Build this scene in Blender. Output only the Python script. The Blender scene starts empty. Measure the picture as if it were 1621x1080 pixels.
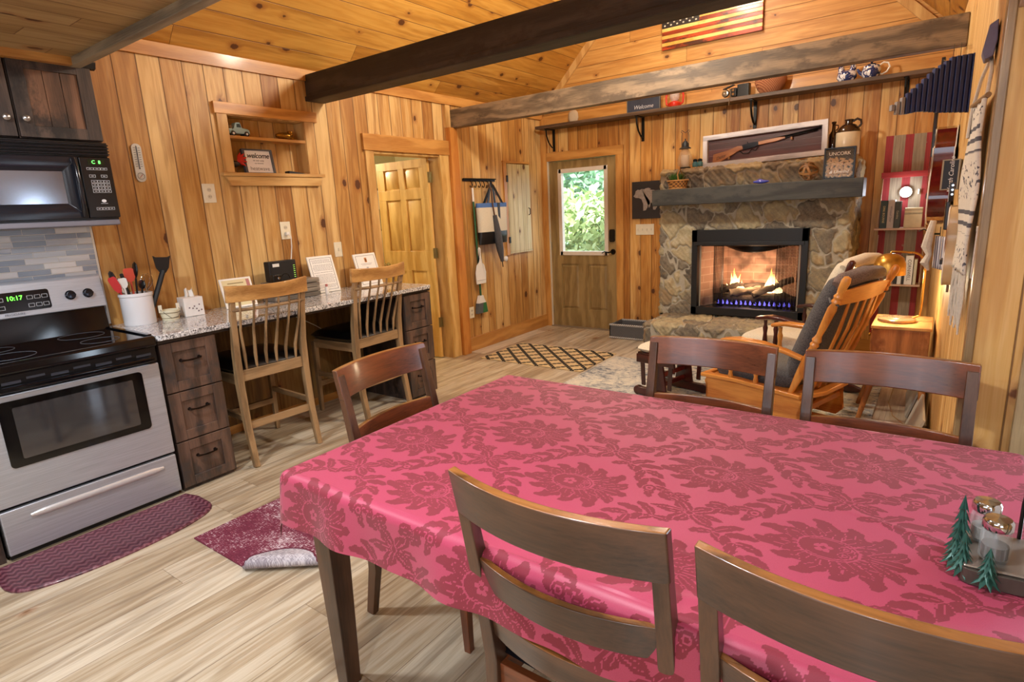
import bpy, bmesh, math, random
import numpy as np
from mathutils import Vector, Matrix
PI=math.pi
random.seed(7)
SC=bpy.context.scene
C=SC.collection
def R(a): return math.radians(a)

# ---------------------------------------------------------------- materials
def lin(h):
    h=h.lstrip('#'); o=[]
    for i in (0,2,4):
        c=int(h[i:i+2],16)/255
        o.append(c/12.92 if c<=0.04045 else ((c+0.055)/1.055)**2.4)
    return (*o,1.0)
class NT:
    def __init__(s,name):
        s.m=bpy.data.materials.new(name); s.m.use_nodes=True
        s.t=s.m.node_tree; s.n=s.t.nodes; s.l=s.t.links
        s.b=s.n['Principled BSDF']
    def put(s,sock,v):
        if isinstance(v,bpy.types.NodeSocket): s.l.new(v,sock)
        elif v is not None: sock.default_value=v
    def math(s,op,a,b=None,c=None,clamp=False):
        n=s.n.new('ShaderNodeMath'); n.operation=op; n.use_clamp=clamp
        s.put(n.inputs[0],a); s.put(n.inputs[1],b); s.put(n.inputs[2],c); return n.outputs[0]
    def vmath(s,op,a,b=None):
        n=s.n.new('ShaderNodeVectorMath'); n.operation=op
        s.put(n.inputs[0],a); s.put(n.inputs[1],b)
        return n.outputs['Value'] if op in('DOT_PRODUCT','LENGTH','DISTANCE') else n.outputs[0]
    def comb(s,x,y,z):
        n=s.n.new('ShaderNodeCombineXYZ'); s.put(n.inputs[0],x); s.put(n.inputs[1],y); s.put(n.inputs[2],z); return n.outputs[0]
    def obj(s): return s.n.new('ShaderNodeTexCoord').outputs['Object']
    def sep(s,v):
        n=s.n.new('ShaderNodeSeparateXYZ'); s.put(n.inputs[0],v); return n.outputs
    def noise(s,v,scale=1,detail=3,rough=.5,dist=0):
        n=s.n.new('ShaderNodeTexNoise'); s.put(n.inputs['Vector'],v); n.inputs['Scale'].default_value=scale
        n.inputs['Detail'].default_value=detail; n.inputs['Roughness'].default_value=rough; n.inputs['Distortion'].default_value=dist
        return n.outputs['Fac']
    def vor(s,v,scale=1,rand=1,feature='F1',dim='3D'):
        n=s.n.new('ShaderNodeTexVoronoi'); n.feature=feature; n.voronoi_dimensions=dim; s.put(n.inputs['Vector'],v)
        n.inputs['Scale'].default_value=scale; n.inputs['Randomness'].default_value=rand; return n.outputs
    def white(s,v):
        n=s.n.new('ShaderNodeTexWhiteNoise'); n.noise_dimensions='3D'; s.put(n.inputs['Vector'],v); return n.outputs['Value']
    def ramp(s,f,stops,interp='LINEAR'):
        n=s.n.new('ShaderNodeValToRGB'); n.color_ramp.interpolation=interp; s.put(n.inputs[0],f)
        e=n.color_ramp.elements
        while len(e)>len(stops): e.remove(e[-1])
        while len(e)<len(stops): e.new(0.5)
        for q,(p,c) in zip(e,stops):
            q.position=p; q.color=lin(c) if isinstance(c,str) else c
        return n.outputs[0]
    def mix(s,f,a,b,mode='MIX'):
        n=s.n.new('ShaderNodeMix'); n.data_type='RGBA'; n.blend_type=mode; n.clamp_factor=True
        s.put(n.inputs[0],f)
        s.put(n.inputs[6],lin(a) if isinstance(a,str) else a); s.put(n.inputs[7],lin(b) if isinstance(b,str) else b)
        return n.outputs[2]
    def mr(s,v,a,b,c=0,d=1,smooth=True):
        n=s.n.new('ShaderNodeMapRange'); n.interpolation_type='SMOOTHSTEP' if smooth else 'LINEAR'
        s.put(n.inputs[0],v)
        for i,x in enumerate((a,b,c,d)): n.inputs[i+1].default_value=x
        return n.outputs[0]
    def bump(s,h,strength=.3,dist=.01):
        n=s.n.new('ShaderNodeBump'); n.inputs['Strength'].default_value=strength; n.inputs['Distance'].default_value=dist
        s.put(n.inputs['Height'],h); s.l.new(n.outputs[0],s.b.inputs['Normal'])
    def attr(s,name):
        n=s.n.new('ShaderNodeAttribute'); n.attribute_name=name; return n.outputs['Fac']
    def set(s,**k):
        for a,v in k.items():
            a={'col':'Base Color','rough':'Roughness','metal':'Metallic','trans':'Transmission Weight','ior':'IOR','alpha':'Alpha',
               'coat':'Coat Weight','sheen':'Sheen Weight','emis':'Emission Color','es':'Emission Strength','spec':'Specular IOR Level','coatr':'Coat Roughness','sub':'Subsurface Weight'}.get(a,a)
            s.put(s.b.inputs[a],lin(v) if isinstance(v,str) else v)
        return s.m
_mc={}
def flat(col,rough=.5,metal=0,var=.06,scale=30,**k):
    key=('f',col,rough,metal,tuple(k.items()))
    if key in _mc: return _mc[key]
    n=NT('mat_'+col.strip('#')); o=n.obj(); f=n.noise(o,scale,3)
    c=lin(col); a=tuple(min(1,x*(1-var*1.5)) for x in c[:3])+(1,); b=tuple(min(1,x*(1+var*1.5)) for x in c[:3])+(1,)
    n.set(col=n.mix(f,a,b),rough=rough,metal=metal,**k); _mc[key]=n.m; return n.m
def glow(col,strength):
    key=('g',col,strength)
    if key in _mc: return _mc[key]
    n=NT('glow'); n.set(col=col,emis=col,es=strength,rough=.5); _mc[key]=n.m; return n.m
def glass(col='#ffffff',rough=.02,ior=1.45):
    key=('gl',col,rough)
    if key in _mc: return _mc[key]
    n=NT('glass'); n.set(col=col,rough=rough,trans=1.0,ior=ior); _mc[key]=n.m; return n.m
def pane(alpha=.10,col='#eef4f6'):
    key=('pane',alpha,col)
    if key in _mc: return _mc[key]
    n=NT('clear_pane'); n.set(col=col,rough=.02,alpha=alpha,spec=.6); _mc[key]=n.m; return n.m
def wood(name,dark,light,axis='z',rough=.45,fine=1.0,coat=0.0,stain=None,bumps=.12,rings=1.0):
    """streaky wood with the grain along one object axis"""
    key=('w',name,axis)
    if key in _mc: return _mc[key]
    n=NT(name+'_'+axis); o=n.sep(n.obj()); X={'x':0,'y':1,'z':2}[axis]
    u=[o[i] for i in range(3) if i!=X]; v=o[X]
    wob=n.noise(n.comb(n.math('MULTIPLY',u[0],6),n.math('MULTIPLY',u[1],6),n.math('MULTIPLY',v,1.6)),1,3)
    ring=n.math('SINE',n.math('MULTIPLY',n.math('ADD',n.math('MULTIPLY',n.math('ADD',u[0],u[1]),45*rings),n.math('MULTIPLY',wob,16)),1.0))
    ring=n.mr(ring,-1,1,0,1)
    fn=n.noise(n.comb(n.math('MULTIPLY',u[0],220*fine),n.math('MULTIPLY',u[1],220*fine),n.math('MULTIPLY',v,9)),1,4,.6)
    f=n.math('ADD',n.math('MULTIPLY',ring,.4),n.math('MULTIPLY',fn,.75)); f=n.math('ADD',f,n.math('MULTIPLY',n.math('SUBTRACT',wob,.5),.5))
    col=n.ramp(f,[(.12,dark),(.85,light)])
    if stain:
        st=n.noise(n.comb(n.math('MULTIPLY',u[0],9),n.math('MULTIPLY',u[1],9),n.math('MULTIPLY',v,5)),1,5,.65)
        col=n.mix(n.mr(st,.48,.66),col,stain)
    n.set(col=col,rough=n.math('ADD',n.math('MULTIPLY',fn,.15),rough-.07),coat=coat,coatr=.12)
    n.bump(fn,bumps,.004); _mc[key]=n.m; return n.m
def planks(name,U,Vv,w,cols,joint=None,knots=.5,groove=.0035,rough=.5,gdark='#5a3312',tone=.5,coat=0,sharp=1.0,knotcol='#4a230b',grainamt=1.0,off=0.0,ks=1.0):
    """boards: U = unit vector across the boards, Vv = along them (world axes)"""
    n=NT(name); P=n.obj()
    u=n.math('ADD',n.vmath('DOT_PRODUCT',P,U),off); v=n.vmath('DOT_PRODUCT',P,Vv)
    uw=n.math('DIVIDE',u,w); idx=n.math('FLOOR',uw); fr=n.math('FRACT',uw)
    rnd=n.white(n.comb(idx,3.1,1.7))
    if joint:
        vj=n.math('ADD',n.math('DIVIDE',v,joint),n.math('MULTIPLY',rnd,7.3)); idj=n.math('FLOOR',vj); fj=n.math('FRACT',vj)
        rnd2=n.white(n.comb(idx,idj,5.5))
        ej=n.mr(n.math('MULTIPLY',n.math('MINIMUM',fj,n.math('SUBTRACT',1,fj)),joint),groove*.3,groove*.7,1,0)
    else: rnd2=rnd; ej=None
    sh=n.math('MULTIPLY',rnd2,31.0)
    # knots
    kv=n.comb(n.math('MULTIPLY',u,4.2*ks),n.math('ADD',n.math('MULTIPLY',v,2.9*ks),sh),0)
    kn=n.vor(kv,1,1,'F1','2D'); kd=kn['Distance']; kr=n.sep(kn['Color'])
    wobk=n.noise(n.comb(n.math('MULTIPLY',u,60),n.math('MULTIPLY',v,60),sh),1,2)
    kd2=n.math('ADD',kd,n.math('MULTIPLY',n.math('SUBTRACT',wobk,.5),.05))
    rad=n.math('MULTIPLY_ADD',n.math('POWER',kr[1],2.0),.085,.028)
    has=n.math('LESS_THAN',kr[0],knots)
    km=n.math('MULTIPLY',n.mr(n.math('SUBTRACT',kd2,rad),-.015,.02,1,0),has)
    kh=n.math('MULTIPLY',n.mr(n.math('SUBTRACT',kd2,rad),.0,.14,1,0),has)
    # grain
    uu=n.math('ADD',u,n.math('MULTIPLY',kh,.018))
    wob=n.noise(n.comb(n.math('MULTIPLY',uu,9),n.math('MULTIPLY',v,.9),sh),1,3,.5)
    ring=n.mr(n.math('SINE',n.math('ADD',n.math('MULTIPLY',uu,110),n.math('MULTIPLY',wob,42))),-1,1,0,1)
    fine=n.noise(n.comb(n.math('MULTIPLY',uu,260),n.math('MULTIPLY',v,5),sh),1,4,.6)
    f=n.math('ADD',n.math('MULTIPLY',ring,.17*grainamt),n.math('MULTIPLY',fine,.58*grainamt))
    f=n.math('ADD',f,n.math('MULTIPLY',n.math('SUBTRACT',rnd2,.5),tone)); f=n.math('ADD',f,n.math('MULTIPLY',n.math('SUBTRACT',wob,.5),.35))
    f=n.math('ADD',f,.12)
    col=n.ramp(f,[(.0,cols[0]),(.45,cols[1]),(1.0,cols[2])])
    bl=n.noise(n.comb(n.math('MULTIPLY',uu,14),n.math('MULTIPLY',v,1.1),n.math('ADD',sh,9.0)),1,4,.6)
    col=n.mix(n.mr(bl,.48,.66,0,.6),col,cols[0]); col=n.mix(n.mr(bl,.46,.32,0,.45),col,cols[2])
    col=n.mix(n.math('MULTIPLY',kh,.45),col,'#8a4a1c')
    col=n.mix(n.math('MULTIPLY',km,.9),col,knotcol)
    e=n.math('MULTIPLY',n.math('MINIMUM',fr,n.math('SUBTRACT',1,fr)),w)
    g=n.mr(e,groove*.35,groove,1,0)
    if ej is not None: g=n.math('MAXIMUM',g,ej)
    col=n.mix(n.math('MULTIPLY',g,.8*sharp),col,gdark)
    n.set(col=col,rough=n.math('MULTIPLY_ADD',fine,.2,rough-.1),coat=coat,coatr=.15)
    h=n.math('SUBTRACT',n.math('MULTIPLY',fine,.06),g)
    n.bump(h,.6,.004)
    return n.m
PINE=('#946029','#c08f4c','#e0bd80')
def v3(*a): return tuple(float(x) for x in a)
M={}
M['wall_y']=planks('pine_left',v3(0,1,0),v3(0,0,1),.135,PINE,knots=.46,tone=.8,groove=.005)
M['wall_x']=planks('pine_far',v3(1,0,0),v3(0,0,1),.13,('#955a20','#c68b40','#e4bc78'),knots=.55,tone=.85,groove=.0048)
M['gable']=planks('pine_gable',v3(0,0,1),v3(1,0,0),.15,('#a06a30','#c48f4a','#dab06c'),knots=.4,joint=2.2)
s2=math.sqrt(.5)
M['slopeL']=planks('pine_slope_left',v3(s2,0,s2),v3(0,1,0),.145,('#94601e','#bb8434','#d2a250'),knots=.5,joint=2.4)
M['slopeR']=planks('pine_slope_right',v3(-s2,0,s2),v3(0,1,0),.145,('#94601e','#bb8434','#d2a250'),knots=.5,joint=2.4)
M['kceil']=planks('pine_kitchen',v3(1,0,0),v3(0,1,0),.14,('#87683e','#aa8c5c','#c2aa7e'),knots=.4,joint=2.0,off=.02)
M['floor']=planks('oak_floor',v3(1,0,0),v3(0,1,0),.19,('#7b6852','#ad9a7e','#d4c9b4'),joint=1.25,knots=.10,groove=.0022,rough=.36,gdark='#6d5238',tone=.42,knotcol='#7a5733',coat=.12,sharp=.6,grainamt=1.35)
def pine(axis): return wood('trim_pine','#ad7a3c','#d8b070',axis,.45,.7)
def pined(axis): return wood('casing_pine','#a46a2c','#cc9650',axis,.42,.7,coat=.1)
def oak(axis): return wood('stool_oak','#5e4830','#a58660',axis,.42,1.0)
def cherry(axis): return wood('chair_cherry','#40200f','#804424',axis,.3,.8,coat=.35,bumps=.04)
def espresso(axis): return wood('chair_back_face','#2b1a12','#5e3f2c',axis,.32,.8,coat=.25,bumps=.05)
def dkcab(axis): return wood('dark_cabinet','#191314','#54433a',axis,.5,.8,stain='#1c1614',bumps=.2)
def beamw(axis): return wood('beam_wood','#14110f','#3f3630',axis,.6,.7,stain='#2a211b',bumps=.4)
def beamw2(axis): return wood('beam_wood_brown','#2a2119','#8c745a',axis,.6,.7,stain='#544434',bumps=.3)
def honey(axis): return wood('glider_honey','#b0601c','#e09a48',axis,.3,.6,coat=.3,bumps=.03)
def darkred(axis): return wood('glider_dark','#1e0806','#4a1610',axis,.3,.6,coat=.3,bumps=.03)
def walnut(axis): return wood('side_table','#6a3a18','#c08048',axis,.4,.8,stain='#8a5228')

# ---------------------------------------------------------------- mesh helpers
def BM(): return bmesh.new()
def box(bm,x0,y0,z0,x1,y1,z1,mat=None):
    if x0>x1:x0,x1=x1,x0
    if y0>y1:y0,y1=y1,y0
    if z0>z1:z0,z1=z1,z0
    vs=[bm.verts.new(p) for p in ((x0,y0,z0),(x1,y0,z0),(x1,y1,z0),(x0,y1,z0),(x0,y0,z1),(x1,y0,z1),(x1,y1,z1),(x0,y1,z1))]
    if mat is not None:
        for v in vs: v.co=mat@v.co
    for f in ((0,3,2,1),(4,5,6,7),(0,1,5,4),(1,2,6,5),(2,3,7,6),(3,0,4,7)): bm.faces.new([vs[i] for i in f])
    return vs
def frame_of(d,up=None):
    d=Vector(d).normalized(); up=Vector(up) if up is not None else (Vector((0,0,1)) if abs(d.z)<.95 else Vector((0,1,0)))
    r=d.cross(up).normalized(); u=r.cross(d).normalized(); return r,u,d
def cap(bm,ring,flip=False):
    try: bm.faces.new(ring[::-1] if flip else ring)
    except ValueError: pass
def tube(bm,pts,rad,seg=8,closed=False,caps=True,sx=1,sy=1,up=None):
    """round bar along points; rad a number or a list; sx/sy squash the section"""
    pts=[Vector(p) for p in pts]; n=len(pts); rings=[]
    rr=rad if isinstance(rad,(list,tuple)) else [rad]*n
    pr=None
    for i,p in enumerate(pts):
        a=pts[(i-1)%n] if (i>0 or closed) else p; b=pts[(i+1)%n] if (i<n-1 or closed) else p
        d=b-a
        if d.length<1e-9: d=Vector((0,0,1))
        d.normalize()
        if pr is None:
            r,u,_=frame_of(d,up)
        else:
            r=(pr-d*pr.dot(d)).normalized(); u=r.cross(d)
        pr=r
        rings.append([bm.verts.new(p+(r*math.cos(2*PI*k/seg)*sx+u*math.sin(2*PI*k/seg)*sy)*rr[i]) for k in range(seg)])
    for i in range(n if closed else n-1):
        A=rings[i];B=rings[(i+1)%n]
        for k in range(seg): bm.faces.new((A[k],A[(k+1)%seg],B[(k+1)%seg],B[k]))
    if caps and not closed: cap(bm,rings[0],True); cap(bm,rings[-1])
def cyl(bm,p0,p1,r0,r1=None,seg=16): tube(bm,[p0,p1],[r0,r0 if r1 is None else r1],seg)
def bar(bm,pts,w,t,up):
    """rectangular bar along points; w = width across 'up' side, t = thickness along up; lists allowed"""
    pts=[Vector(p) for p in pts]; n=len(pts); up=Vector(up)
    ww=w if isinstance(w,(list,tuple)) else [w]*n; tt=t if isinstance(t,(list,tuple)) else [t]*n; rings=[]
    for i,p in enumerate(pts):
        d=(pts[min(i+1,n-1)]-pts[max(i-1,0)]).normalized(); r=d.cross(up).normalized(); u=r.cross(d).normalized()
        a=r*ww[i]/2; b=u*tt[i]/2
        rings.append([bm.verts.new(p+q) for q in (-a-b,a-b,a+b,-a+b)])
    for A,B in zip(rings,rings[1:]):
        for k in range(4): bm.faces.new((A[k],A[(k+1)%4],B[(k+1)%4],B[k]))
    cap(bm,rings[0],True); cap(bm,rings[-1])
def lathe(bm,prof,c=(0,0,0),seg=24,axis='z',mat=None,sx=1,sy=1):
    """prof: list of (r,z)"""
    rings=[]; c=Vector(c)
    for r,z in prof:
        ring=[]
        for k in range(seg):
            a=2*PI*k/seg; p=Vector((r*math.cos(a)*sx,r*math.sin(a)*sy,z))
            if axis=='x': p=Vector((p.z,p.x,p.y))
            elif axis=='y': p=Vector((p.x,p.z,p.y))
            p=c+p
            if mat is not None: p=mat@p
            ring.append(bm.verts.new(p))
        rings.append(ring)
    for A,B in zip(rings,rings[1:]):
        for k in range(seg): bm.faces.new((A[k],A[(k+1)%seg],B[(k+1)%seg],B[k]))
    if prof[0][0]>1e-5: cap(bm,rings[0],True)
    if prof[-1][0]>1e-5: cap(bm,rings[-1])
def prism(bm,poly,a,b,axis='z',mat=None):
    """poly 2-D outline extruded from a to b along axis (z: (x,y); x: (y,z); y: (x,z))"""
    def P(p,t):
        q={'z':(p[0],p[1],t),'x':(t,p[0],p[1]),'y':(p[0],t,p[1])}[axis]; q=Vector(q)
        return mat@q if mat is not None else q
    A=[bm.verts.new(P(p,a)) for p in poly]; B=[bm.verts.new(P(p,b)) for p in poly]; n=len(poly)
    fs=[bm.faces.new(A[::-1]),bm.faces.new(B)]
    for k in range(n): bm.faces.new((A[k],A[(k+1)%n],B[(k+1)%n],B[k]))
    if n>4: bmesh.ops.triangulate(bm,faces=fs)
def sheet(bm,nu,nv,fn,thick=None):
    g=[[bm.verts.new(fn(i/nu,j/nv)) for j in range(nv+1)] for i in range(nu+1)]
    for i in range(nu):
        for j in range(nv): bm.faces.new((g[i][j],g[i+1][j],g[i+1][j+1],g[i][j+1]))
def pillow(bm,cx,cy,cz,sx,sy,sz,nu=14,p=.35,mat=None):
    """puffy cushion"""
    for s in (1,-1):
        def fn(u,v):
            a=(u-.5)*2;b=(v-.5)*2
            h=(max(0,1-abs(a)**4)*max(0,1-abs(b)**4))**p
            q=Vector((cx+a*sx/2*(1-.04*b*b),cy+b*sy/2*(1-.04*a*a),cz+s*h*sz/2))
            return mat@q if mat is not None else q
        sheet(bm,nu,nu,fn)
    bmesh.ops.remove_doubles(bm,verts=bm.verts,dist=1e-4)
def xf(loc=(0,0,0),rx=0,ry=0,rz=0):
    return Matrix.Translation(loc)@Matrix.Rotation(rz,4,'Z')@Matrix.Rotation(ry,4,'Y')@Matrix.Rotation(rx,4,'X')
def O(name,bm,m,parent=None,smooth=False,bevel=0,label=None,cat=None,group=None,kind=None,sub=0,solid=0,auto=None):
    bmesh.ops.recalc_face_normals(bm,faces=bm.faces)
    me=bpy.data.meshes.new(name); bm.to_mesh(me); bm.free()
    o=bpy.data.objects.new(name,me); C.objects.link(o)
    for x in (m if isinstance(m,(list,tuple)) else [m]): me.materials.append(x)
    if smooth: me.polygons.foreach_set('use_smooth',[True]*len(me.polygons))
    if solid: q=o.modifiers.new('s','SOLIDIFY'); q.thickness=solid; q.offset=0
    if bevel:
        q=o.modifiers.new('b','BEVEL'); q.width=bevel; q.segments=2; q.limit_method='ANGLE'; q.angle_limit=R(40)
        if not smooth:
            me.polygons.foreach_set('use_smooth',[True]*len(me.polygons)); q.harden_normals=True
    if sub: q=o.modifiers.new('u','SUBSURF'); q.levels=sub; q.render_levels=sub
    if smooth and not sub and auto is not False:
        me.set_sharp_from_angle(angle=R(auto or 42))
    if parent is not None: o.parent=parent
    if label: o['label']=label
    if cat: o['category']=cat
    if group: o['group']=group
    if kind: o['kind']=kind
    return o
def T(name,label,cat,loc=(0,0,0),rz=0,group=None,tilt=None):
    o=bpy.data.objects.new(name,None); C.objects.link(o); o.empty_display_size=.05
    o.location=loc; o.rotation_euler=(0,0,rz) if tilt is None else (tilt[0],tilt[1],rz)
    o['label']=label; o['category']=cat
    if group: o['group']=group
    return o
def S(name,bm,m,**k): return O(name,bm,m,kind='structure',**k)
def copy_tree(o,label,loc,rz,group=None):
    r=o.copy(); C.objects.link(r); r.location=loc; r.rotation_euler=(0,0,rz); r['label']=label
    if group: r['group']=group
    for ch in list(o.children):
        c=ch.copy(); C.objects.link(c); c.parent=r
        for g in list(ch.children):
            d=g.copy(); C.objects.link(d); d.parent=c
    return r
def text(name,s,size,m,parent,mat,thick=.0008,shear=0,align='CENTER',spacing=1.0,bold=0):
    cu=bpy.data.curves.new('t','FONT'); cu.body=s; cu.size=size; cu.extrude=thick; cu.align_x=align; cu.align_y='CENTER'
    cu.shear=shear; cu.space_character=spacing; cu.offset=bold; cu.resolution_u=3
    to=bpy.data.objects.new('t',cu); C.objects.link(to)
    bpy.context.view_layer.update()
    dg=bpy.context.evaluated_depsgraph_get(); me=bpy.data.meshes.new_from_object(to.evaluated_get(dg))
    bpy.data.objects.remove(to); bpy.data.curves.remove(cu)
    me.transform(mat); o=bpy.data.objects.new(name,me); C.objects.link(o); me.materials.clear(); me.materials.append(m)
    if parent is not None: o.parent=parent
    return o
# a text matrix: local x -> right, local y -> up of the surface
def tm(loc,right,up):
    r=Vector(right).normalized(); u=Vector(up).normalized(); n=r.cross(u)
    m=Matrix((( r.x,u.x,n.x,loc[0]),(r.y,u.y,n.y,loc[1]),(r.z,u.z,n.z,loc[2]),(0,0,0,1))); return m
XL=-4.01; YF=6.21
def wx(y): return .117-.0402*(y-2.3)
# ================================================================ ROOM
bm=BM()
def wallgrid(bm,x0,x1,ys,zs,holes,axis='x'):
    for y0,y1 in zip(ys,ys[1:]):
        for z0,z1 in zip(zs,zs[1:]):
            if any(h[0]<=y0+1e-6 and y1<=h[1]+1e-6 and h[2]<=z0+1e-6 and z1<=h[3]+1e-6 for h in holes): continue
            if axis=='x': box(bm,x0,y0,z0,x1,y1,z1)
            else: box(bm,y0,x0,z0,y1,x1,z1)
wallgrid(bm,-4.15,XL,[-2.6,2.26,2.88,3.53,4.36,6.33],[0,1.82,2.03,2.215,2.62],[(2.26,2.88,1.82,2.215),(3.53,4.36,0,2.03)])
S('wall_left',bm,M['wall_y'])
bm=BM(); wallgrid(bm,YF,6.33,[-4.15,-3.92,-3.02,.12],[0,2.02,2.5],[(-3.92,-3.02,0,2.02)],'y'); S('wall_far',bm,M['wall_x'])
bm=BM(); prism(bm,[(-4.15,2.5),(.3,2.5),(-1.96,4.80)],YF,6.33,'y'); S('wall_gable',bm,M['gable'])
bm=BM(); prism(bm,[(wx(2.3),2.3),(wx(6.4),6.4),(wx(6.4)+.14,6.4),(wx(2.3)+.14,2.3)],0,2.62,'z')
M['wall_r']=planks('pine_right',v3(0,1,0),v3(0,0,1),.1,('#b57d3c','#d8ab66','#ecca90'),knots=.3,tone=.35)
S('wall_right',bm,M['wall_r'])
M['stub']=planks('pine_stub',v3(1,0,0),v3(0,0,1),.2,('#b8823e','#d6a55c','#e8c184'),knots=.75,tone=.2,off=.185,knotcol='#5a2c10')
bm=BM(); wallgrid(bm,2.29,2.41,[.118,.56,1.46,3.1],[0,.08,2.0,2.62],[(.56,1.46,.08,2.0)],'y'); S('wall_partition',bm,M['stub'])
t=T('door_3','x','x',(.56,2.30,.08)); del t['label'],t['category']; t['kind']='structure'
bm=BM()
for q in ((0,0,.12,1.92),(.78,0,.90,1.92),(.12,0,.78,.22),(.12,1.80,.78,1.92)): box(bm,q[0],0,q[1],q[2],.04,q[3])
O('door_frame',bm,flat('#e2e0da',.5),t,bevel=.003)
bm=BM(); box(bm,.12,.018,.22,.78,.022,1.80); O('pane',bm,pane(.06),t)
bm=BM(); box(bm,.235,2.262,0,.30,2.29,1.96); S('trim_1',bm,wood('grey_trim','#7b6a50','#b09a74','z'),bevel=.003)
bm=BM(); box(bm,.31,2.262,0,.46,2.29,1.96); S('trim_1',bm,wood('brown_trim','#6e4422','#9a6a3a','z'),bevel=.003)
bm=BM(); box(bm,.094,2.283,0,.118,2.36,2.34); S('trim_2',bm,wood('corner_trim','#6b5238','#a98a60','z',.3,coat=.3),bevel=.004)
bm=BM(); box(bm,.12,1.0,1.96,3.1,2.29,2.33); S('trim_3',bm,flat('#b9a7a0',.6))
# back, right of the dining end (behind the camera)
bm=BM(); wallgrid(bm,-2.62,-2.5,[-4.15,-2.2,-.2,.9,2.1,3.1],[0,.95,2.05,2.62],[(-2.2,-.2,.95,2.05),(.9,2.1,.95,2.05)],'y'); S('wall_back',bm,M['wall_x'])
bm=BM(); box(bm,3.1,-2.6,0,3.2,2.41,2.62); S('wall_dining',bm,M['wall_y'])
for k,(a,b) in enumerate(((-2.2,-.2),(.9,2.1))):
    bm=BM()
    for q in ((a-.08,.87,a,2.13),(b,.87,b+.08,2.13),(a,2.05,b,2.13),(a,.87,b,.95),((a+b)/2-.02,.95,(a+b)/2+.02,2.05)): box(bm,q[0],-2.5,q[1],q[2],-2.47,q[3])
    S('window_%d'%(k+1),bm,flat('#e8e4da',.5))
# ceilings
bm=BM(); prism(bm,[(-4.15,2.45),(-1.96,4.64),(-1.96,4.80),(-4.15,2.61)],1.27,6.33,'y'); S('ceiling',bm,M['slopeL'])
bm=BM(); prism(bm,[(.27,2.41),(.27,2.57),(-1.96,4.80),(-1.96,4.64)],1.27,6.33,'y'); S('ceiling',bm,M['slopeR'])
bm=BM(); box(bm,-4.1,-2.6,2.34,3.15,1.31,2.44); box(bm,.12,1.31,2.34,3.15,2.41,2.44); S('ceiling',bm,M['kceil'])
bm=BM(); prism(bm,[(-4.15,2.44),(.27,2.44),(-1.96,4.80)],1.20,1.28,'y'); S('wall_bulkhead',bm,M['gable'])
bm=BM(); box(bm,-3.68,1.285,2.300,.12,1.335,2.345); box(bm,-3.68,1.335,2.315,.12,1.36,2.37)
S('trim_4',bm,wood('weathered_trim','#5e5446','#a2947c','x',.7,bumps=.4),bevel=.004)
bm=BM(); box(bm,-3.68,-2.4,2.302,-3.63,1.285,2.34); S('trim_5',bm,pined('y'))
bm=BM(); prism(bm,[(-4.01,2.505),(-3.99,2.505),(-3.985,2.585),(-4.01,2.585)],1.33,6.21,'y'); S('trim_6',bm,pined('y'))
bm=BM(); box(bm,-3.99,6.188,2.415,-.03,6.21,2.52); S('trim_7',bm,pined('x'))
def rake(a,b):
    bm=BM(); bar(bm,[a,b],.07,.025,(0,1,0)); S('trim_8',bm,pine('z'))
rake((-3.97,6.197,2.58),(-1.99,6.197,4.56)); rake((.0,6.197,2.58),(-1.95,6.197,4.56))
for y0,y1 in ((4.49,4.60),):
    bm=BM(); box(bm,-4.01,y0,0,-3.955,y1,2.29); S('trim_9',bm,wood('post_pine','#ad6526','#cf8d44','z',.42,.7))
    bm=BM(); box(bm,-4.01,y0-.01,2.29,-3.985,4.545,2.5); S('trim_9',bm,pine('z'))
bm=BM(); box(bm,-4.01,4.60,0,-3.992,6.18,.15); S('baseboard_left',bm,pined('y'),bevel=.003)
bm=BM(); box(bm,-4.01,3.42,0,-3.992,3.44,.1); 
box(bm,-4.01,1.6,0,-3.995,3.1,.06); S('baseboard_left',bm,pined('y'))
bm=BM(); box(bm,-2.93,6.192,0,-2.31,6.21,.13); box(bm,-.58,6.192,0,-.05,6.21,.13); S('baseboard_far',bm,pined('x'))
bm=BM(); box(bm,-4.01,6.18,0,-3.93,6.21,2.5); S('trim_10',bm,pined('z'))
# floor
bm=BM(); box(bm,-4.15,-2.6,-.12,3.2,6.33,0); S('floor',bm,M['floor'])
# ---- doorway casing, left wall
bm=BM(); box(bm,-4.01,3.44,0,-3.988,3.53,2.03); S('trim_11',bm,pine('z'),bevel=.003)
bm=BM(); box(bm,-4.01,4.36,0,-3.988,4.485,2.03); S('trim_12',bm,wood('casing_yellow','#c08c42','#e6c27c','z',.45,.7),bevel=.003)
bm=BM(); box(bm,-4.01,3.42,2.03,-3.978,4.5,2.165); S('trim_13',bm,pined('y'),bevel=.003)
bm=BM(); box(bm,-4.15,3.515,0,-4.005,3.535,2.03); box(bm,-4.15,4.355,0,-4.005,4.375,2.03); box(bm,-4.15,3.53,2.01,-4.005,4.36,2.035)
S('trim_14',bm,pine('z'))
# ---- room beyond
cream=flat('#c9bd92',.8)
bm=BM(); box(bm,-6.7,2.2,0,-6.6,6.33,2.5); box(bm,-6.6,6.23,0,-4.15,6.33,2.5); box(bm,-6.6,2.2,0,-4.15,2.3,2.5)
S('wall_bedroom',bm,cream)
bm=BM(); box(bm,-6.6,2.3,2.4,-4.15,6.23,2.5); S('ceiling',bm,cream)
bm=BM(); box(bm,-6.7,2.2,-.12,-4.15,6.33,-.002); S('floor',bm,M['floor'])
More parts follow.
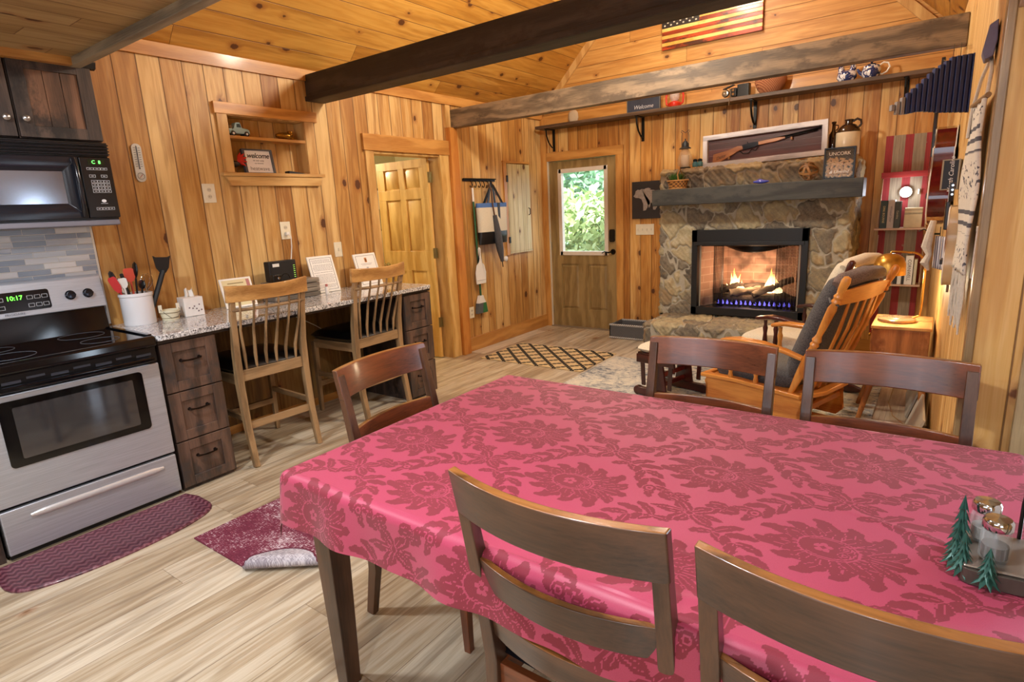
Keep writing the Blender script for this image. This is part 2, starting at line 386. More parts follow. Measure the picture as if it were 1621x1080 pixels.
# ---- six panel door, standing open
def panel_door(w,h,t,panels,m_axis,depth=.008):
    """slab in x 0..w, y 0..t, z 0..h, raised panels on both faces"""
    bm=BM(); xs=sorted({0,w,*[a for p in panels for a in p[:2]]}); zs=sorted({0,h,*[a for p in panels for a in p[2:]]})
    for x0,x1 in zip(xs,xs[1:]):
        for z0,z1 in zip(zs,zs[1:]):
            hole=any(p[0]<=x0+1e-6 and x1<=p[1]+1e-6 and p[2]<=z0+1e-6 and z1<=p[3]+1e-6 for p in panels)
            if not hole: box(bm,x0,0,z0,x1,t,z1)
    for a,b,c,d in panels:
        box(bm,a,depth*1.6,c,b,t-depth*1.6,d)
        g=.035
        for s,y0,y1 in ((0,depth*1.6,depth*.3),(1,t-depth*1.6,t-depth*.3)):
            A=[bm.verts.new(v) for v in ((a+.012,y0,c+.012),(b-.012,y0,c+.012),(b-.012,y0,d-.012),(a+.012,y0,d-.012))]
            B=[bm.verts.new(v) for v in ((a+g,y1,c+g),(b-g,y1,c+g),(b-g,y1,d-g),(a+g,y1,d-g))]
            bm.faces.new(B)
            for k in range(4): bm.faces.new((A[k],A[(k+1)%4],B[(k+1)%4],B[k]))
    return bm
pw=[(.11,.325,0,0),(.405,.62,0,0)]
pans=[(a,b,z0,z1) for a,b,_,_ in pw for z0,z1 in ((.22,.90),(1.10,1.62),(1.72,1.92))]
t=T('door_2','open six-panel pine door','door',(-4.11,4.325,.01),R(180)); del t['label'],t['category']; t['kind']='structure'
O('door_leaf',panel_door(.73,2.0,.035,pans,'z'),wood('door_pine','#c48f3e','#e8c073','z',.4,.7,coat=.1),t,bevel=.002)
brass=flat('#a89a70',.3,.9); steel=flat('#9a9a96',.3,1)
for z in (.37,1.08,1.82):
    bm=BM(); box(bm,-.028,-.004,z-.05,.0,.0,z+.05); cyl(bm,(-.001,.0,z-.052),(-.001,.0,z+.052),.008); box(bm,-.006,.003,z-.05,-.0005,.035,z+.05)
    O('hinge',bm,brass,t)
for s in (0,1):
    bm=BM(); yy=.035 if s else 0; d=1 if s else -1
    lathe(bm,[(0,0),(.028,0),(.028,.006),(.012,.01),(.012,.03),(.026,.042),(.03,.055),(.024,.068),(0,.072)],mat=Matrix.Translation((.67,yy,.95))@Matrix.Rotation(R(-90*d),4,'X'),seg=20)
    O('knob',bm,brass,t,smooth=True)
# ---- entrance door
t=T('door_1','olive brown entrance door','door',(-3.92,6.225,.01)); del t['label'],t['category']; t['kind']='structure'
DM=wood('door_olive','#705830','#9e8454','z',.5,.6,bumps=.05)
W=.90;H=2.005;a,b,c,d=.13,.77,.90,1.90
bm=panel_door(W,H,.045,[(.13,.38,.22,.78),(.51,.76,.22,.78),(a,b,c,d)],'z')
# clear the glazed opening
geom=[f for f in bm.faces if a-1e-4<=f.calc_center_median().x<=b+1e-4 and c-1e-4<=f.calc_center_median().z<=d+1e-4 and not (abs(f.calc_center_median().x-a)<1e-3 or abs(f.calc_center_median().x-b)<1e-3 or abs(f.calc_center_median().z-c)<1e-3 or abs(f.calc_center_median().z-d)<1e-3)]
bmesh.ops.delete(bm,geom=geom,context='FACES')
O('door_leaf',bm,DM,t)
bm=BM()
for q in ((a-.012,c-.012,a+.035,d+.012),(b-.035,c-.012,b+.012,d+.012),(a,d-.035,b,d+.012),(a,c-.012,b,c+.035)): box(bm,q[0],-.008,q[1],q[2],.05,q[3])
O('window_frame',bm,flat('#d9cfc2',.5),t,bevel=.002)
bm=BM(); box(bm,a+.03,.018,c+.03,b-.03,.024,d-.03); O('pane',bm,pane(.06),t)
blk=flat('#16110e',.35,.6)
bm=BM(); prism(bm,[(.805+.065*x,1.045+.145*y) for x,y in ((.15,0),(.85,0),(1,.12),(1,.88),(.85,1),(.15,1),(0,.88),(0,.12))],-.03,0,'y'); O('keypad_deadbolt',bm,flat('#0c0c0d',.25,.2),t,bevel=.004)
bm=BM(); lathe(bm,[(0,-.012),(.028,-.012),(.033,0)],c=(.84,0,.93),axis='y'); tube(bm,[(.84,-.01,.93),(.84,-.045,.93),(.80,-.05,.925),(.75,-.05,.935),(.72,-.048,.918)],[.009,.009,.009,.008,.006],8)
O('lever_handle',bm,blk,t,smooth=True)
for z in (.2,1.0,1.8):
    bm=BM(); cyl(bm,(-.004,-.006,z-.05),(-.004,-.006,z+.05),.007); O('hinge',bm,steel,t)
bm=BM(); box(bm,-3.02,6.185,0,-2.93,6.21,2.03); S('trim_15',bm,pined('z'),bevel=.003)
bm=BM(); box(bm,-3.93,6.183,2.02,-2.93,6.21,2.12); S('trim_16',bm,pined('x'),bevel=.003)
bm=BM(); box(bm,-3.93,6.19,0,-3.915,6.21,2.02); S('trim_17',bm,flat('#cfc7b4',.6))
bm=BM(); box(bm,-3.93,6.17,0,-3.01,6.33,.012); S('trim_18',bm,flat('#8a7a66',.5,.2))
# ---- outside
bm=BM(); box(bm,-14,6.34,-.35,8,22,-.3); S('ground_outside',bm,flat('#6c7a4a',.9,var=.3,scale=3))
def foliage(name,label,c,r,n,m,group,seed,sz=.09):
    rg=np.random.default_rng(seed); bm=BM()
    for i in range(n):
        d=rg.normal(size=3); d/=np.linalg.norm(d); k=rg.uniform(.55,1)
        p=Vector((c[0]+d[0]*r[0]*k,c[1]+d[1]*r[1]*k,max(-.25,c[2]+d[2]*r[2]*k)))
        a=Vector(rg.normal(size=3)).normalized(); b=a.cross(Vector(rg.normal(size=3))).normalized(); s=sz*rg.uniform(.6,1.4)
        vs=[bm.verts.new(p+q) for q in (-a*s,b*s*.45,a*s,-b*s*.45)]; bm.faces.new(vs)
    t=T(name,label,'shrub' if 'bush' in name or 'shrub' in name else 'tree',(c[0],c[1],-.3),group=group)
    o=O('foliage',bm,m,t); o.matrix_parent_inverse=Matrix.Translation((-c[0],-c[1],.3)); 
    bm=BM(); cyl(bm,(0,0,0),(0,0,c[2]+.3),.06,.03); O('stem',bm,flat('#5a4632',.9),t)
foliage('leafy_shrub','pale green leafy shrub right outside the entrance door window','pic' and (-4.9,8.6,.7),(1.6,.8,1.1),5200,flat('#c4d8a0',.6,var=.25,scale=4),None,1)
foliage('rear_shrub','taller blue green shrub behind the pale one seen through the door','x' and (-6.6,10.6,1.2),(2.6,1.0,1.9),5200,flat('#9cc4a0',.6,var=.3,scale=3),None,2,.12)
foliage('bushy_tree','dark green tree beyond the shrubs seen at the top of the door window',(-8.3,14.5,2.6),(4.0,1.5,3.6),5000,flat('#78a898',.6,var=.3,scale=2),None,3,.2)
# ---- tie beams
def beam(y0,y1,z0,z1,x1,m,label,step=False):
    t=T('ceiling_beam',label,'beam',(-2,(y0+y1)/2,z0))
    bm=BM(); box(bm,-4.008+2,-(y1-y0)/2,0,x1+2,(y1-y0)/2,z1-z0); o=O('timber',bm,m,t,bevel=.006)
    if step:
        bm=BM(); box(bm,-4.008+2,-(y1-y0)/2-.012,.0,x1+2,-(y1-y0)/2,.035); O('ledge_strip',bm,m,t,bevel=.004)
beam(2.93,3.09,2.36,2.55,wx(2.95),beamw('x'),'near black-stained rough timber beam crossing under the vaulted ceiling',True)
beam(4.545,4.635,2.288,2.46,wx(4.6),beamw2('x'),'far brown weathered timber beam in front of the long shelf')
# ================================================================ KITCHEN SIDE
def OW(name,bm,m,t,**k):
    """build in world space, store in the thing's own space"""
    inv=(Matrix.Translation(t.location)@t.rotation_euler.to_matrix().to_4x4()).inverted()
    bmesh.ops.transform(bm,matrix=inv,verts=bm.verts); return O(name,bm,m,t,**k)
def sub(o): return o
def OS(name,bm,m,part,t,**k):
    """sub-part of a part of thing t, built in world space"""
    inv=(Matrix.Translation(t.location)@t.rotation_euler.to_matrix().to_4x4()).inverted()
    bmesh.ops.transform(bm,matrix=inv,verts=bm.verts); return O(name,bm,m,part,**k)
def tw(name,s,size,m,par,t,loc,right,up,**k):
    inv=(Matrix.Translation(t.location)@t.rotation_euler.to_matrix().to_4x4()).inverted()
    return text(name,s,size,m,par,inv@tm(loc,right,up),**k)
white=flat('#e9e7e2',.35,var=.02); black=flat('#0c0c0e',.3,var=.1); gblack=flat('#08080b',.08,var=.05); mblack=flat('#141416',.55)
def steelmat():
    n=NT('brushed_steel'); o=n.sep(n.obj()); f=n.noise(n.comb(n.math('MULTIPLY',o[0],40),n.math('MULTIPLY',o[1],6),n.math('MULTIPLY',o[2],700)),1,3)
    n.set(col=n.ramp(f,[(.2,'#9fa4ae'),(.8,'#c9ced8')]),metal=.55,rough=.38); return n.m
STEEL=steelmat(); chrome=flat('#d0d0d0',.12,1,var=.02)
# ---- stove
sx,sy0,sy1=-3.335,.53,1.305
t=T('kitchen_stove','stainless electric stove with black glass top and oven window','stove',(-3.67,.92,0))
bm=BM(); box(bm,-3.99,sy0,.02,sx-.03,sy1,.89); OW('body',bm,black,t)
bm=BM(); box(bm,-3.97,sy0-.003,.89,sx-.02,sy1+.003,.918); OW('cooktop',bm,NT('cooktop_glass').set(col='#0b0d12',rough=.04,spec=.8),t,bevel=.006)
for a_,b_ in ((sy1-.02,sy1+.004),(sy0-.004,sy0+.02)):
    bm=BM(); box(bm,-3.91,a_,.917,sx-.03,b_,.927); OW('edge_trim',bm,gblack,t,bevel=.003)
bm=BM(); bar(bm,[(sx+.005,sy0-.003,.893),(sx+.005,sy1+.003,.893)],.06,.05,(1,0,.15)); OW('front_lip',bm,gblack,t,bevel=.018)
for cx,cy,r in ((-3.52,.74,.105),(-3.52,1.12,.085),(-3.78,.74,.085),(-3.78,1.12,.105)):
    bm=BM(); pts=[(cx+r*math.cos(a),cy+r*math.sin(a),.9185) for a in [2*PI*k/48 for k in range(48)]]; tube(bm,pts,.0008,4,closed=True)
    OW('burner_ring',bm,flat('#5c6470',.4),t)
bm=BM(); box(bm,sx-.03,sy0+.005,.785,sx,sy1-.005,.872)
OW('vent_strip',bm,black,t)
for k in range(8):
    bm=BM(); y=sy0+.03+k*.092; box(bm,sx-.002,y,.822 if k%2 else .832,sx+.004,y+.07,.834 if k%2 else .842); OW('vent_slot',bm,flat('#5c6270',.3,.6),t)
bm=BM(); bar(bm,[(sx+.035,sy0+.03,.805),(sx+.035,sy1-.03,.805)],.025,.028,(1,0,0)); 
for y in (sy0+.05,sy1-.05): box(bm,sx-.005,y-.015,.795,sx+.03,y+.015,.815)
OW('oven_handle',bm,gblack,t,bevel=.008)
bm=BM(); box(bm,sx-.03,sy0+.003,.262,sx+.004,sy1-.003,.775); d=OW('oven_door',bm,STEEL,t,bevel=.006)
bm=BM(); w0,w1=.615,1.212
def rrect(x0,y0,x1,y1,r,n=5):
    o=[]
    for cx,cy,a in ((x1-r,y1-r,0),(x0+r,y1-r,90),(x0+r,y0+r,180),(x1-r,y0+r,270)):
        for k in range(n+1): q=R(a+90*k/n); o.append((cx+r*math.cos(q),cy+r*math.sin(q)))
    return o
prism(bm,rrect(w0,.435,w1,.748,.02),sx+.003,sx+.008,'x'); OS('window_border',bm,gblack,d,t)
bm=BM(); prism(bm,rrect(w0+.05,.47,w1-.05,.715,.008),sx+.008,sx+.010,'x'); OS('oven_window',bm,NT('oven_glass').set(col='#6c6c70',rough=.06,metal=.8),d,t)
bm=BM(); box(bm,sx-.03,sy0+.003,.03,sx+.002,sy1-.003,.247); d=OW('storage_drawer',bm,STEEL,t,bevel=.006)
bm=BM(); tube(bm,[(sx+.004,.64+.59*k/12,.193-.012*0) for k in range(13)],[.008]+[.016]*11+[.008],12,sx=.6); OS('drawer_pull',bm,flat('#dcdcde',.25,.5),d,t,smooth=True)
bm=BM(); box(bm,sx-.04,sy0+.01,0,sx-.03,sy1-.01,.03); OW('kick_plate',bm,mblack,t)
bm=BM(); prism(bm,[(-3.995,.90),(-3.90,.90),(-3.925,1.055),(-3.995,1.055)],sy0,sy1,'y'); OW('rear_panel',bm,gblack,t,bevel=.003)
bm=BM(); prism(bm,[(-3.995,1.05),(-3.905,1.05),(-3.93,1.225),(-3.95,1.235),(-3.995,1.235)],sy0,sy1+.012,'y'); bg_=OW('backguard',bm,STEEL,t,bevel=.008)
def gx(z): return -3.905-(z-1.05)*.143
bm=BM(); 
pp=[(y,z) for y,z in rrect(.80,1.082,1.055,1.185,.012)]
A=[bm.verts.new((gx(z)+.001,y,z)) for y,z in pp]; B=[bm.verts.new((gx(z)+.004,y,z)) for y,z in pp]
bm.faces.new(A);bm.faces.new(B)
for k in range(len(A)): bm.faces.new((A[k],A[(k+1)%len(A)],B[(k+1)%len(A)],B[k]))
cp=OW('control_display',bm,gblack,t)
UPG=Vector((-.143,0,1)).normalized()
tw('clock_digits','10:17',.032,glow('#58f03a',2.2),cp,t,(gx(1.152)+.005,.903,1.152),(0,1,0),UPG,thick=.0004,bold=.0006)
for j,z in enumerate((1.150,1.108)):
    for i,y in enumerate((.955,.988,1.02)):
        bm=BM(); 
        for q in ((0,0,.026,.0016),(0,.018,.026,.0196),(0,0,.0016,.0196),(.0244,0,.026,.0196)):
            box(bm,gx(z)+.004,y+q[0],z-.01+q[1],gx(z)+.006,y+q[2],z-.01+q[3])
        OS('touch_key',bm,flat('#c9ccd2',.5),cp,t)
for i,y in enumerate((.83,)):
    for z in (1.15,1.108):
        bm=BM()
        for q in ((0,0,.026,.0016),(0,.018,.026,.0196),(0,0,.0016,.0196),(.0244,0,.026,.0196)):
            box(bm,gx(z)+.004,y+q[0],z-.01+q[1],gx(z)+.006,y+q[2],z-.01+q[3])
        OS('touch_key',bm,flat('#c9ccd2',.5),cp,t)
tw('brand_lettering','FRIGIDAIRE',.017,flat('#55565c',.4),bg_,t,(gx(1.068)+.002,.89,1.068),(0,1,0),UPG,thick=.0003)
for y in (1.15,1.235):
    z=1.135; m4=Matrix.Translation((gx(z)+.001,y,z))@Matrix.Rotation(R(81.8),4,'Y')
    bm=BM(); lathe(bm,[(0,0),(.026,0),(.026,.004),(.021,.008),(.019,.022),(0,.023)],mat=m4,seg=24)
    bar(bm,[m4@Vector((0,-.02,.024)),m4@Vector((0,.02,.024))],.008,.008,(1,0,0)); OW('knob',bm,flat('#30323a',.15,.8),t,smooth=True)
# ---- microwave
t=T('microwave','black over-the-range microwave mounted under the upper cabinets','microwave',(-3.8,.99,1.51))
mx=-3.625
bm=BM(); box(bm,-4.0,.60,1.535,mx-.03,1.37,1.93); OW('housing',bm,black,t)
bm=BM(); box(bm,-3.99,.60,1.505,mx-.01,1.368,1.535); OW('underside',bm,flat('#75747e',.4,.2),t,bevel=.008)
bm=BM(); box(bm,mx-.03,.60,1.862,mx-.01,1.37,1.93); g=OW('vent_grille',bm,black,t)
for k in range(4):
    bm=BM(); bar(bm,[(mx-.006,.6,1.872+k*.0155),(mx-.006,1.372,1.872+k*.0155)],.022,.006,(.35,0,1)); OS('slat',bm,flat('#1c1c20',.25),g,t,bevel=.002)
# door: sloping bezel round the window
bm=BM(); y0,y1,z0,z1=.60,1.222,1.545,1.853; a0,a1,b0,b1=.66,1.148,1.622,1.782
o_=[(mx,y0,z0),(mx,y1,z0),(mx,y1,z1),(mx,y0,z1)]; i_=[(mx-.022,a0,b0),(mx-.022,a1,b0),(mx-.022,a1,b1),(mx-.022,a0,b1)]; m_=[(mx+.004,y0+.03,z0+.03),(mx+.004,y1-.03,z0+.03),(mx+.004,y1-.03,z1-.03),(mx+.004,y0+.03,z1-.03)]
b_=[(mx-.03,p[1],p[2]) for p in o_]
L=[[bm.verts.new(p) for p in q] for q in (b_,o_,m_,i_)]
for A,B in zip(L,L[1:]):
    for k in range(4): bm.faces.new((A[k],A[(k+1)%4],B[(k+1)%4],B[k]))
bm.faces.new(L[0]); md=OW('door',bm,flat('#1a1c24',.22,.1),t,bevel=.003)
bm=BM(); box(bm,mx-.028,a0,b0,mx-.0215,a1,b1); OS('window',bm,NT('microwave_window').set(col='#9aa0ac',rough=.12,metal=.85),md,t)
bm=BM(); tube(bm,[(mx+.002,1.200,1.555),(mx+.028,1.198,1.60),(mx+.036,1.196,1.70),(mx+.028,1.198,1.80),(mx+.002,1.200,1.845)],.013,10); OS('handle',bm,flat('#12131a',.2),md,t,smooth=True)
bm=BM(); box(bm,mx-.03,1.224,1.545,mx+.002,1.37,1.855); mp=OW('control_panel',bm,flat('#0b0b0d',.25),t,bevel=.006)
bm=BM(); box(bm,mx+.001,1.262,1.815,mx+.004,1.338,1.842); OS('display',bm,flat('#17200f',.2),mp,t)
tw('display_digits','C  8',.024,glow('#66ff66',2.0),mp,t,(mx+.0045,1.300,1.829),(0,1,0),(0,0,1),thick=.0003)
def keyrect(y0,z0,w,h):
    bm=BM(); s=.0013
    for q in ((0,0,w,s),(0,h-s,w,h),(0,0,s,h),(w-s,0,w,h),(w*.3,h*.42,w*.7,h*.58)): box(bm,mx+.001,y0+q[0],z0+q[1],mx+.0035,y0+q[2],z0+q[3])
    OS('key',bm,flat('#c8c8cc',.5),mp,t)
for i in range(3): keyrect(1.252+i*.032,1.790,.03,.012)
for y in (1.258,1.312): keyrect(y,1.752,.028,.014)
for j in range(4):
    for i in range(3): keyrect(1.262+i*.029,1.724-j*.0165,.0265,.0145)
for i in range(3): keyrect(1.262+i*.029,1.585,.0265,.014)
bm=BM(); prism(bm,[(1.303+.011*math.cos(a),1.632+.008*math.sin(a)) for a in [2*PI*k/20 for k in range(20)]],mx+.001,mx+.0035,'x'); box(bm,mx+.001,1.287,1.618,mx+.0035,1.319,1.6195)
OS('emblem',bm,flat('#d4d4d8',.4),mp,t)
# ---- upper cabinets
def cab_door(t,y0,y1,z0,z1,x,knoby):
    bm=BM(); w=.065
    box(bm,x,y0,z0,x+.02,y0+w,z1); box(bm,x,y1-w,z0,x+.02,y1,z1); box(bm,x,y0+w,z0,x+.02,y1-w,z0+.055); box(bm,x,y0+w,z1-.06,x+.02,y1-w,z1)
    d=OW('door',bm,dkcab('z'),t,bevel=.002)
    bm=BM(); n=3; a=y0+w;b=y1-w
    for k in range(n): box(bm,x+.002,a+(b-a)*k/n+.0015,z0+.055,x+.011,a+(b-a)*(k+1)/n-.0015,z1-.06)
    OS('door_panel',bm,wood('dark_cabinet_panel','#241813','#7a5640','z',.45,.9,stain='#2c211c'),d,t)
    bm=BM(); box(bm,x-.001,a,z0+.05,x+.0015,b,z1-.05); OS('gap_highlight',bm,flat('#b9b2a6',.6),d,t)  # pale sheet: highlight in the plank gaps painted as a colour
    bm=BM(); lathe(bm,[(0,0),(.007,0),(.007,.012),(.015,.018),(.016,.024),(.010,.030),(0,.031)],mat=Matrix.Translation((x+.02,knoby,z0+.085))@Matrix.Rotation(R(90),4,'Y'),seg=16)
    OS('knob',bm,flat('#a8a4a2',.3,.9),d,t,smooth=True)
t=T('wall_cabinet','dark stained wall cabinet with a white-metal knob above the microwave','cabinet',(-3.85,1.195,1.945),group=None)
bm=BM(); box(bm,-4.0,1.018,1.94,-3.69,1.378,2.335); OW('carcass',bm,dkcab('z'),t,bevel=.003)
cab_door(t,1.022,1.374,1.945,2.325,-3.69,1.052)
bm=BM(); prism(bm,[(-3.69,2.30),(-3.665,2.305),(-3.655,2.33),(-3.69,2.338)],1.018,1.40,'y'); prism(bm,[(1.378,2.30),(1.40,2.312),(1.405,2.338),(1.378,2.338)],-3.99,-3.665,'x'); OW('crown_moulding',bm,flat('#17110f',.5),t)
t=T('wall_cabinet','dark stained wall cabinet cut by the left edge of the photo','cabinet',(-3.85,.8,1.945))
bm=BM(); box(bm,-4.0,.62,1.94,-3.69,1.014,2.335); OW('carcass',bm,dkcab('z'),t,bevel=.003)
cab_door(t,.625,1.010,1.945,2.325,-3.69,.975)
# lower cabinet sliver left of the stove
t=T('base_cabinet','dark base cabinet on the left side of the stove','cabinet',(-3.67,.25,0))
bm=BM(); box(bm,-4.0,-.1,0,-3.36,.522,.885); OW('carcass',bm,dkcab('z'),t)
bm=BM(); box(bm,-3.36,-.09,.1,-3.34,.515,.87); OW('door',bm,dkcab('z'),t,bevel=.003)
# ---- backsplash
t=T('backsplash','grey and white stone mosaic backsplash behind the stove','tile',(-4.0,.9,1.2))
bm=BM(); box(bm,-4.009,-.1,.9,-3.998,1.335,1.51)
OW('mosaic_tiles',bm,planks('mosaic',v3(0,0,1),v3(0,1,0),.0315,('#97a5ba','#cfd6e0','#f2f4f8'),joint=.15,knots=0,gdark='#e6e6e4',groove=.003,rough=.25,tone=1.15,grainamt=.35,off=.01),t)
bm=BM(); box(bm,-4.009,1.335,.93,-3.996,1.346,1.51); OW('edge_strip',bm,flat('#e2e0da',.5),t)
# ---- granite counter
def granite():
    n=NT('granite'); o=n.obj(); a=n.noise(o,70,4,.65); b=n.vor(o,150)['Color']; b=n.sep(b)[0]; c=n.noise(o,190,3,.6)
    col=n.ramp(n.math('ADD',n.math('MULTIPLY',a,.7),n.math('MULTIPLY',b,.3)),[(.33,'#45464a'),(.42,'#969698'),(.5,'#c8c9cc'),(.62,'#e8e9ea')])
    col=n.mix(n.mr(c,.60,.68),col,'#1f1b1c'); n.set(col=col,rough=.08,coat=.3); return n.m
GR=granite()
t=T('granite_countertop','speckled grey granite countertop along the left wall','countertop',(-3.66,2.36,.885))
bm=BM(); prism(bm,[(-4.003,1.312),(-3.335,1.312),(-3.318,1.33),(-3.318,3.39),(-3.345,3.425),(-4.003,3.425)],.886,.917,'z'); OW('slab',bm,GR,t,bevel=.005)
bm=BM(); box(bm,-4.0,1.32,.868,-3.345,3.415,.886); OW('underframe',bm,flat('#2a1c15',.6),t)
# ---- drawer units
def handle(bm,x,y,z,w=.10):
    for s in (-1,1):
        lathe(bm,[(0,0),(.010,0),(.008,.006),(.005,.012),(.005,.018)],mat=Matrix.Translation((x,y+s*w/2,z))@Matrix.Rotation(R(90),4,'Y'),seg=10)
    tube(bm,[(x+.016,y-w/2-.008,z+.002),(x+.022,y-w/2,z),(x+.024,y-w/4,z-.003),(x+.024,y,z-.004),(x+.024,y+w/4,z-.003),(x+.022,y+w/2,z),(x+.016,y+w/2+.008,z+.002)],[.003,.006,.0045,.006,.0045,.006,.003],8)
def drawers(label,y0,y1,cup=False):
    x=-3.36; t=T('drawer_unit',label,'cabinet',(-3.67,(y0+y1)/2,0))
    bm=BM(); box(bm,-3.99,y0+.004,.0,x-.006,y1-.004,.866); OW('carcass',bm,dkcab('z'),t)
    for z0,z1 in ((.025,.293),(.300,.578),(.585,.862)):
        bm=BM(); w=.062
        box(bm,x-.005,y0,z0,x+.018,y0+w,z1); box(bm,x-.005,y1-w,z0,x+.018,y1,z1); box(bm,x-.005,y0+w,z0,x+.018,y1-w,z0+.055); box(bm,x-.005,y0+w,z1-.055,x+.018,y1-w,z1); box(bm,x-.005,y0+w-.002,z0+.05,x+.006,y1-w+.002,z1-.05)
        d=OW('drawer_front',bm,wood('drawer_wood','#211914','#6a5144','y' if False else 'z',.45,.9,stain='#3a3433',coat=.1),t,bevel=.003)
        bm=BM(); handle(bm,x+.006,(y0+y1)/2,(z0+z1)/2+.03)
        OS('handle',bm,flat('#231a16',.3,.8),d,t,smooth=True)
drawers('dark stained drawer unit beside the stove with three drawers',1.322,1.628)
drawers('dark stained drawer unit beside the bedroom doorway with three drawers',3.12,3.412)
t=T('wall_panel','mottled brown panelling on the wall under the countertop','panel',(-4,2.36,0))
bm=BM(); box(bm,-4.009,1.64,.06,-3.998,3.10,.865); OW('panel_board',bm,planks('mottled',v3(0,1,0),v3(0,0,1),.3,('#4a3216','#7d5c30','#a5824c'),knots=.2,tone=.4),t)
# ---- counter clutter
CZ=.9175
t=T('utensil_crock','white stoneware crock holding kitchen utensils','crock',(-3.86,1.455,CZ))
bm=BM(); lathe(bm,[(0,0),(.082,0),(.086,.006),(.086,.168),(.090,.172),(.090,.188),(.084,.190),(.079,.186),(.079,.01),(0,.01)],seg=36); O('pot',bm,NT('stoneware').set(col='#e6e6ea',rough=.15,coat=.4),t,smooth=True)
cx,cy=-3.86,1.455
def ut(name,label,x,y,x2,y2,z2,m,head=None,hm=None,r=.006):
    t=T(name,label,'utensil',(cx+x*.06,cy+y*.06,CZ+.012),group=None)
    p0=Vector((cx+x*.06,cy+y*.06,CZ+.02)); p1=Vector((cx+x2,cy+y2,CZ+z2))
    bm=BM(); tube(bm,[p0,p0.lerp(p1,.5),p1],[r*.8,r,r],8); OW('handle',bm,m,t,smooth=True)
    if head: 
        bm=BM(); head(bm,p1,(p1-p0).normalized()); OW('head',bm,hm or m,t,smooth=True)
def spat(w,l,tk=.004,bow=0):
    def f(bm,p,d):
        r=Vector((.25,1,0)).normalized(); prof=[(-.25,0),(-.5,.3),(-.5,.9),(-.3,1),(.3,1),(.5,.9),(.5,.3),(.25,0)]
        nrm=d.cross(r).normalized(); r=nrm.cross(d).normalized()
        A=[bm.verts.new(p+r*a*w+d*b*l+nrm*tk/2) for a,b in prof]; B=[bm.verts.new(p+r*a*w+d*b*l-nrm*tk/2) for a,b in prof]
        bm.faces.new(A);bm.faces.new(B[::-1])
        for k in range(len(A)): bm.faces.new((A[k],A[(k+1)%len(A)],B[(k+1)%len(A)],B[k]))
    return f
def bowl(rad,l):
    def f(bm,p,d):
        r,u,_=frame_of(d); m=Matrix((( r.x,u.x,d.x,p.x),(r.y,u.y,d.y,p.y),(r.z,u.z,d.z,p.z),(0,0,0,1)))
        lathe(bm,[(.006,0),(rad*.7,l*.2),(rad,l*.5),(rad*.75,l*.85),(.001,l)],mat=m,seg=14,sy=.35)
    return f
def whisk(bm,p,d):
    r,u,_=frame_of(d)
    for k in range(4):
        q=r*math.cos(k*PI/4)+u*math.sin(k*PI/4)
        tube(bm,[p+d*a*.10+q*b*.034 for a,b in ((0,.1),(.3,.75),(.6,1),(.85,.8),(1,0),(.85,-.8),(.6,-1),(.3,-.75),(0,-.1))],.0016,5,caps=False)
ut('slotted_turner','black turner with a cat-head end sticking highest out of the crock',.5,.6,.03,.165,.305,mblack,
   lambda bm,p,d:(prism(bm,[(-.036,-.015),(-.050,.058),(-.034,.050),(.034,.050),(.050,.058),(.036,-.015),(.016,-.045),(-.016,-.045)],-.003,.003,'z',mat=Matrix.Translation(p+Vector((0,0,.03)))@Matrix.Rotation(R(-4),4,'X')@Matrix(((0,0,1,0),(1,0,0,0),(0,1,0,0),(0,0,0,1)))),
   ),r=.016)
ut('spatula','red silicone spatula leaning left over the rim of the crock',-.2,-.1,.02,-.085,.205,flat('#b82a2e',.4),spat(.042,.10,.006),flat('#c8383a',.4))
ut('scraper','white scraper with its flat head low in the crock',-.3,-.4,.01,-.055,.225,white,spat(.045,.06,.008))
ut('peeler','chrome handled peeler pointing up-left in the crock',.0,-.4,.0,-.075,.285,chrome,None,None,.008)
ut('tongs','black tongs beside the chrome peeler',.3,-.2,.0,-.045,.25,black,spat(.02,.06),None,.009)
ut('solid_spoon','black cooking spoon with its bowl far left behind the crock',-.4,-.5,-.05,-.075,.25,black,bowl(.036,.08))
ut('wire_skimmer','orange spaghetti server in the middle of the crock',-.3,.1,-.03,.0,.255,flat('#c8442a',.4),spat(.055,.08,.006))
ut('slotted_spoon','black slotted spoon rising behind the orange server',-.6,.2,-.03,.03,.27,black,bowl(.034,.10))
ut('whisk','steel balloon whisk with round wires',.3,.4,.015,.06,.20,chrome,whisk)
ut('ladle','black ladle with its cup low over the rim of the crock',.4,.2,.03,.03,.205,black,bowl(.042,.06))
t=T('wooden_bucket','small cream wooden bucket with a wire bail next to the crock','bucket',(-3.83,1.615,CZ))
bm=BM(); lathe(bm,[(0,0),(.046,0),(.058,.062),(.054,.062),(.043,.008),(0,.008)],seg=24)
O('pail',bm,flat('#e2dcc0',.6),t,smooth=True)
for s in (-1,1):
    bm=BM(); box(bm,-.004,s*.052-.010,.05,.004,s*.052+.010,.096); O('ear',bm,flat('#efe9d4',.6),t,bevel=.002)
for z,r in ((.014,.0485),(.046,.0555)):
    bm=BM(); tube(bm,[(r*math.cos(a),r*math.sin(a),z) for a in [2*PI*k/32 for k in range(32)]],.0022,6,closed=True); O('hoop',bm,flat('#8a8064',.5),t,smooth=True)
bm=BM(); tube(bm,[(.0,-.055,.07),(.045,-.045,.045),(.062,-.02,.016),(.058,.02,.02),(.04,.045,.045),(0,.055,.07)],.0014,6); O('bail',bm,flat('#4c463c',.4,.7),t,smooth=True)
t=T('tissue_box','cube tissue box in a white cover printed with small sprigs','box',(-3.86,1.76,CZ),R(-6))
bm=BM(); box(bm,-.058,-.058,0,.058,.058,.12); O('cover',bm,flat('#ece8e4',.5),t,bevel=.004)
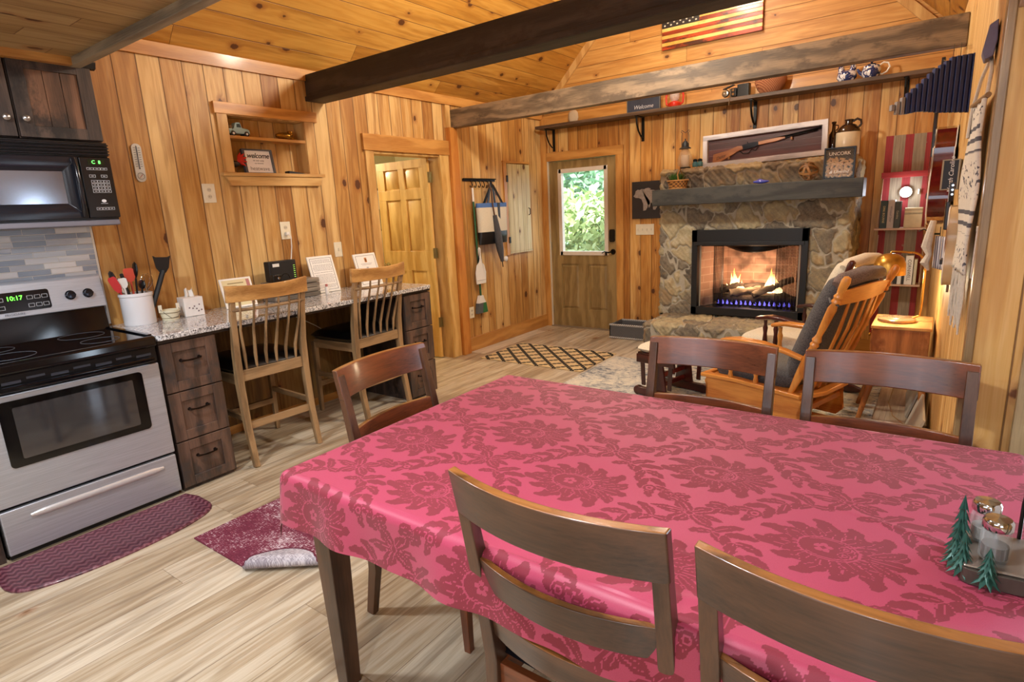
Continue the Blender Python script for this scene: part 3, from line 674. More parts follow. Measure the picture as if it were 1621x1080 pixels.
bm=BM(); sheet(bm,8,5,lambda u,v: Vector((.012*math.sin(u*9)+.006*math.sin(v*5),(u-.5)*.06*(1-.25*v),.115+v*.055+.01*math.sin(u*7)*v))); O('tissue',bm,white,t,smooth=True,solid=.001)
for y,z in ((-.01,.05),(.012,.045),(.0,.062),(.03,.07),(-.03,.055),(.022,.03),(.04,.035)):
    bm=BM(); prism(bm,[(y+.006*math.cos(a)*(1 if k%2 else .45),z+.006*math.sin(a)*(1 if k%2 else .45)) for k,a in enumerate([2*PI*k/10 for k in range(10)])],.0578,.0592,'x'); O('sprig_print',bm,flat('#6e5a60',.6),t)
def easel(label,y,z1w,h,w,x,content,rz=0,lean=14,border='#f1efe9'):
    t=T('framed_notice',label,'sign',(x,y,CZ+.001),rz)
    lm=Matrix.Rotation(R(-lean),4,'Y')
    bm=BM(); box(bm,-.006,-w/2,0,.006,w/2,h,lm); O('board',bm,flat(border,.5),t,bevel=.001)
    bm=BM(); box(bm,.0062,-w/2+.012,.012,.0072,w/2-.012,h-.012,lm); pg=O('page',bm,flat(content['page'],.5,var=.02),t)
    bm=BM(); bar(bm,[lm@Vector((-.006,0,h*.7)),(-h*.35-.02,0,.002)],.03,.004,(1,0,1)); O('easel_leg',bm,mblack,t)
    X=.0078
    def st(y0,z0,y1,z1,m): 
        bm=BM(); box(bm,X-.0008,y0,z0,X+.0006,y1,z1,lm); return O('print',bm,m,pg)
    if content.get('line'):
        bm=BM(); a,b,c,d=-w/2+.018,.018,w/2-.018,h-.018; s=.002
        for q in ((a,b,c,b+s),(a,d-s,c,d),(a,b,a+s,d),(c-s,b,c,d)): box(bm,X-.0008,q[0],q[1],X+.0006,q[2],q[3],lm)
        O('border_line',bm,flat('#2b2d3a',.6),pg)
    if content.get('text'):
        bm=BM(); rg=random.Random(int(y*100)); z=h-.035
        while z>.03:
            a=-w/2+.028+rg.uniform(0,.01); 
            while a<w/2-.035:
                l=rg.uniform(.006,.022); box(bm,X-.0008,a,z,X+.0004,min(a+l,w/2-.025),z+.0022,lm); a+=l+.004
            z-=.0105 if rg.random()<.8 else .018
        O('text_lines',bm,flat('#6a6a70',.7),pg)
    for q in content.get('blocks',()): st(*q[:4],flat(q[4],.6))
    return t
easel('cream framed notice with small coloured pictures nearest the stove',2.09,0,.205,.215,-3.84,{'page':'#e2d5a8','blocks':[(.07,.015,.092,.19,'#b87a78'),(-.02,.10,.0,.12,'#4a4a42'),(-.05,.09,-.035,.105,'#8a4a3a'),(.02,.06,.035,.085,'#34405a'),(.03,.12,.045,.13,'#7a5a3a'),(-.03,.055,-.015,.065,'#b0a070'),(-.06,.165,.05,.172,'#9a8a60'),(-.075,.15,.0,.153,'#b9a980'),(-.075,.14,.0,.143,'#b9a980')]},R(-4),18)
easel('tall white framed notice full of text lines right of the router',2.815,0,.29,.225,-3.86,{'page':'#f2f1ee','line':1,'text':1},R(-3),16)
easel('white framed notice with a small crest behind the second bar stool',3.21,0,.275,.235,-3.80,{'page':'#f0eeea','line':1,'blocks':[(-.012,.20,.012,.238,'#c8884a'),(-.006,.205,.006,.228,'#5a3a2a'),(-.06,.188,.06,.190,'#8a8a90'),(-.05,.178,.05,.180,'#8a8a90'),(-.01,.09,.01,.16,'#b5b5ba'),(-.05,.05,.05,.052,'#8a8a90')]},R(2),16)
t=T('storage_riser','grey wood riser holding the router on the countertop','box',(-3.87,2.50,CZ))
bm=BM(); 
for k in range(4): box(bm,-.085,-.19,.002+k*.034,.085,.19,.032+k*.034)
O('slatted_box',bm,wood('grey_riser','#4c463f','#948a7c','y',.6),t,bevel=.003)
t=T('internet_router','black modem router standing on the grey riser','router',(-3.88,2.44,CZ+.138),R(4))
bm=BM(); box(bm,-.03,-.115,.0,.03,.115,.145); O('case',bm,mblack,t,bevel=.006)
bm=BM(); box(bm,.0295,-.085,.105,.031,-.03,.128); O('label_sticker',bm,white,t)
bm=BM(); tube(bm,[(.031,.01+.035*math.cos(a),.015+.035*math.sin(a)) for a in [PI*k/16 for k in range(17)]],.0015,5); O('emblem',bm,flat('#050506',.2),t)
for k in range(7):
    bm=BM(); box(bm,.0295,.088,.018+k*.014,.0312,.102,.021+k*.014); O('status_light',bm,glow('#a8e05a',.7),t)
t=T('phone_adapter','small black adapter box in front of the router','adapter',(-3.80,2.345,CZ+.138),R(5))
bm=BM(); box(bm,-.02,-.035,0,.02,.035,.055); O('case',bm,black,t,bevel=.006)
bm=BM(); lathe(bm,[(0,0),(.010,0),(.008,.003),(0,.003)],mat=Matrix.Translation((.0205,.01,.03))@Matrix.Rotation(R(90),4,'Y'),seg=14); O('lens',bm,chrome,t,smooth=True)
t=T('spray_bottle','small white bottle between the riser and the tall notice','bottle',(-3.74,2.715,CZ))
bm=BM(); lathe(bm,[(0,0),(.014,0),(.015,.005),(.015,.052),(.008,.06),(.008,.064)],seg=16); O('bottle_body',bm,white,t,smooth=True)
bm=BM(); lathe(bm,[(.009,.062),(.009,.08),(0,.081)],seg=14); O('cap',bm,flat('#c97a72',.5),t,smooth=True)
t=T('power_cord','white cord looping down under the countertop behind the stools','cord',(-3.96,2.6,.5))
bm=BM(); tube(bm,[(-3.99,2.38,.86),(-3.97,2.5,.80),(-3.95,2.72,.66),(-3.93,2.9,.52),(-3.92,3.0,.47),(-3.94,3.08,.47)],.004,6); OW('cable',bm,white,t,smooth=True)
# ---- wall plates
def plate(name,label,loc,n,w,h,kind,axis='x'):
    t=T(name,label,'outlet' if kind=='outlet' else 'switch',loc,0 if axis=='x' else R(-90))
    bm=BM(); box(bm,0,-w/2,-h/2,.006,w/2,h/2); O('plate',bm,flat('#e6dfc8',.4),t,bevel=.003)
    for k in range(n):
        y=(k-(n-1)/2)*w/n*.95
        if kind=='switch':
            bm=BM(); box(bm,.006,y-.005,-.012,.014,y+.005,.012,); O('toggle',bm,flat('#d8d0b8',.4),t,bevel=.001)
        else:
            for z in (.022,-.022):
                bm=BM(); lathe(bm,[(0,0),(.014,0),(.014,.003),(0,.003)],mat=Matrix.Translation((.006,y,z))@Matrix.Rotation(R(90),4,'Y'),seg=16); s=O('socket',bm,flat('#cfc7b0',.4),t)
                bm=BM(); 
                for q in (-.005,.005): box(bm,.0088,y+q-.001,z-.004,.0095,y+q+.001,z+.005)
                O('slot',bm,flat('#3a342c',.6),s)
    return t
plate('wall_outlet','cream outlet plate directly under the left corner of the wall niche',(XL,2.071,1.687),1,.085,.125,'outlet')
t=plate('wall_outlet','cream outlet plate with a white cord plugged in above the router',(XL,2.606,1.41),1,.085,.13,'outlet')
bm=BM(); box(bm,.008,-.012,-.035,.03,.012,-.012); tube(bm,[(.03,0,-.024),(.045,.01,-.05),(.03,.015,-.12),(.03,.0,-.2),(.05,-.04,-.28)],.004,8); O('plug_cord',bm,white,t,smooth=True)
plate('light_switch','cream single light switch left of the bedroom doorway',(XL,3.064,1.23),1,.075,.12,'switch')
plate('wall_outlet','low cream outlet plate behind the hanging broom',(XL,4.705,.42),1,.075,.12,'outlet')
plate('light_switch','wide cream four-gang light switch beside the entrance door',(-2.678,YF,1.19),4,.215,.118,'switch','y')
# ---- thermometer
t=T('wall_thermometer','grey wall thermometer with a round dial at its foot','thermometer',(XL,1.665,1.87),0,tilt=(R(0),0))
bm=BM(); prism(bm,rrect(-.028,-.112,.028,.112,.026,7),0,.010,'x'); O('backplate',bm,flat('#c9c8c2',.4),t,bevel=.002)
bm=BM(); tube(bm,[(.012,0,-.03),(.012,0,.098)],.0025,8); lathe(bm,[(0,-.005),(.005,0),(0,.005)],c=(.012,0,-.033),seg=10); O('tube',bm,flat('#30343c',.2),t,smooth=True)
for s in (-1,1):
    for k in range(9):
        bm=BM(); box(bm,.0098,s*.013-.006,-.022+k*.0135,.0108,s*.013+.006,-.0195+k*.0135); O('scale_mark',bm,flat('#33333a',.6),t)
bm=BM(); tube(bm,[(.011,.019*math.cos(a),-.078+.019*math.sin(a)) for a in [2*PI*k/28 for k in range(28)]],.0012,5,closed=True); dl=O('dial_ring',bm,flat('#5a5a60',.5),t)
bm=BM(); bar(bm,[(.0115,-.008,-.088),(.0115,.010,-.068)],.002,.002,(1,0,0)); O('needle',bm,flat('#c03a2a',.4),dl)
# ---- wall niche
t=T('wall_niche','pine framed recessed display niche with one shelf on the left wall','shelf',(XL,2.57,1.82))
bx=-4.125
bm=BM(); box(bm,bx-.01,2.25,1.80,bx,2.89,2.225); OW('back_boards',bm,M['wall_y'].copy() if False else planks('niche_back',v3(0,1,0),v3(0,0,1),.12,('#a5712f','#c8964a','#dcb070'),knots=.5),t)
bm=BM(); box(bm,bx,2.262,1.822,-4.0,2.272,2.213); box(bm,bx,2.868,1.822,-4.0,2.878,2.213); box(bm,bx,2.262,2.203,-4.0,2.878,2.213); OW('lining',bm,pine('z'),t)
bm=BM(); box(bm,-4.01,2.195,1.825,-3.992,2.268,2.215); OW('stile',bm,pine('z'),t,bevel=.002)
bm=BM(); box(bm,-4.01,2.872,1.825,-3.992,2.955,2.215); OW('stile',bm,pine('z'),t,bevel=.002)
bm=BM(); box(bm,-4.01,2.18,2.208,-3.985,2.985,2.283); OW('header',bm,wood('header_pine','#a86a2a','#dca45a','y',.4,.6,rings=2.0),t,bevel=.002)
bm=BM(); box(bm,bx,2.17,1.80,-3.97,2.995,1.824); OW('sill',bm,pine('y'),t,bevel=.003)
bm=BM(); prism(bm,[(2.19,1.80),(2.975,1.80),(2.95,1.735),(2.225,1.735)],-4.01,-3.982,'x'); OW('apron',bm,pine('y'),t,bevel=.004)
bm=BM(); box(bm,bx,2.272,2.052,-4.0,2.868,2.072); OW('shelf_board',bm,pined('y'),t,bevel=.001)
t=T('toy_truck','pale blue ceramic pickup truck on the left of the niche shelf','figurine',(-4.055,2.365,2.0725))
LB=flat('#9fc0c6',.25); 
bm=BM(); prism(bm,[(-.078,.018),(-.078,.05),(-.03,.055),(-.025,.092),(.012,.095),(.024,.058),(.062,.054),(.078,.042),(.080,.018)],-.026,.026,'x'); O('body',bm,LB,t,bevel=.008)
bm=BM(); prism(bm,[(-.018,.060),(-.016,.082),(.006,.084),(.014,.060)],-.0275,.0275,'x'); O('window',bm,flat('#2c3c44',.2),t)
for y in (-.048,.05):
    bm=BM(); lathe(bm,[(0,-.031),(.014,-.031),(.018,-.028),(.018,.028),(.014,.031),(0,.031)],c=(0,y,.018),axis='x',seg=20); w_=O('wheel',bm,flat('#26282c',.5),t,smooth=True)
    bm=BM(); lathe(bm,[(0,-.033),(.008,-.033),(.008,.033),(0,.033)],c=(0,y,.018),axis='x',seg=14); O('hubcap',bm,flat('#dfe4e4',.3),w_,smooth=True)
t=T('gold_figurine','shiny gold lying animal figurine on the right of the niche shelf','figurine',(-4.06,2.74,2.0725),R(6))
gold=flat('#9c7226',.25,.85,var=.25,scale=60)
bm=BM(); lathe(bm,[(0,-.085),(.012,-.08),(.024,-.05),(.027,-.01),(.032,.02),(.026,.045),(.012,.06),(0,.062)],c=(0,0,.028),axis='y',seg=18)
lathe(bm,[(0,-.022),(.018,-.015),(.024,0),(.018,.018),(0,.024)],c=(.004,.045,.048),seg=14); lathe(bm,[(0,-.03),(.010,-.02),(.012,.0),(.006,.02),(0,.03)],c=(.018,.055,.014),axis='y',seg=10)
for v in bm.verts: v.co.z=max(v.co.z,0)
O('body',bm,gold,t,smooth=True)
t=T('rooster_figurine','red and black metal rooster standing in the lower left of the niche','figurine',(-4.045,2.30,1.8245))
redm=flat('#b01c16',.3,.2); bkm=flat('#1c1412',.4)
bm=BM(); lathe(bm,[(0,-.045),(.016,-.035),(.024,-.005),(.020,.02),(.010,.04),(0,.045)],c=(0,.0,.062),seg=14,axis='y'); O('breast',bm,bkm,t,smooth=True)
bm=BM(); tube(bm,[(0,-.025,.07),(0,-.036,.10),(0,-.034,.13),(0,-.030,.148)],[.016,.012,.009,.008],10); O('neck',bm,redm,t,smooth=True)
bm=BM(); lathe(bm,[(0,-.01),(.010,0),(0,.012)],c=(0,-.034,.152),seg=10); prism(bm,[(-.046,.158),(-.024,.158),(-.022,.174),(-.028,.168),(-.033,.176),(-.038,.168),(-.044,.172)],-.002,.002,'x'); O('head',bm,bkm,t)
for k,(a,l) in enumerate(((70,.075),(50,.085),(30,.08),(8,.07),(-18,.06))):
    bm=BM(); d=Vector((0,math.cos(R(a)),math.sin(R(a)))); p=Vector((0,.028,.07)); tube(bm,[p,p+d*l*.5+Vector((0,0,.01)),p+d*l],[.006,.013,.003],8,sx=.5); O('tail_feather',bm,redm,t,smooth=True)
for y in (-.008,.014):
    bm=BM(); tube(bm,[(0,y,.04),(0,y,.004),(.012,y,.0015)],.002,6); O('leg',bm,flat('#4a3a1a',.4,.5),t)
t=T('welcome_sign','white dark-edged sign reading welcome and heatwave in the niche','sign',(-4.05,2.50,1.8245),0)
lm=Matrix.Rotation(R(-9),4,'Y')
bm=BM(); 
for q in ((-.118,0,-.100,.175),(.100,0,.118,.175),(-.1,.165,.1,.175),(-.1,0,.1,.008)): box(bm,-.02,q[0],q[1],.006,q[2],q[3],lm)
O('frame',bm,flat('#4a4c52',.5),t,bevel=.001)
bm=BM(); box(bm,-.015,-.101,.006,-.002,.101,.167,lm); pg=O('face',bm,flat('#f0eeea',.6,var=.02),t)
X=Vector((-.0015,0,0)); ink=flat('#1a1a1e',.6)
def wt(s,size,z,sh,m,sp=1.0,b=0): text('lettering',s,size,m,pg,lm@tm((-.0012,0,z),(0,1,0),(0,0,1)),thick=.0004,shear=sh,spacing=sp,bold=b)
wt('welcome',.05,.128,.35,ink,.95,.0008); wt('to our cozy',.018,.095,.1,flat('#6a6a6e',.6)); wt('our favourite',.013,.075,.1,flat('#7a7a7e',.6)); wt('heatwave',.040,.037,0,flat('#5c5c60',.6),1.0,-.0004)
t=T('phone_handset','flat black wedge lying in the lower right of the niche','phone',(-4.04,2.775,1.8245))
bm=BM(); prism(bm,[(-.07,0),(.07,0),(.07,.006),(-.07,.022)],-.03,.03,'x'); O('body',bm,mblack,t,bevel=.002)
# ---- bar stools
def make_stool(label):
    t=T('bar_stool',label,'bar stool',(0,0,0))  # faces -x; origin on the floor under the rear legs' middle
    W=.50
    for s in (-1,1):
        bm=BM(); y=s*(W/2-.03)
        bar(bm,[(.035,y*1.0,0),(-.005,y,.25),(-.02,y,.52),(-.01,y*1.0,.72),(.03,y*1.02,.95),(.06,y*1.03,1.06)],[.034,.04,.042,.04,.034,.03],[.034,.036,.045,.04,.03,.026],(1,0,0)); O('rear_leg',bm,oak('z'),t,bevel=.004)
        bm=BM(); bar(bm,[(-.50,y,.0),(-.49,y,.56)],[.028,.04],[.028,.04],(1,0,0)); O('front_leg',bm,oak('z'),t,bevel=.003)
        bm=BM(); box(bm,-.485,y-.010,.29,-.01,y+.010,.325); O('side_stretcher',bm,oak('x'),t,bevel=.002)
        bm=BM(); box(bm,-.485,y-.010,.52,-.01,y+.010,.585); O('side_rail',bm,oak('x'),t,bevel=.002)
    bm=BM(); box(bm,-.505,-W/2+.04,.20,-.480,W/2-.04,.24); O('front_stretcher',bm,oak('y'),t,bevel=.002)
    bm=BM(); box(bm,-.02,-W/2+.04,.235,.0,W/2-.04,.28); O('rear_stretcher',bm,oak('y'),t,bevel=.002)
    bm=BM(); box(bm,-.505,-W/2+.04,.52,-.480,W/2-.04,.585); O('front_rail',bm,oak('y'),t,bevel=.002)
    bm=BM(); bar(bm,[(-.02,-W/2+.05,.575),(-.02,W/2-.05,.575)],.07,.028,(1,0,0)); O('lower_back_rail',bm,oak('y'),t,bevel=.004)
    def bow(y): return .045*(1-(2*y/W)**2)
    ys=[-W/2-.01+ (W+.02)*k/12 for k in range(13)]
    bm=BM(); sheet_=[]
    rings=[]
    for y in ys:
        x=.055+bow(y); h=.085+.012*(2*y/W)**2
        rings.append([bm.verts.new(p) for p in ((x-.012,y,1.035),(x+.014,y,1.035),(x+.020,y,1.035+h),(x+.000,y,1.037+h))])
    for A,B in zip(rings,rings[1:]):
        for k in range(4): bm.faces.new((A[k],A[(k+1)%4],B[(k+1)%4],B[k]))
    cap(bm,rings[0]);cap(bm,rings[-1]); O('top_rail',bm,wood('stool_oak_top','#8a5a28','#cf9e5e','y',.35,.8,coat=.3),t,bevel=.004)
    bm=BM(); tube(bm,[(.045+bow(y)*.9,y*.93,.985) for y in ys],.010,8); O('cross_bar',bm,oak('y'),t,smooth=True)
    for k in range(6):
        f=(k-2.5)/2.5; yb=f*.165; yt=f*.19
        bm=BM(); tube(bm,[(-.02,yb,.60),(-.012,yb*1.02,.70),(.02+bow(yt)*.5,yt,.86),(.048+bow(yt)*.9,yt,.985),(.056+bow(yt),yt,1.045)],[.007,.011,.008,.007,.007],8); O('spindle',bm,oak('z'),t,smooth=True)
    bm=BM(); pillow(bm,-.26,0,.615,.50,.50,.10,14,.3)
    O('seat_pad',bm,NT('black_vinyl').set(col='#0b0a0b',rough=.28,coat=.3),t,smooth=True,auto=80)
    for y in (-.13,-.04,.05,.14):
        pass
    return t
st=make_stool('oak spindle-back bar stool with black seat nearer the stove')
st.location=(-3.325,1.955,0); st.rotation_euler=(0,0,R(-3))
st2=copy_tree(st,'oak spindle-back bar stool with black seat farther along the countertop',(-3.36,2.855,0),R(2))
# ---- mats
t=T('kitchen_mat','plum cushioned D-shaped kitchen mat in front of the stove','mat',(-3.1,.89,0))
def matm():
    n=NT('mat_vinyl'); o=n.sep(n.obj()); a=n.math('MULTIPLY',o[0],48); b=n.math('MULTIPLY',o[1],48)
    w1=n.math('SINE',n.math('ADD',n.math('MULTIPLY',a,PI),n.math('MULTIPLY',n.math('SINE',n.math('MULTIPLY',b,PI)),1.6)))
    no=n.noise(n.obj(),160,4,.7); f=n.math('ADD',n.math('MULTIPLY',w1,.25),no)
    n.set(col=n.ramp(f,[(.25,'#4a2030'),(.6,'#6e3c4a'),(.95,'#8f6a74')]),rough=.34,coat=.2); n.bump(f,.35,.003); return n.m
MM=matm()
def mat_outline(x0,x1,y0,y1):
    # straight along the stove, long curved front
    o=[(x0,y0),(x0+.02,y0-.02)]
    o=[(x0,y0)]
    n=24
    for k in range(n+1):
        a=PI*k/n; yy=(y0+y1)/2-math.cos(a)*(y1-y0)/2*1.06; xx=x0+.10+(x1-x0-.10)*math.sin(a)**.42 if 0<k<n else x0+.09
        o.append((xx,yy))
    o.append((x0,y1)); return o
def inset(poly,d,c): return [(p[0]+(c[0]-p[0])*d,p[1]+(c[1]-p[1])*d*.45) for p in poly]
po=mat_outline(-3.315,-2.92,.47,1.31)
bm=BM(); c_=(-3.12,.89)
L=[]
for poly,z in ((po,.0),(po,.007),(inset(po,.03,c_),.012),(inset(po,.09,c_),.013),(inset(po,.11,c_),.011)): L.append([bm.verts.new((p[0]+3.1,p[1]-.89,z)) for p in poly])
for A,B in zip(L,L[1:]):
    for k in range(len(A)): bm.faces.new((A[k],A[(k+1)%len(A)],B[(k+1)%len(A)],B[k]))
bm.faces.new(L[-1]); bm.faces.new(L[0]); O('mat_body',bm,MM,t,smooth=True)
# ---- folded runner
def heather(name,c0,c1,c2,sc=1.0):
    n=NT(name); o=n.sep(n.obj()); a=n.noise(n.comb(n.math('MULTIPLY',o[0],30*sc),n.math('MULTIPLY',o[1],230*sc),0),1,4,.75); b=n.noise(n.comb(n.math('MULTIPLY',o[0],170*sc),n.math('MULTIPLY',o[1],40*sc),3),1,3,.7); big=n.noise(n.obj(),5,3)
    f=n.math('ADD',n.math('ADD',n.math('MULTIPLY',a,.55),n.math('MULTIPLY',b,.45)),n.math('MULTIPLY',n.math('SUBTRACT',big,.5),.35))
    n.set(col=n.ramp(f,[(.40,c0),(.54,c1),(.58,c2)]),rough=.95); n.bump(f,.4,.003); return n.m
t=T('runner_rug','wine red and white flecked runner with one corner folded over','rug',(-2.4,1.4,0))
RM=heather('runner_top','#5c1830','#7a2c44','#cdbcc4')
bm=BM()
A_=Vector((-2.34,1.10)); B_=Vector((-2.06,1.31))
prism(bm,[(x+2.4,y-1.4) for x,y in ((-2.79,1.10),(-2.34,1.10),(-2.06,1.31),(-2.055,1.82),(-2.79,1.82))],.001,.008,'z')
O('rug_pile',bm,RM,t)
bm=BM(); dn=Vector((.21,-.28)).normalized()
def fl(u,v):
    p=A_.lerp(B_,u); w_=.16*math.sin(PI*min(1,max(0,u)))**.6*v; r_=.026; th=min(w_/r_,PI*.95); ex=max(0,w_-r_*PI*.95)
    q=p+dn*(r_*math.sin(th)*1.3)-dn*ex; return Vector((q.x+2.4,q.y-1.4,.008+r_*(1-math.cos(th))-ex*.25))
sheet(bm,30,24,fl)
O('folded_corner',bm,heather('runner_under','#77707a','#a59ea6','#c9c4ca'),t,smooth=True,solid=.004,auto=80)
bm=BM(); tube(bm,[fl(k/24,1.0)+Vector((0,0,.001)) for k in range(25)],.005,6); O('folded_edge',bm,flat('#5e1a30',.8),t,smooth=True)
# ================================================================ DINING
def make_dining_chair(label):
    """faces +y, back at -y; origin on the floor below the middle of the back"""
    t=T('dining_chair',label,'chair'); W=.47
    def ly(z): # backrest line
        return 0 if z<.45 else -.085*((z-.45)/.51)**1.2
    for s in (-1,1):
        x=s*(W/2-.017)
        bm=BM(); zs=[0,.2,.45,.6,.72,.84,.94]; bar(bm,[(x,ly(z)+(-.05*(1-z/.3)**1.5 if z<.3 else 0),z) for z in zs],[.03,.034,.036,.034,.033,.032,.03],[.034,.038,.042,.038,.033,.028,.024],(0,1,0)); O('rear_leg',bm,espresso('z'),t,bevel=.003)
        bm=BM(); bar(bm,[(s*(W/2-.03),.40,0),(s*(W/2-.03),.395,.43)],[.026,.04],[.026,.04],(0,1,0)); O('front_leg',bm,cherry('z'),t,bevel=.003)
        bm=BM(); box(bm,s*(W/2-.03)-.010,.01,.375,s*(W/2-.03)+.010,.39,.44); O('side_rail',bm,cherry('y'),t,bevel=.002)
    bm=BM(); box(bm,-W/2+.03,.385,.375,W/2-.03,.405,.44); O('front_rail',bm,cherry('x'),t,bevel=.002)
    bm=BM(); box(bm,-W/2+.03,-.008,.375,W/2-.03,.012,.44); O('rear_rail',bm,cherry('x'),t,bevel=.002)
    def rail(name,z0,z1,bow,th,wide,crown=0):
        bm=BM(); n=18; rings=[]
        for k in range(n+1):
            f=-1+2*k/n; x=f*(W/2+wide); b=-bow*(1-f*f); h0=ly(z0)+b; h1=ly(z1)+b
            zt=z1+crown*(1-f*f)
            rings.append([bm.verts.new(p) for p in ((x,h0-th/2,z0),(x,h0+th/2,z0),(x,h1+th/2,zt),(x,h1-th/2,zt))])
        for A,B in zip(rings,rings[1:]):
            for k in range(4): bm.faces.new((A[k],A[(k+1)%4],B[(k+1)%4],B[k]))
        cap(bm,rings[0]);cap(bm,rings[-1]); return bm
    bm=rail('',.855,.962,.045,.024,.001); bm.faces.ensure_lookup_table(); bmesh.ops.recalc_face_normals(bm,faces=bm.faces)
    for f in bm.faces:
        if f.normal.y>.3: f.material_index=1
        elif f.normal.z>.5: f.material_index=2
    O('top_rail',bm,[espresso('x'),cherry('x'),wood('worn_edge','#4a2a12','#946030','x',.3,.8,coat=.4,stain='#3a200c')],t,bevel=.004)
    for z0,z1 in ((.664,.742),(.525,.597)):
        bm=rail('',z0,z1,.042,.018,-.03); bmesh.ops.recalc_face_normals(bm,faces=bm.faces)
        for f in bm.faces:
            if f.normal.y>.3: f.material_index=1
            elif f.normal.z>.5: f.material_index=2
        O('back_rail',bm,[espresso('x'),cherry('x'),wood('worn_edge','#4a2a12','#946030','x',.3,.8,coat=.4,stain='#3a200c')],t,bevel=.003)
    bm=BM(); pillow(bm,0,.205,.455,.44,.40,.055,12,.25); O('seat',bm,NT('dark_seat').set(col='#0e0d14',rough=.4),t,smooth=True,auto=80)
    return t
ch=make_dining_chair('dark wood ladder-back chair at the near side of the table, left one of the two')
ch.location=(-.547,.905,0); ch.rotation_euler=(0,0,R(0))
copy_tree(ch,'dark wood ladder-back chair nearest the camera at the bottom right corner',(-.03,.90,0),R(1))
copy_tree(ch,'reddish dining chair on the far side of the table in front of the footstool',(-.66,2.055,0),R(180))
copy_tree(ch,'reddish dining chair on the far side of the table against the corner board',(-.10,2.065,0),R(181))
copy_tree(ch,'reddish dining chair standing alone at the left end of the table',(-1.60,1.44,0),R(-86))
# ---- table
TX0,TX1,TY0,TY1,TZ=-1.505,.225,.885,1.99,.757
t=T('dining_table','dark wood dining table hidden under the red cloth','table',((TX0+TX1)/2,(TY0+TY1)/2,0))
bm=BM(); box(bm,TX0+.01,TY0+.01,TZ-.035,TX1-.01,TY1-.01,TZ-.006); OW('tabletop',bm,espresso('x'),t,bevel=.004)
for x in (TX0+.075,TX1-.075):
    for y in (TY0+.06,TY1-.06):
        bm=BM(); bar(bm,[(x,y,0),(x,y,.62),(x,y,TZ-.036)],[.052,.078,.078],[.052,.078,.078],(0,1,0)); OW('leg',bm,espresso('z'),t,bevel=.003)
for a in ((TX0+.12,TY0+.035,TX1-.12,TY0+.055),(TX0+.12,TY1-.055,TX1-.12,TY1-.035),(TX0+.045,TY0+.1,TX0+.065,TY1-.1),(TX1-.065,TY0+.1,TX1-.045,TY1-.1)):
    bm=BM(); box(bm,a[0],a[1],.64,a[2],a[3],TZ-.036); OW('apron',bm,espresso('x'),t)
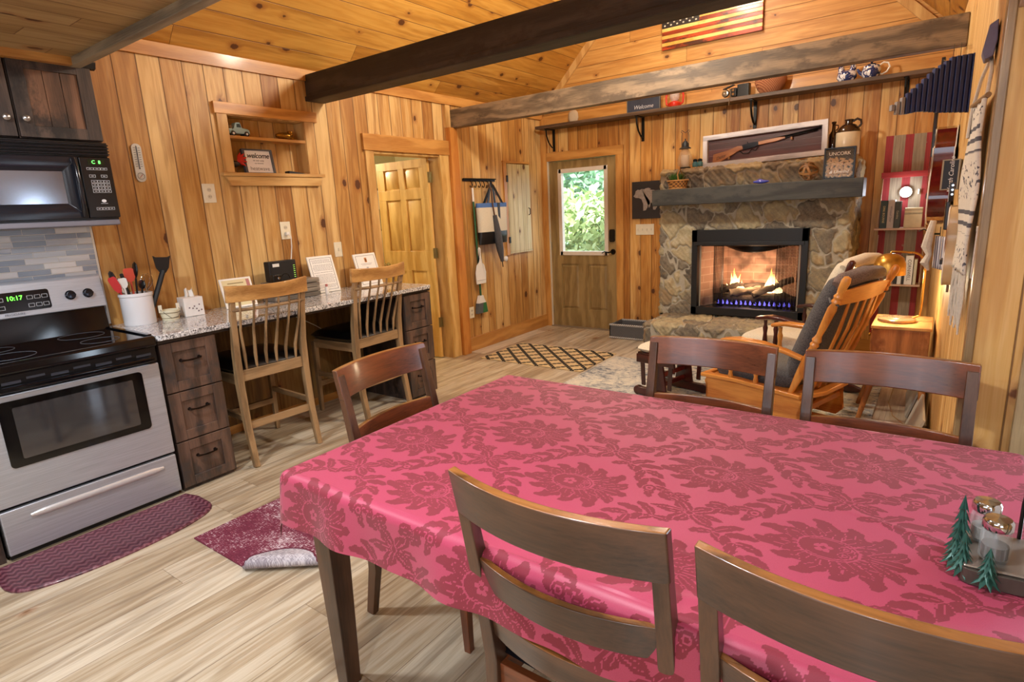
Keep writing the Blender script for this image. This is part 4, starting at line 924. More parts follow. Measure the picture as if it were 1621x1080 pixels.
# ---- damask tablecloth
def damask(X,Y):
    """0/1 woven figure; X,Y arrays in metres on the cloth. Leaves are laid one over another, each with a pale outline."""
    AX,AY=.61,.465; n1,n2=610,465
    gx_,gy_=np.meshgrid((np.arange(n1)+.5)*AX/n1,(np.arange(n2)+.5)*AY/n2,indexing='ij'); out=np.zeros(gx_.shape,bool)
    def shape(cx,cy,f):
        px=((gx_-cx+AX/2)%AX)-AX/2; py=((gy_-cy+AY/2)%AY)-AY/2; inner,outer=f(px,py); out[outer]=False; out[inner]=True
    def leaf(cx,cy,x0,y0,ang,L,W,curve=0,lobes=5,depth=.16,blunt=.45,sx=1,sy=1,vein=True,g=.0021):
        c,s=math.cos(ang),math.sin(ang)
        def f(px,py):
            dx=px/sx-x0; dy=py/sy-y0; u=(dx*c+dy*s)/L; v=(-dx*s+dy*c)-curve*L*u*u; uc=np.clip(u,0,1)
            w=W*1.75*np.sqrt(uc)*(1-uc)**blunt*(1+depth*np.sin(uc*lobes*2*np.pi-1.2)*uc)
            i=(np.abs(v)<w)&(u>0)&(u<1); o=(np.abs(v)<w+g)&(u>-.02)&(u<1+g/L)
            if vein: i&=~((np.abs(v)<.0010)&(u>.06)&(u<.66))
            return i,o
        shape(cx,cy,f)
    def disc(cx,cy,x0,y0,r,r2=0,g=.0016):
        def f(px,py):
            q=np.hypot(px-x0,py-y0); return (q<r)&(q>=r2),(q<r+g)
        shape(cx,cy,f)
    big=((.1,.1),(.1+AX/2,.1+AY/2)); small=((.1+AX/2,.1),(.1,.1+AY/2))
    # scrolling acanthus between the figures
    for j,(cx,cy) in enumerate([(a+.155,b+.115) for a,b in big]+[(a-.155,b+.115) for a,b in big]):
        m=1 if j<2 else -1
        def stem(t): return m*(-.085+.165*t),.062-.118*t+.022*math.sin(math.pi*t*2)
        for k in range(7):
            t_=k/6; x0,y0=stem(t_); x1,y1=stem(t_+.05); ta=math.atan2(y1-y0,x1-x0)
            for s_ in (1,-1): leaf(cx,cy,x0,y0,ta+s_*(.95 if k<5 else .6),.070-.004*k,.0150,-.38*s_,3,.24,.5,vein=(k%2==0))
        leaf(cx,cy,*stem(1.0),ta,.05,.013,.2,3,.2)
        leaf(cx,cy,*stem(0.0),ta+math.pi,.05,.013,.2,3,.2)
        disc(cx,cy,m*.02,-.045,.017,.010); disc(cx,cy,m*.02,-.045,.005)
    for cx,cy in big:
        for k in range(13):
            a=.21+2*math.pi*k/13; leaf(cx,cy,.046*math.cos(a),.046*math.sin(a),a,.100 if k%2 else .084,.0235,.34 if math.sin(a)>0 else -.34,2.6,.22,.42,1.05,.82)
        for k in range(11):
            a=.05+2*math.pi*k/11; leaf(cx,cy,.040*math.cos(a),.040*math.sin(a),a,.062,.0175,-.34 if math.sin(a)>0 else .34,2.2,.18,.45,1.05,.82)
        leaf(cx,cy,.060,0,0,.085,.021,0,4,.25,.6); leaf(cx,cy,.062,.012,.45,.075,.013,.2,4,.2); leaf(cx,cy,.062,-.012,-.45,.075,.013,-.2,4,.2)
        def heart(px,py):
            r=np.hypot(px/1.1+.012,py/.82); return (r<.050),(r<.054)
        shape(cx,cy,heart)
        def ring(px,py):
            r=np.hypot(px/1.1+.012,py/.82); return (r<.047)&(r>.0455)&(r<0),(r<.0465)&(r>.0435)&(px>-.05)
        shape(cx,cy,ring)
        for k in range(5):
            a=2*math.pi*k/5+.3
            def pet(px,py,a=a):
                dx=px+.022-.012*math.cos(a); dy=py-.012*math.sin(a); r=np.hypot(dx,dy); return np.zeros(px.shape,bool),(r<.0068)
            shape(cx,cy,pet)
        disc(cx,cy,-.022,0,.006,0,.001)
        for s_ in (1,-1): disc(cx,cy,.018,.013*s_,.010,.0062,.002); disc(cx,cy,.018,.013*s_,.003,0,.0005)
    for cx,cy in small:
        for k in range(11):
            a=.13+2*math.pi*k/11; leaf(cx,cy,.010*math.cos(a),.010*math.sin(a),a,.068 if k%2 else .054,.0125,.28 if k%2 else -.28,2.2,.2,.42,1.2,.78)
        disc(cx,cy,0,0,.008,0,.002)
    i=(((X+.117+.1)%AX)/AX*n1).astype(int)%n1; j=(((Y-1.241+.1)%AY)/AY*n2).astype(int)%n2
    return out[i,j].astype(np.float32)
def cloth():
    n=NT('damask_cloth'); p=n.attr('figure'); o=n.sep(n.obj())
    weave=n.noise(n.comb(n.math('MULTIPLY',o[0],700),n.math('MULTIPLY',o[1],700),n.math('MULTIPLY',o[2],700)),1,2)
    m=n.mr(p,.3,.7)
    a=n.mix(weave,'#9c2b4a','#b44262'); b=n.mix(weave,'#700f26','#871e34')
    n.set(col=n.mix(m,a,b),rough=n.math('MULTIPLY_ADD',m,.15,.50),sheen=.15)
    n.bump(n.math('ADD',n.math('MULTIPLY',weave,.3),n.math('MULTIPLY',m,-.5)),.12,.001); return n.m
t=T('tablecloth','crimson damask tablecloth with a woven floral figure covering the table','tablecloth',((TX0+TX1)/2,(TY0+TY1)/2,TZ))
st_=.0028
hem=.175
def side(n0,n1,ov,fine):
    a=np.arange(n0,n1+1e-9,st_)
    s=np.arange(st_,ov,st_*1.3)
    return np.concatenate([n0-s[::-1],a,n1+s])
ax=side(TX0,TX1,hem,1); ay=side(TY0,TY1,hem,1)
GX,GY=np.meshgrid(ax,ay,indexing='ij')
ox=np.where(GX<TX0,TX0-GX,np.where(GX>TX1,GX-TX1,0)); oy=np.where(GY<TY0,TY0-GY,np.where(GY>TY1,GY-TY1,0))
sxn=np.where(GX<TX0,-1,np.where(GX>TX1,1,0)); syn=np.where(GY<TY0,-1,np.where(GY>TY1,1,0))
ovr=np.hypot(ox,oy)
PX=np.clip(GX,TX0,TX1); PY=np.clip(GY,TY0,TY1)
rr=.030
def drop(s): # horizontal, vertical for arc length s round the edge
    th=np.minimum(s/rr,np.pi/2*.93); h=rr*np.sin(th); v=rr*(1-np.cos(th)); ex=np.maximum(0,s-rr*np.pi/2*.93); return h+ex*.11,v+ex*.994
H_,V_=drop(ovr)
ang=np.where(ovr>1e-6,1,0)
dx=np.where(ovr>0,ox/np.maximum(ovr,1e-6),0)*sxn; dy=np.where(ovr>0,oy/np.maximum(ovr,1e-6),0)*syn
fold=np.clip((ovr-.02)/.12,0,1)
per=PX*1.0+PY*1.0
wave=.007*np.sin(per*17+1.2)+.005*np.sin(per*31+.5)+.004*np.sin(per*9)
corner=(np.minimum(ox,oy)>1e-6)
wave=np.where(corner,wave*.3,wave)
H2=H_+fold*wave
# corner cone hangs closer in
CX=PX+dx*H2; CY=PY+dy*H2; CZ_=TZ+.002-V_
flat_=(ovr<=0)
CZ_=CZ_+np.where(flat_,.0014*np.sin(GX*9+2*np.sin(GY*5))*np.sin(GY*8+1),0)
# gentle pressed creases
for k,(a,b,c,w_,h_) in enumerate(((.25,.97,1.36,.010,.003),(.05,1,1.05,.012,.0022),(-.35,.93,.98,.014,.003))):
    d=np.abs((GX*a+GY*b-c)); CZ_+=np.where(flat_,h_*np.exp(-(d/w_)**2)*np.clip(np.sin(GX*2.1+k)+.4,0,1),0)
nx,ny=GX.shape
verts=np.stack([CX-(TX0+TX1)/2,CY-(TY0+TY1)/2,CZ_-TZ],-1).reshape(-1,3)
I=np.arange(nx*ny).reshape(nx,ny)
faces=np.stack([I[:-1,:-1],I[1:,:-1],I[1:,1:],I[:-1,1:]],-1).reshape(-1,4)
me=bpy.data.meshes.new('cloth'); me.vertices.add(len(verts)); me.vertices.foreach_set('co',verts.ravel().astype(np.float32))
me.loops.add(faces.size); me.loops.foreach_set('vertex_index',faces.ravel().astype(np.int32))
me.polygons.add(len(faces)); me.polygons.foreach_set('loop_start',np.arange(0,faces.size,4,dtype=np.int32)); me.polygons.foreach_set('use_smooth',np.ones(len(faces),bool))
me.update(calc_edges=True)
at=me.attributes.new('figure','FLOAT','POINT'); at.data.foreach_set('value',damask(GX,GY).ravel())
me.materials.append(cloth()); o=bpy.data.objects.new('cloth',me); C.objects.link(o); o.parent=t
# ---- caddy
t=T('condiment_caddy','rustic metal caddy with pine trees holding shakers and napkins on the table','caddy',(.155,1.335,TZ+.0035),R(4))
rust=flat('#5b544c',.45,.6,var=.3,scale=25)
bm=BM(); prism(bm,rrect(-.075,-.085,.12,.075,.02),0,.03,'z'); O('tray',bm,rust,t,bevel=.006)
bm=BM(); box(bm,-.07,-.078,.03,.115,.07,.036); O('tray_rim',bm,flat('#a39a90',.35,.8),t,bevel=.003)
teal=flat('#24544a',.4,.3,var=.4,scale=40)
def ptree(px,py,h):
    bm=BM(); rg=random.Random(int(px*1000))
    for k in range(5):
        z=h*(.14+.17*k); w=.026*(1-k/6.2); n_=9; top=bm.verts.new((px,py,z+h*.26)); ring=[]
        for i in range(n_*2):
            a=math.pi*i/n_+k*.4; r_=w if i%2==0 else w*.55; ring.append(bm.verts.new((px+r_*math.cos(a),py+r_*math.sin(a),z-(.006 if i%2==0 else -.004))))
        for i in range(n_*2): bm.faces.new((ring[i],ring[(i+1)%(n_*2)],top))
        bm.faces.new(ring[::-1])
    O('pine_tree',bm,teal,t)
    bm=BM(); tube(bm,[(px,py,.002),(px,py,h*.9)],.004,6); O('tree_trunk',bm,flat('#5a3c22',.6),t)
ptree(-.070,-.060,.085); ptree(-.068,.012,.125); ptree(-.035,-.082,.075); ptree(-.078,-.028,.07)
bm=BM(); tube(bm,[(.03,-.075,.03),(.03,-.08,.11),(.03,-.05,.16),(.03,.0,.175),(.03,.05,.16),(.03,.07,.11),(.03,.068,.03)],.0035,8); O('handle_hoop',bm,flat('#3a3836',.3,.9),t,smooth=True)
bm=BM(); tube(bm,[(.062,-.05,.03),(.062,-.052,.10),(.062,-.03,.125),(.062,.02,.125),(.062,.045,.10),(.062,.043,.03)],.004,8); O('napkin_holder',bm,flat('#2c2a2a',.3,.9),t,smooth=True)
caddy=t
def shaker(label,x,y):
    m=Matrix.Rotation(R(4),4,'Z'); p=m@Vector((x,y,0)); t=T('shaker',label,'shaker',(.155+p.x,1.335+p.y,TZ+.0035+.0365))
    bm=BM(); lathe(bm,[(0,0),(.022,0),(.024,.004),(.024,.05),(.020,.062),(.020,.066),(.018,.066),(.018,.062),(.021,.05),(.021,.006),(0,.006)],seg=8); O('glass_jar',bm,pane(.16,'#cfd6d6'),t,bevel=.002)
    bm=BM(); lathe(bm,[(0,.006),(.0205,.006),(.0205,.03),(0,.031)],seg=16); O('contents',bm,flat('#8f8a84' if 'at the back' in label else '#57504a',.8),t)
    bm=BM(); lathe(bm,[(.022,.062),(.0235,.064),(.0235,.078),(.020,.083),(0,.085)],seg=24); O('lid',bm,chrome,t,smooth=True)
shaker('glass shaker with chrome lid in front in the caddy',-.022,-.035); shaker('glass shaker with chrome lid at the back of the caddy',-.03,.035)
m=Matrix.Rotation(R(4),4,'Z'); p=m@Vector((.046,0,0))
t=T('napkin_stack','white paper napkins upright in the caddy holder','napkin',(.155+p.x,1.335+p.y,TZ+.0405),R(4))
bm=BM()
for k in range(3): box(bm,-.008+k*.005,-.042,0,-.005+k*.005,.042,.118-k*.004)
O('napkins',bm,white,t,bevel=.001)
# ================================================================ FIREPLACE
rg=np.random.default_rng(11)
def seeds():
    o=[]
    for ix in range(-2,12):
        for iy in range(-2,7):
            for iz in range(-1,13):
                o.append(((ix+(iz%2)*.5+rg.uniform(-.33,.33))*.27-2.6,(iy+rg.uniform(-.3,.3))*.30+4.95,(iz+rg.uniform(-.33,.33))*.185))
    return np.array(o)
SEED=seeds(); SM=np.array((1,1,1.28)); TONE=rg.uniform(0,1,len(SEED))
def stonepanel(bm_list,org,U,V,Nn,w,h,hole=None,step=.0085):
    """displaced field-stone face"""
    nu=max(2,int(w/step));nv=max(2,int(h/step))
    u=np.linspace(0,w,nu+1);v=np.linspace(0,h,nv+1); A,B=np.meshgrid(u,v,indexing='ij')
    U,V,Nn,org=map(np.array,(U,V,Nn,org)); P=org+A[...,None]*U+B[...,None]*V
    Q=P+.022*np.stack([np.sin(P[...,2]*31+P[...,0]*17),np.sin(P[...,0]*27+P[...,2]*9+P[...,1]*19),np.sin(P[...,0]*23+P[...,1]*29)],-1)+.007*np.stack([np.sin(P[...,2]*90+P[...,0]*70),np.sin(P[...,0]*80),np.sin(P[...,0]*95+P[...,1]*60)],-1)
    q=(Q*SM).reshape(-1,3); s=SEED*SM
    d=np.sqrt(((q[:,None,:]-s[None])**2).sum(-1)); i=np.argpartition(d,2,axis=1)[:,:2]; dd=np.take_along_axis(d,i,1); od=np.argsort(dd,1); dd=np.take_along_axis(dd,od,1); i=np.take_along_axis(i,od,1)
    gap=(dd[:,1]-dd[:,0]); m=np.clip((gap-.006)/.022,0,1); m=m*m*(3-2*m)
    edge=np.minimum(np.minimum(A,w-A),np.minimum(B,h-B)).ravel(); ef=np.clip(edge/.012,0,1)
    rough=.004*np.sin(P[...,0]*60+P[...,2]*45).ravel()+.003*np.sin(P[...,0]*130+P[...,1]*90+P[...,2]*120).ravel()
    disp=(m*(.013+TONE[i[:,0]]*.010)+rough*m)*ef
    P=P.reshape(-1,3)+disp[:,None]*Nn
    I=np.arange((nu+1)*(nv+1)).reshape(nu+1,nv+1); F=np.stack([I[:-1,:-1],I[1:,:-1],I[1:,1:],I[:-1,1:]],-1).reshape(-1,4)
    if hole is not None:
        c=(A[:-1,:-1]+step/2).ravel(),(B[:-1,:-1]+step/2).ravel(); keep=~((c[0]>hole[0])&(c[0]<hole[1])&(c[1]>hole[2])&(c[1]<hole[3])); F=F[keep]
    bm_list.append((P,F,m,TONE[i[:,0]]))
def stonemesh(name,parts,m,t):
    off=0;V=[];F=[];M1=[];T1=[]
    for p,f_,a,b in parts: V.append(p);F.append(f_+off);off+=len(p);M1.append(a);T1.append(b)
    V=np.concatenate(V)-np.array(t.location);F=np.concatenate(F)
    me=bpy.data.meshes.new(name); me.from_pydata([],[],[]); me.vertices.add(len(V)); me.vertices.foreach_set('co',V.ravel().astype(np.float32))
    me.loops.add(F.size); me.loops.foreach_set('vertex_index',F.ravel().astype(np.int32)); me.polygons.add(len(F)); me.polygons.foreach_set('loop_start',np.arange(0,F.size,4,dtype=np.int32)); me.polygons.foreach_set('use_smooth',np.ones(len(F),bool)); me.update(calc_edges=True)
    for nm,ar in (('stone',M1),('tone',T1)):
        at=me.attributes.new(nm,'FLOAT','POINT'); at.data.foreach_set('value',np.concatenate(ar).astype(np.float32))
    me.materials.append(m); o=bpy.data.objects.new(name,me); C.objects.link(o); o.parent=t; return o
def stonemat():
    n=NT('field_stone'); o=n.obj(); a=n.noise(o,14,6,.65,.6); b=n.noise(o,90,4,.7); tn=n.attr('tone'); st=n.attr('stone')
    f=n.math('ADD',n.math('MULTIPLY',a,.75),n.math('MULTIPLY',n.math('SUBTRACT',tn,.5),.42)); f=n.math('ADD',f,n.math('MULTIPLY',n.math('SUBTRACT',b,.5),.3))
    col=n.ramp(f,[(.10,'#57514a'),(.30,'#857c6c'),(.46,'#a19678'),(.60,'#b8ac8c'),(.78,'#cfc8b0')])
    rust_=n.noise(o,6,3,.5); col=n.mix(n.mr(rust_,.54,.68,0,.4),col,'#ab8a5c')
    mort=n.mix(b,'#a09988','#c0baaa'); n.set(col=n.mix(n.mr(st,.05,.5),mort,col),rough=.85); n.bump(n.math('ADD',b,a),.35,.006); return n.m
SMAT=stonemat()
CX0,CX1,CY0,CZ1=-2.275,-.615,5.66,1.765; HZ=.36; HX0,HX1,HY=-2.22,-.62,5.13
t=T('fireplace','field stone fireplace with a lit gas log fire and a raised hearth','fireplace',((CX0+CX1)/2,5.8,0))
L=[]; stonepanel(L,(CX0,CY0,HZ),(1,0,0),(0,0,1),(0,-1,0),CX1-CX0,CZ1-HZ,hole=(-1.925-CX0,-.925-CX0,-.1,1.19-HZ))
stonepanel(L,(CX0,YF,HZ-.36),(0,-1,0),(0,0,1),(-1,0,0),YF-CY0,CZ1)
stonepanel(L,(CX1,CY0,HZ-.36),(0,1,0),(0,0,1),(1,0,0),YF-CY0,CZ1)
stonepanel(L,(CX0,CY0,CZ1),(1,0,0),(0,1,0),(0,0,1),CX1-CX0,YF-CY0)
stonemesh('chimney_breast',L,SMAT,t)
L=[]; stonepanel(L,(HX0,HY,HZ),(1,0,0),(0,1,0),(0,0,1),HX1-HX0,CY0-HY+.02)
stonepanel(L,(HX0,HY,0),(1,0,0),(0,0,1),(0,-1,0),HX1-HX0,HZ)
stonepanel(L,(HX0,CY0+.02,0),(0,-1,0),(0,0,1),(-1,0,0),CY0-HY+.02,HZ)
stonepanel(L,(HX1,HY,0),(0,1,0),(0,0,1),(1,0,0),CY0-HY+.02,HZ)
stonemesh('hearth',L,SMAT,t)
fx0,fx1,fz0,fz1=-1.94,-.918,.385,1.20
bm=BM(); y=5.615
box(bm,fx0,y,fz0,fx0+.055,5.70,fz1); box(bm,fx1-.055,y,fz0,fx1,5.70,fz1); box(bm,fx0,y,fz0,fx1,5.70,fz0+.075); box(bm,fx0,y,fz1-.115,fx1,5.70,fz1)
s=OW('surround',bm,NT('fire_black').set(col='#121315',rough=.42),t,bevel=.004)
bm=BM(); box(bm,fx0+.03,5.60,fz1-.145,fx1-.03,5.63,fz1-.112); OS('canopy',bm,flat('#1c1e20',.35),s,t,bevel=.003)
# firebox interior
def brickm():
    n=NT('fire_brick'); o=n.sep(n.obj()); b=n.n.new('ShaderNodeTexBrick'); n.put(b.inputs['Vector'],n.comb(n.math('ADD',o[0],n.math('MULTIPLY',o[1],.8)),o[2],0)); b.inputs['Scale'].default_value=1; b.inputs['Brick Width'].default_value=.22; b.inputs['Row Height'].default_value=.075; b.inputs['Mortar Size'].default_value=.004
    b.inputs['Color1'].default_value=lin('#c49a84'); b.inputs['Color2'].default_value=lin('#ac8672'); b.inputs['Mortar'].default_value=lin('#c9ab94')
    so=n.noise(n.obj(),5,3); n.set(col=n.mix(n.mr(so,.5,.7,0,.7),b.outputs[0],'#3a2c26'),rough=.9); return n.m
bm=BM(); pz0,pz1=.44,1.12
P_=[(fx0+.03,5.69),(fx1-.03,5.69),(fx1-.20,6.12),(fx0+.20,6.12)]
bt=[bm.verts.new((p[0],p[1],pz0)) for p in P_]; tp=[bm.verts.new((p[0],p[1],pz1)) for p in P_]
for k in (1,2,3): bm.faces.new((bt[k],bt[(k+1)%4],tp[(k+1)%4],tp[k]))
OW('firebox_lining',bm,brickm(),t)
bm=BM(); prism(bm,P_,pz0-.02,pz0,'z'); OW('firebox_floor',bm,flat('#1e1b19',.9),t)
bm=BM(); prism(bm,P_,pz1,pz1+.02,'z'); OW('firebox_roof',bm,flat('#1e1b19',.9),t)
bm=BM(); sheet(bm,16,6,lambda u,v: Vector((fx0+.22+u*(fx1-fx0-.44),5.98-.16*math.sin(PI*u)-.0*v,1.12-v*(.10+.05*math.sin(PI*u)))))
OW('smoke_hood',bm,flat('#1a1817',.35,.6),t,smooth=True,solid=.006)
# mesh curtains
def meshm():
    n=NT('fire_screen'); o=n.sep(n.obj()); w1=n.math('SINE',n.math('MULTIPLY',o[2],900)); w2=n.math('SINE',n.math('MULTIPLY',o[0],900)); a=n.math('MAXIMUM',n.mr(w1,.0,.6),n.mr(w2,.0,.6))
    n.set(col='#17161a',rough=.4,metal=.6,alpha=a); return n.m
MS=meshm()
for a,b in ((fx0+.19,fx0+.255+.03),(fx1-.27,fx1-.075)):
    bm=BM(); sheet(bm,60,2,lambda u,v: Vector((a+u*(b-a),5.69+.014*math.sin(u*40),.46+v*.585))); OW('mesh_curtain',bm,MS,t,smooth=True,auto=180)
bm=BM(); cyl(bm,(fx0+.06,5.69,1.048),(fx1-.06,5.69,1.048),.006,seg=8); OW('curtain_rod',bm,blk,t)
for x in (fx0+.072,fx1-.072):
    bm=BM(); box(bm,x-.006,5.66,.46,x+.006,5.675,1.05); OW('side_strip',bm,flat('#a39a8a',.4,.5),t)
# grate + logs + flames
bm=BM()
for k in range(9): 
    x=-1.72+k*.07; tube(bm,[(x,5.76,.53),(x,5.74,.50),(x,5.80,.475),(x,5.98,.475)],.007,6)
box(bm,-1.74,5.755,.462,-1.14,5.77,.474); box(bm,-1.74,5.95,.462,-1.14,5.965,.474)
for x in (-1.72,-1.16): box(bm,x-.008,5.75,.44,x+.008,5.97,.474)
OW('grate',bm,flat('#0e0d0d',.6,.3),t)
def log(p0,p1,r,col,seed):
    rr=random.Random(seed); p0,p1=Vector(p0),Vector(p1); n=9; bm=BM()
    pts=[p0.lerp(p1,k/n)+Vector((0,rr.uniform(-.006,.006),rr.uniform(-.006,.006))) for k in range(n+1)]
    tube(bm,pts,[r*rr.uniform(.85,1.12) for _ in pts],14)
    for v in bm.verts: v.co+=Vector((rr.uniform(-1,1),rr.uniform(-1,1),rr.uniform(-1,1)))*.0035
    OW('log',bm,col,t,smooth=True)
bark=wood('burnt_bark','#120e0c','#5e4c3e','x',.9,2,bumps=1.0,stain='#1d1815'); bark2=wood('pale_bark','#4a3c30','#a08a70','x',.9,2,bumps=1.0,stain='#3a2e26')
log((-1.78,5.84,.525),(-1.08,5.86,.53),.045,bark,1); log((-1.74,5.93,.60),(-1.30,5.95,.63),.045,bark,2); log((-1.62,5.79,.585),(-1.36,5.90,.61),.035,bark2,3)
log((-1.40,5.78,.575),(-1.08,5.94,.71),.032,bark2,4); log((-1.20,5.92,.56),(-1.02,5.80,.52),.04,bark,5); log((-1.70,5.80,.60),(-1.52,5.88,.66),.03,bark,6)
em=flat('#4a4440',.9,var=.5,scale=80); bm=BM(); rr=random.Random(4)
for k in range(120):
    x=rr.uniform(-1.80,-1.05); yy=rr.uniform(5.73,5.80); s_=rr.uniform(.006,.013); lathe(bm,[(0,-s_),(s_,-s_*.3),(s_*.8,s_*.5),(0,s_)],c=(x,yy,.444+s_*.6),seg=6)
OW('ember_bed',bm,em,t,smooth=False); C.objects[-1]['kind']='stuff'
def flamem(name,c0,c1,s):
    n=NT(name); o=n.sep(n.obj()); no=n.noise(n.obj(),18,2); f=n.math('ADD',n.mr(o[2],.52,.80,0,1,False),n.math('MULTIPLY',n.math('SUBTRACT',no,.5),.7)); c=n.ramp(f,[(.1,c0),(.9,c1)])
    n.set(col='#000000',emis=c,es=s,alpha=n.mr(no,.34,.58,.25,.95)); return n.m
FM=flamem('flame','#ffe9a8','#ff9a38',4.5); FB=NT('gas_flame').set(col='#000000',emis=lin('#7a70ff'),es=1.0)
rr=random.Random(9)
def flame(x,yy,z,h,w,seed):
    r_=random.Random(seed); bm=BM(); pts=[];rad=[]
    ph=r_.uniform(0,6)
    for k in range(9):
        q=k/8; pts.append((x+.018*math.sin(q*4+ph)*q,yy+.01*math.sin(q*3+ph),z+h*q)); rad.append(1.25*w*(math.sin(PI*min(1,q*.8+.22))**1.2)*(1-q)**.5+.0008)
    tube(bm,pts,rad,8,sy=.5); OW('flame',bm,FM,t,smooth=True)
k=0
for cx_,top in ((-1.585,.23),(-1.245,.235)):
    for dxx,hh,ww in ((-.07,.35,.018),(-.045,.55,.022),(-.02,.8,.026),(0,1,.028),(.022,.75,.024),(.045,.5,.02),(.07,.4,.018),(-.035,.4,.026),(.03,.42,.028)):
        k+=1; flame(cx_+dxx,5.87+.015*((k%3)-1),.585,top*hh,ww,k)
for k in range(16):
    x=-1.72+k*.043
    bm=BM(); tube(bm,[(x,5.775,.475),(x+.003,5.775,.49),(x,5.775,.515)],[.010,.011,.001],6); OW('gas_flame',bm,FB,t,smooth=True)
# ---- mantel
t=T('mantel_shelf','thick charcoal-stained timber mantel across the stone fireplace','mantel',(-1.39,5.53,1.44))
bm=BM(); box(bm,-2.262,5.405,1.443,-.522,5.635,1.592); OW('timber',bm,wood('mantel_wood','#191a1b','#44443f','x',.5,.8,stain='#2c2d2d',bumps=.3),t,bevel=.006)
# ================================================================ LIVING AREA
def rugdia():
    n=NT('trellis_rug'); o=n.sep(n.obj()); a=n.math('ADD',n.math('MULTIPLY',o[0],5.1),n.math('MULTIPLY',o[1],5.4)); b=n.math('SUBTRACT',n.math('MULTIPLY',o[0],5.1),n.math('MULTIPLY',o[1],5.4))
    def band(u,v):
        wv=n.math('MULTIPLY',n.math('ABSOLUTE',n.math('SINE',n.math('MULTIPLY',v,PI*1.0*3))),.085)
        fr=n.math('ABSOLUTE',n.math('SUBTRACT',n.math('FRACT',u),.5)); dist=n.math('ABSOLUTE',n.math('SUBTRACT',fr,wv)); return n.mr(dist,.065,.085,1,0)
    m=n.math('MAXIMUM',band(a,b),band(b,a)); no=n.noise(n.obj(),220,2)
    base=n.mix(no,'#bfa476','#dcc698'); n.set(col=n.mix(m,base,'#16130f'),rough=.95); n.bump(no,.3,.002); return n.m
t=T('trellis_rug','tan doormat rug with a black trellis pattern before the entrance door','rug',(-3.13,4.83,0))
bm=BM(); box(bm,-3.72,4.46,.001,-2.545,5.20,.009); OW('rug_pile',bm,rugdia(),t,bevel=.003)
def rugab():
    n=NT('abstract_rug'); o=n.sep(n.obj()); a=n.noise(n.comb(n.math('MULTIPLY',o[0],14),n.math('MULTIPLY',o[1],24),0),1,6,.75,.6); b=n.noise(n.obj(),130,3,.8); big=n.noise(n.obj(),2.3,3)
    f=n.math('ADD',n.math('ADD',n.math('MULTIPLY',a,.75),n.math('MULTIPLY',b,.25)),n.math('MULTIPLY',n.math('SUBTRACT',big,.5),.35))
    col=n.ramp(f,[(.36,'#3c4450'),(.44,'#8b9097'),(.52,'#c2c1ba'),(.62,'#dcd6c6'),(.75,'#9c9a94')])
    n.set(col=col,rough=.95); n.bump(b,.4,.003); return n.m
t=T('area_rug','large mottled blue-grey rug under the rocking chairs','rug',(-1.38,4.1,0))
bm=BM(); box(bm,-2.50,3.05,.0005,-.26,5.085,.011); OW('rug_pile',bm,rugab(),t,bevel=.003)
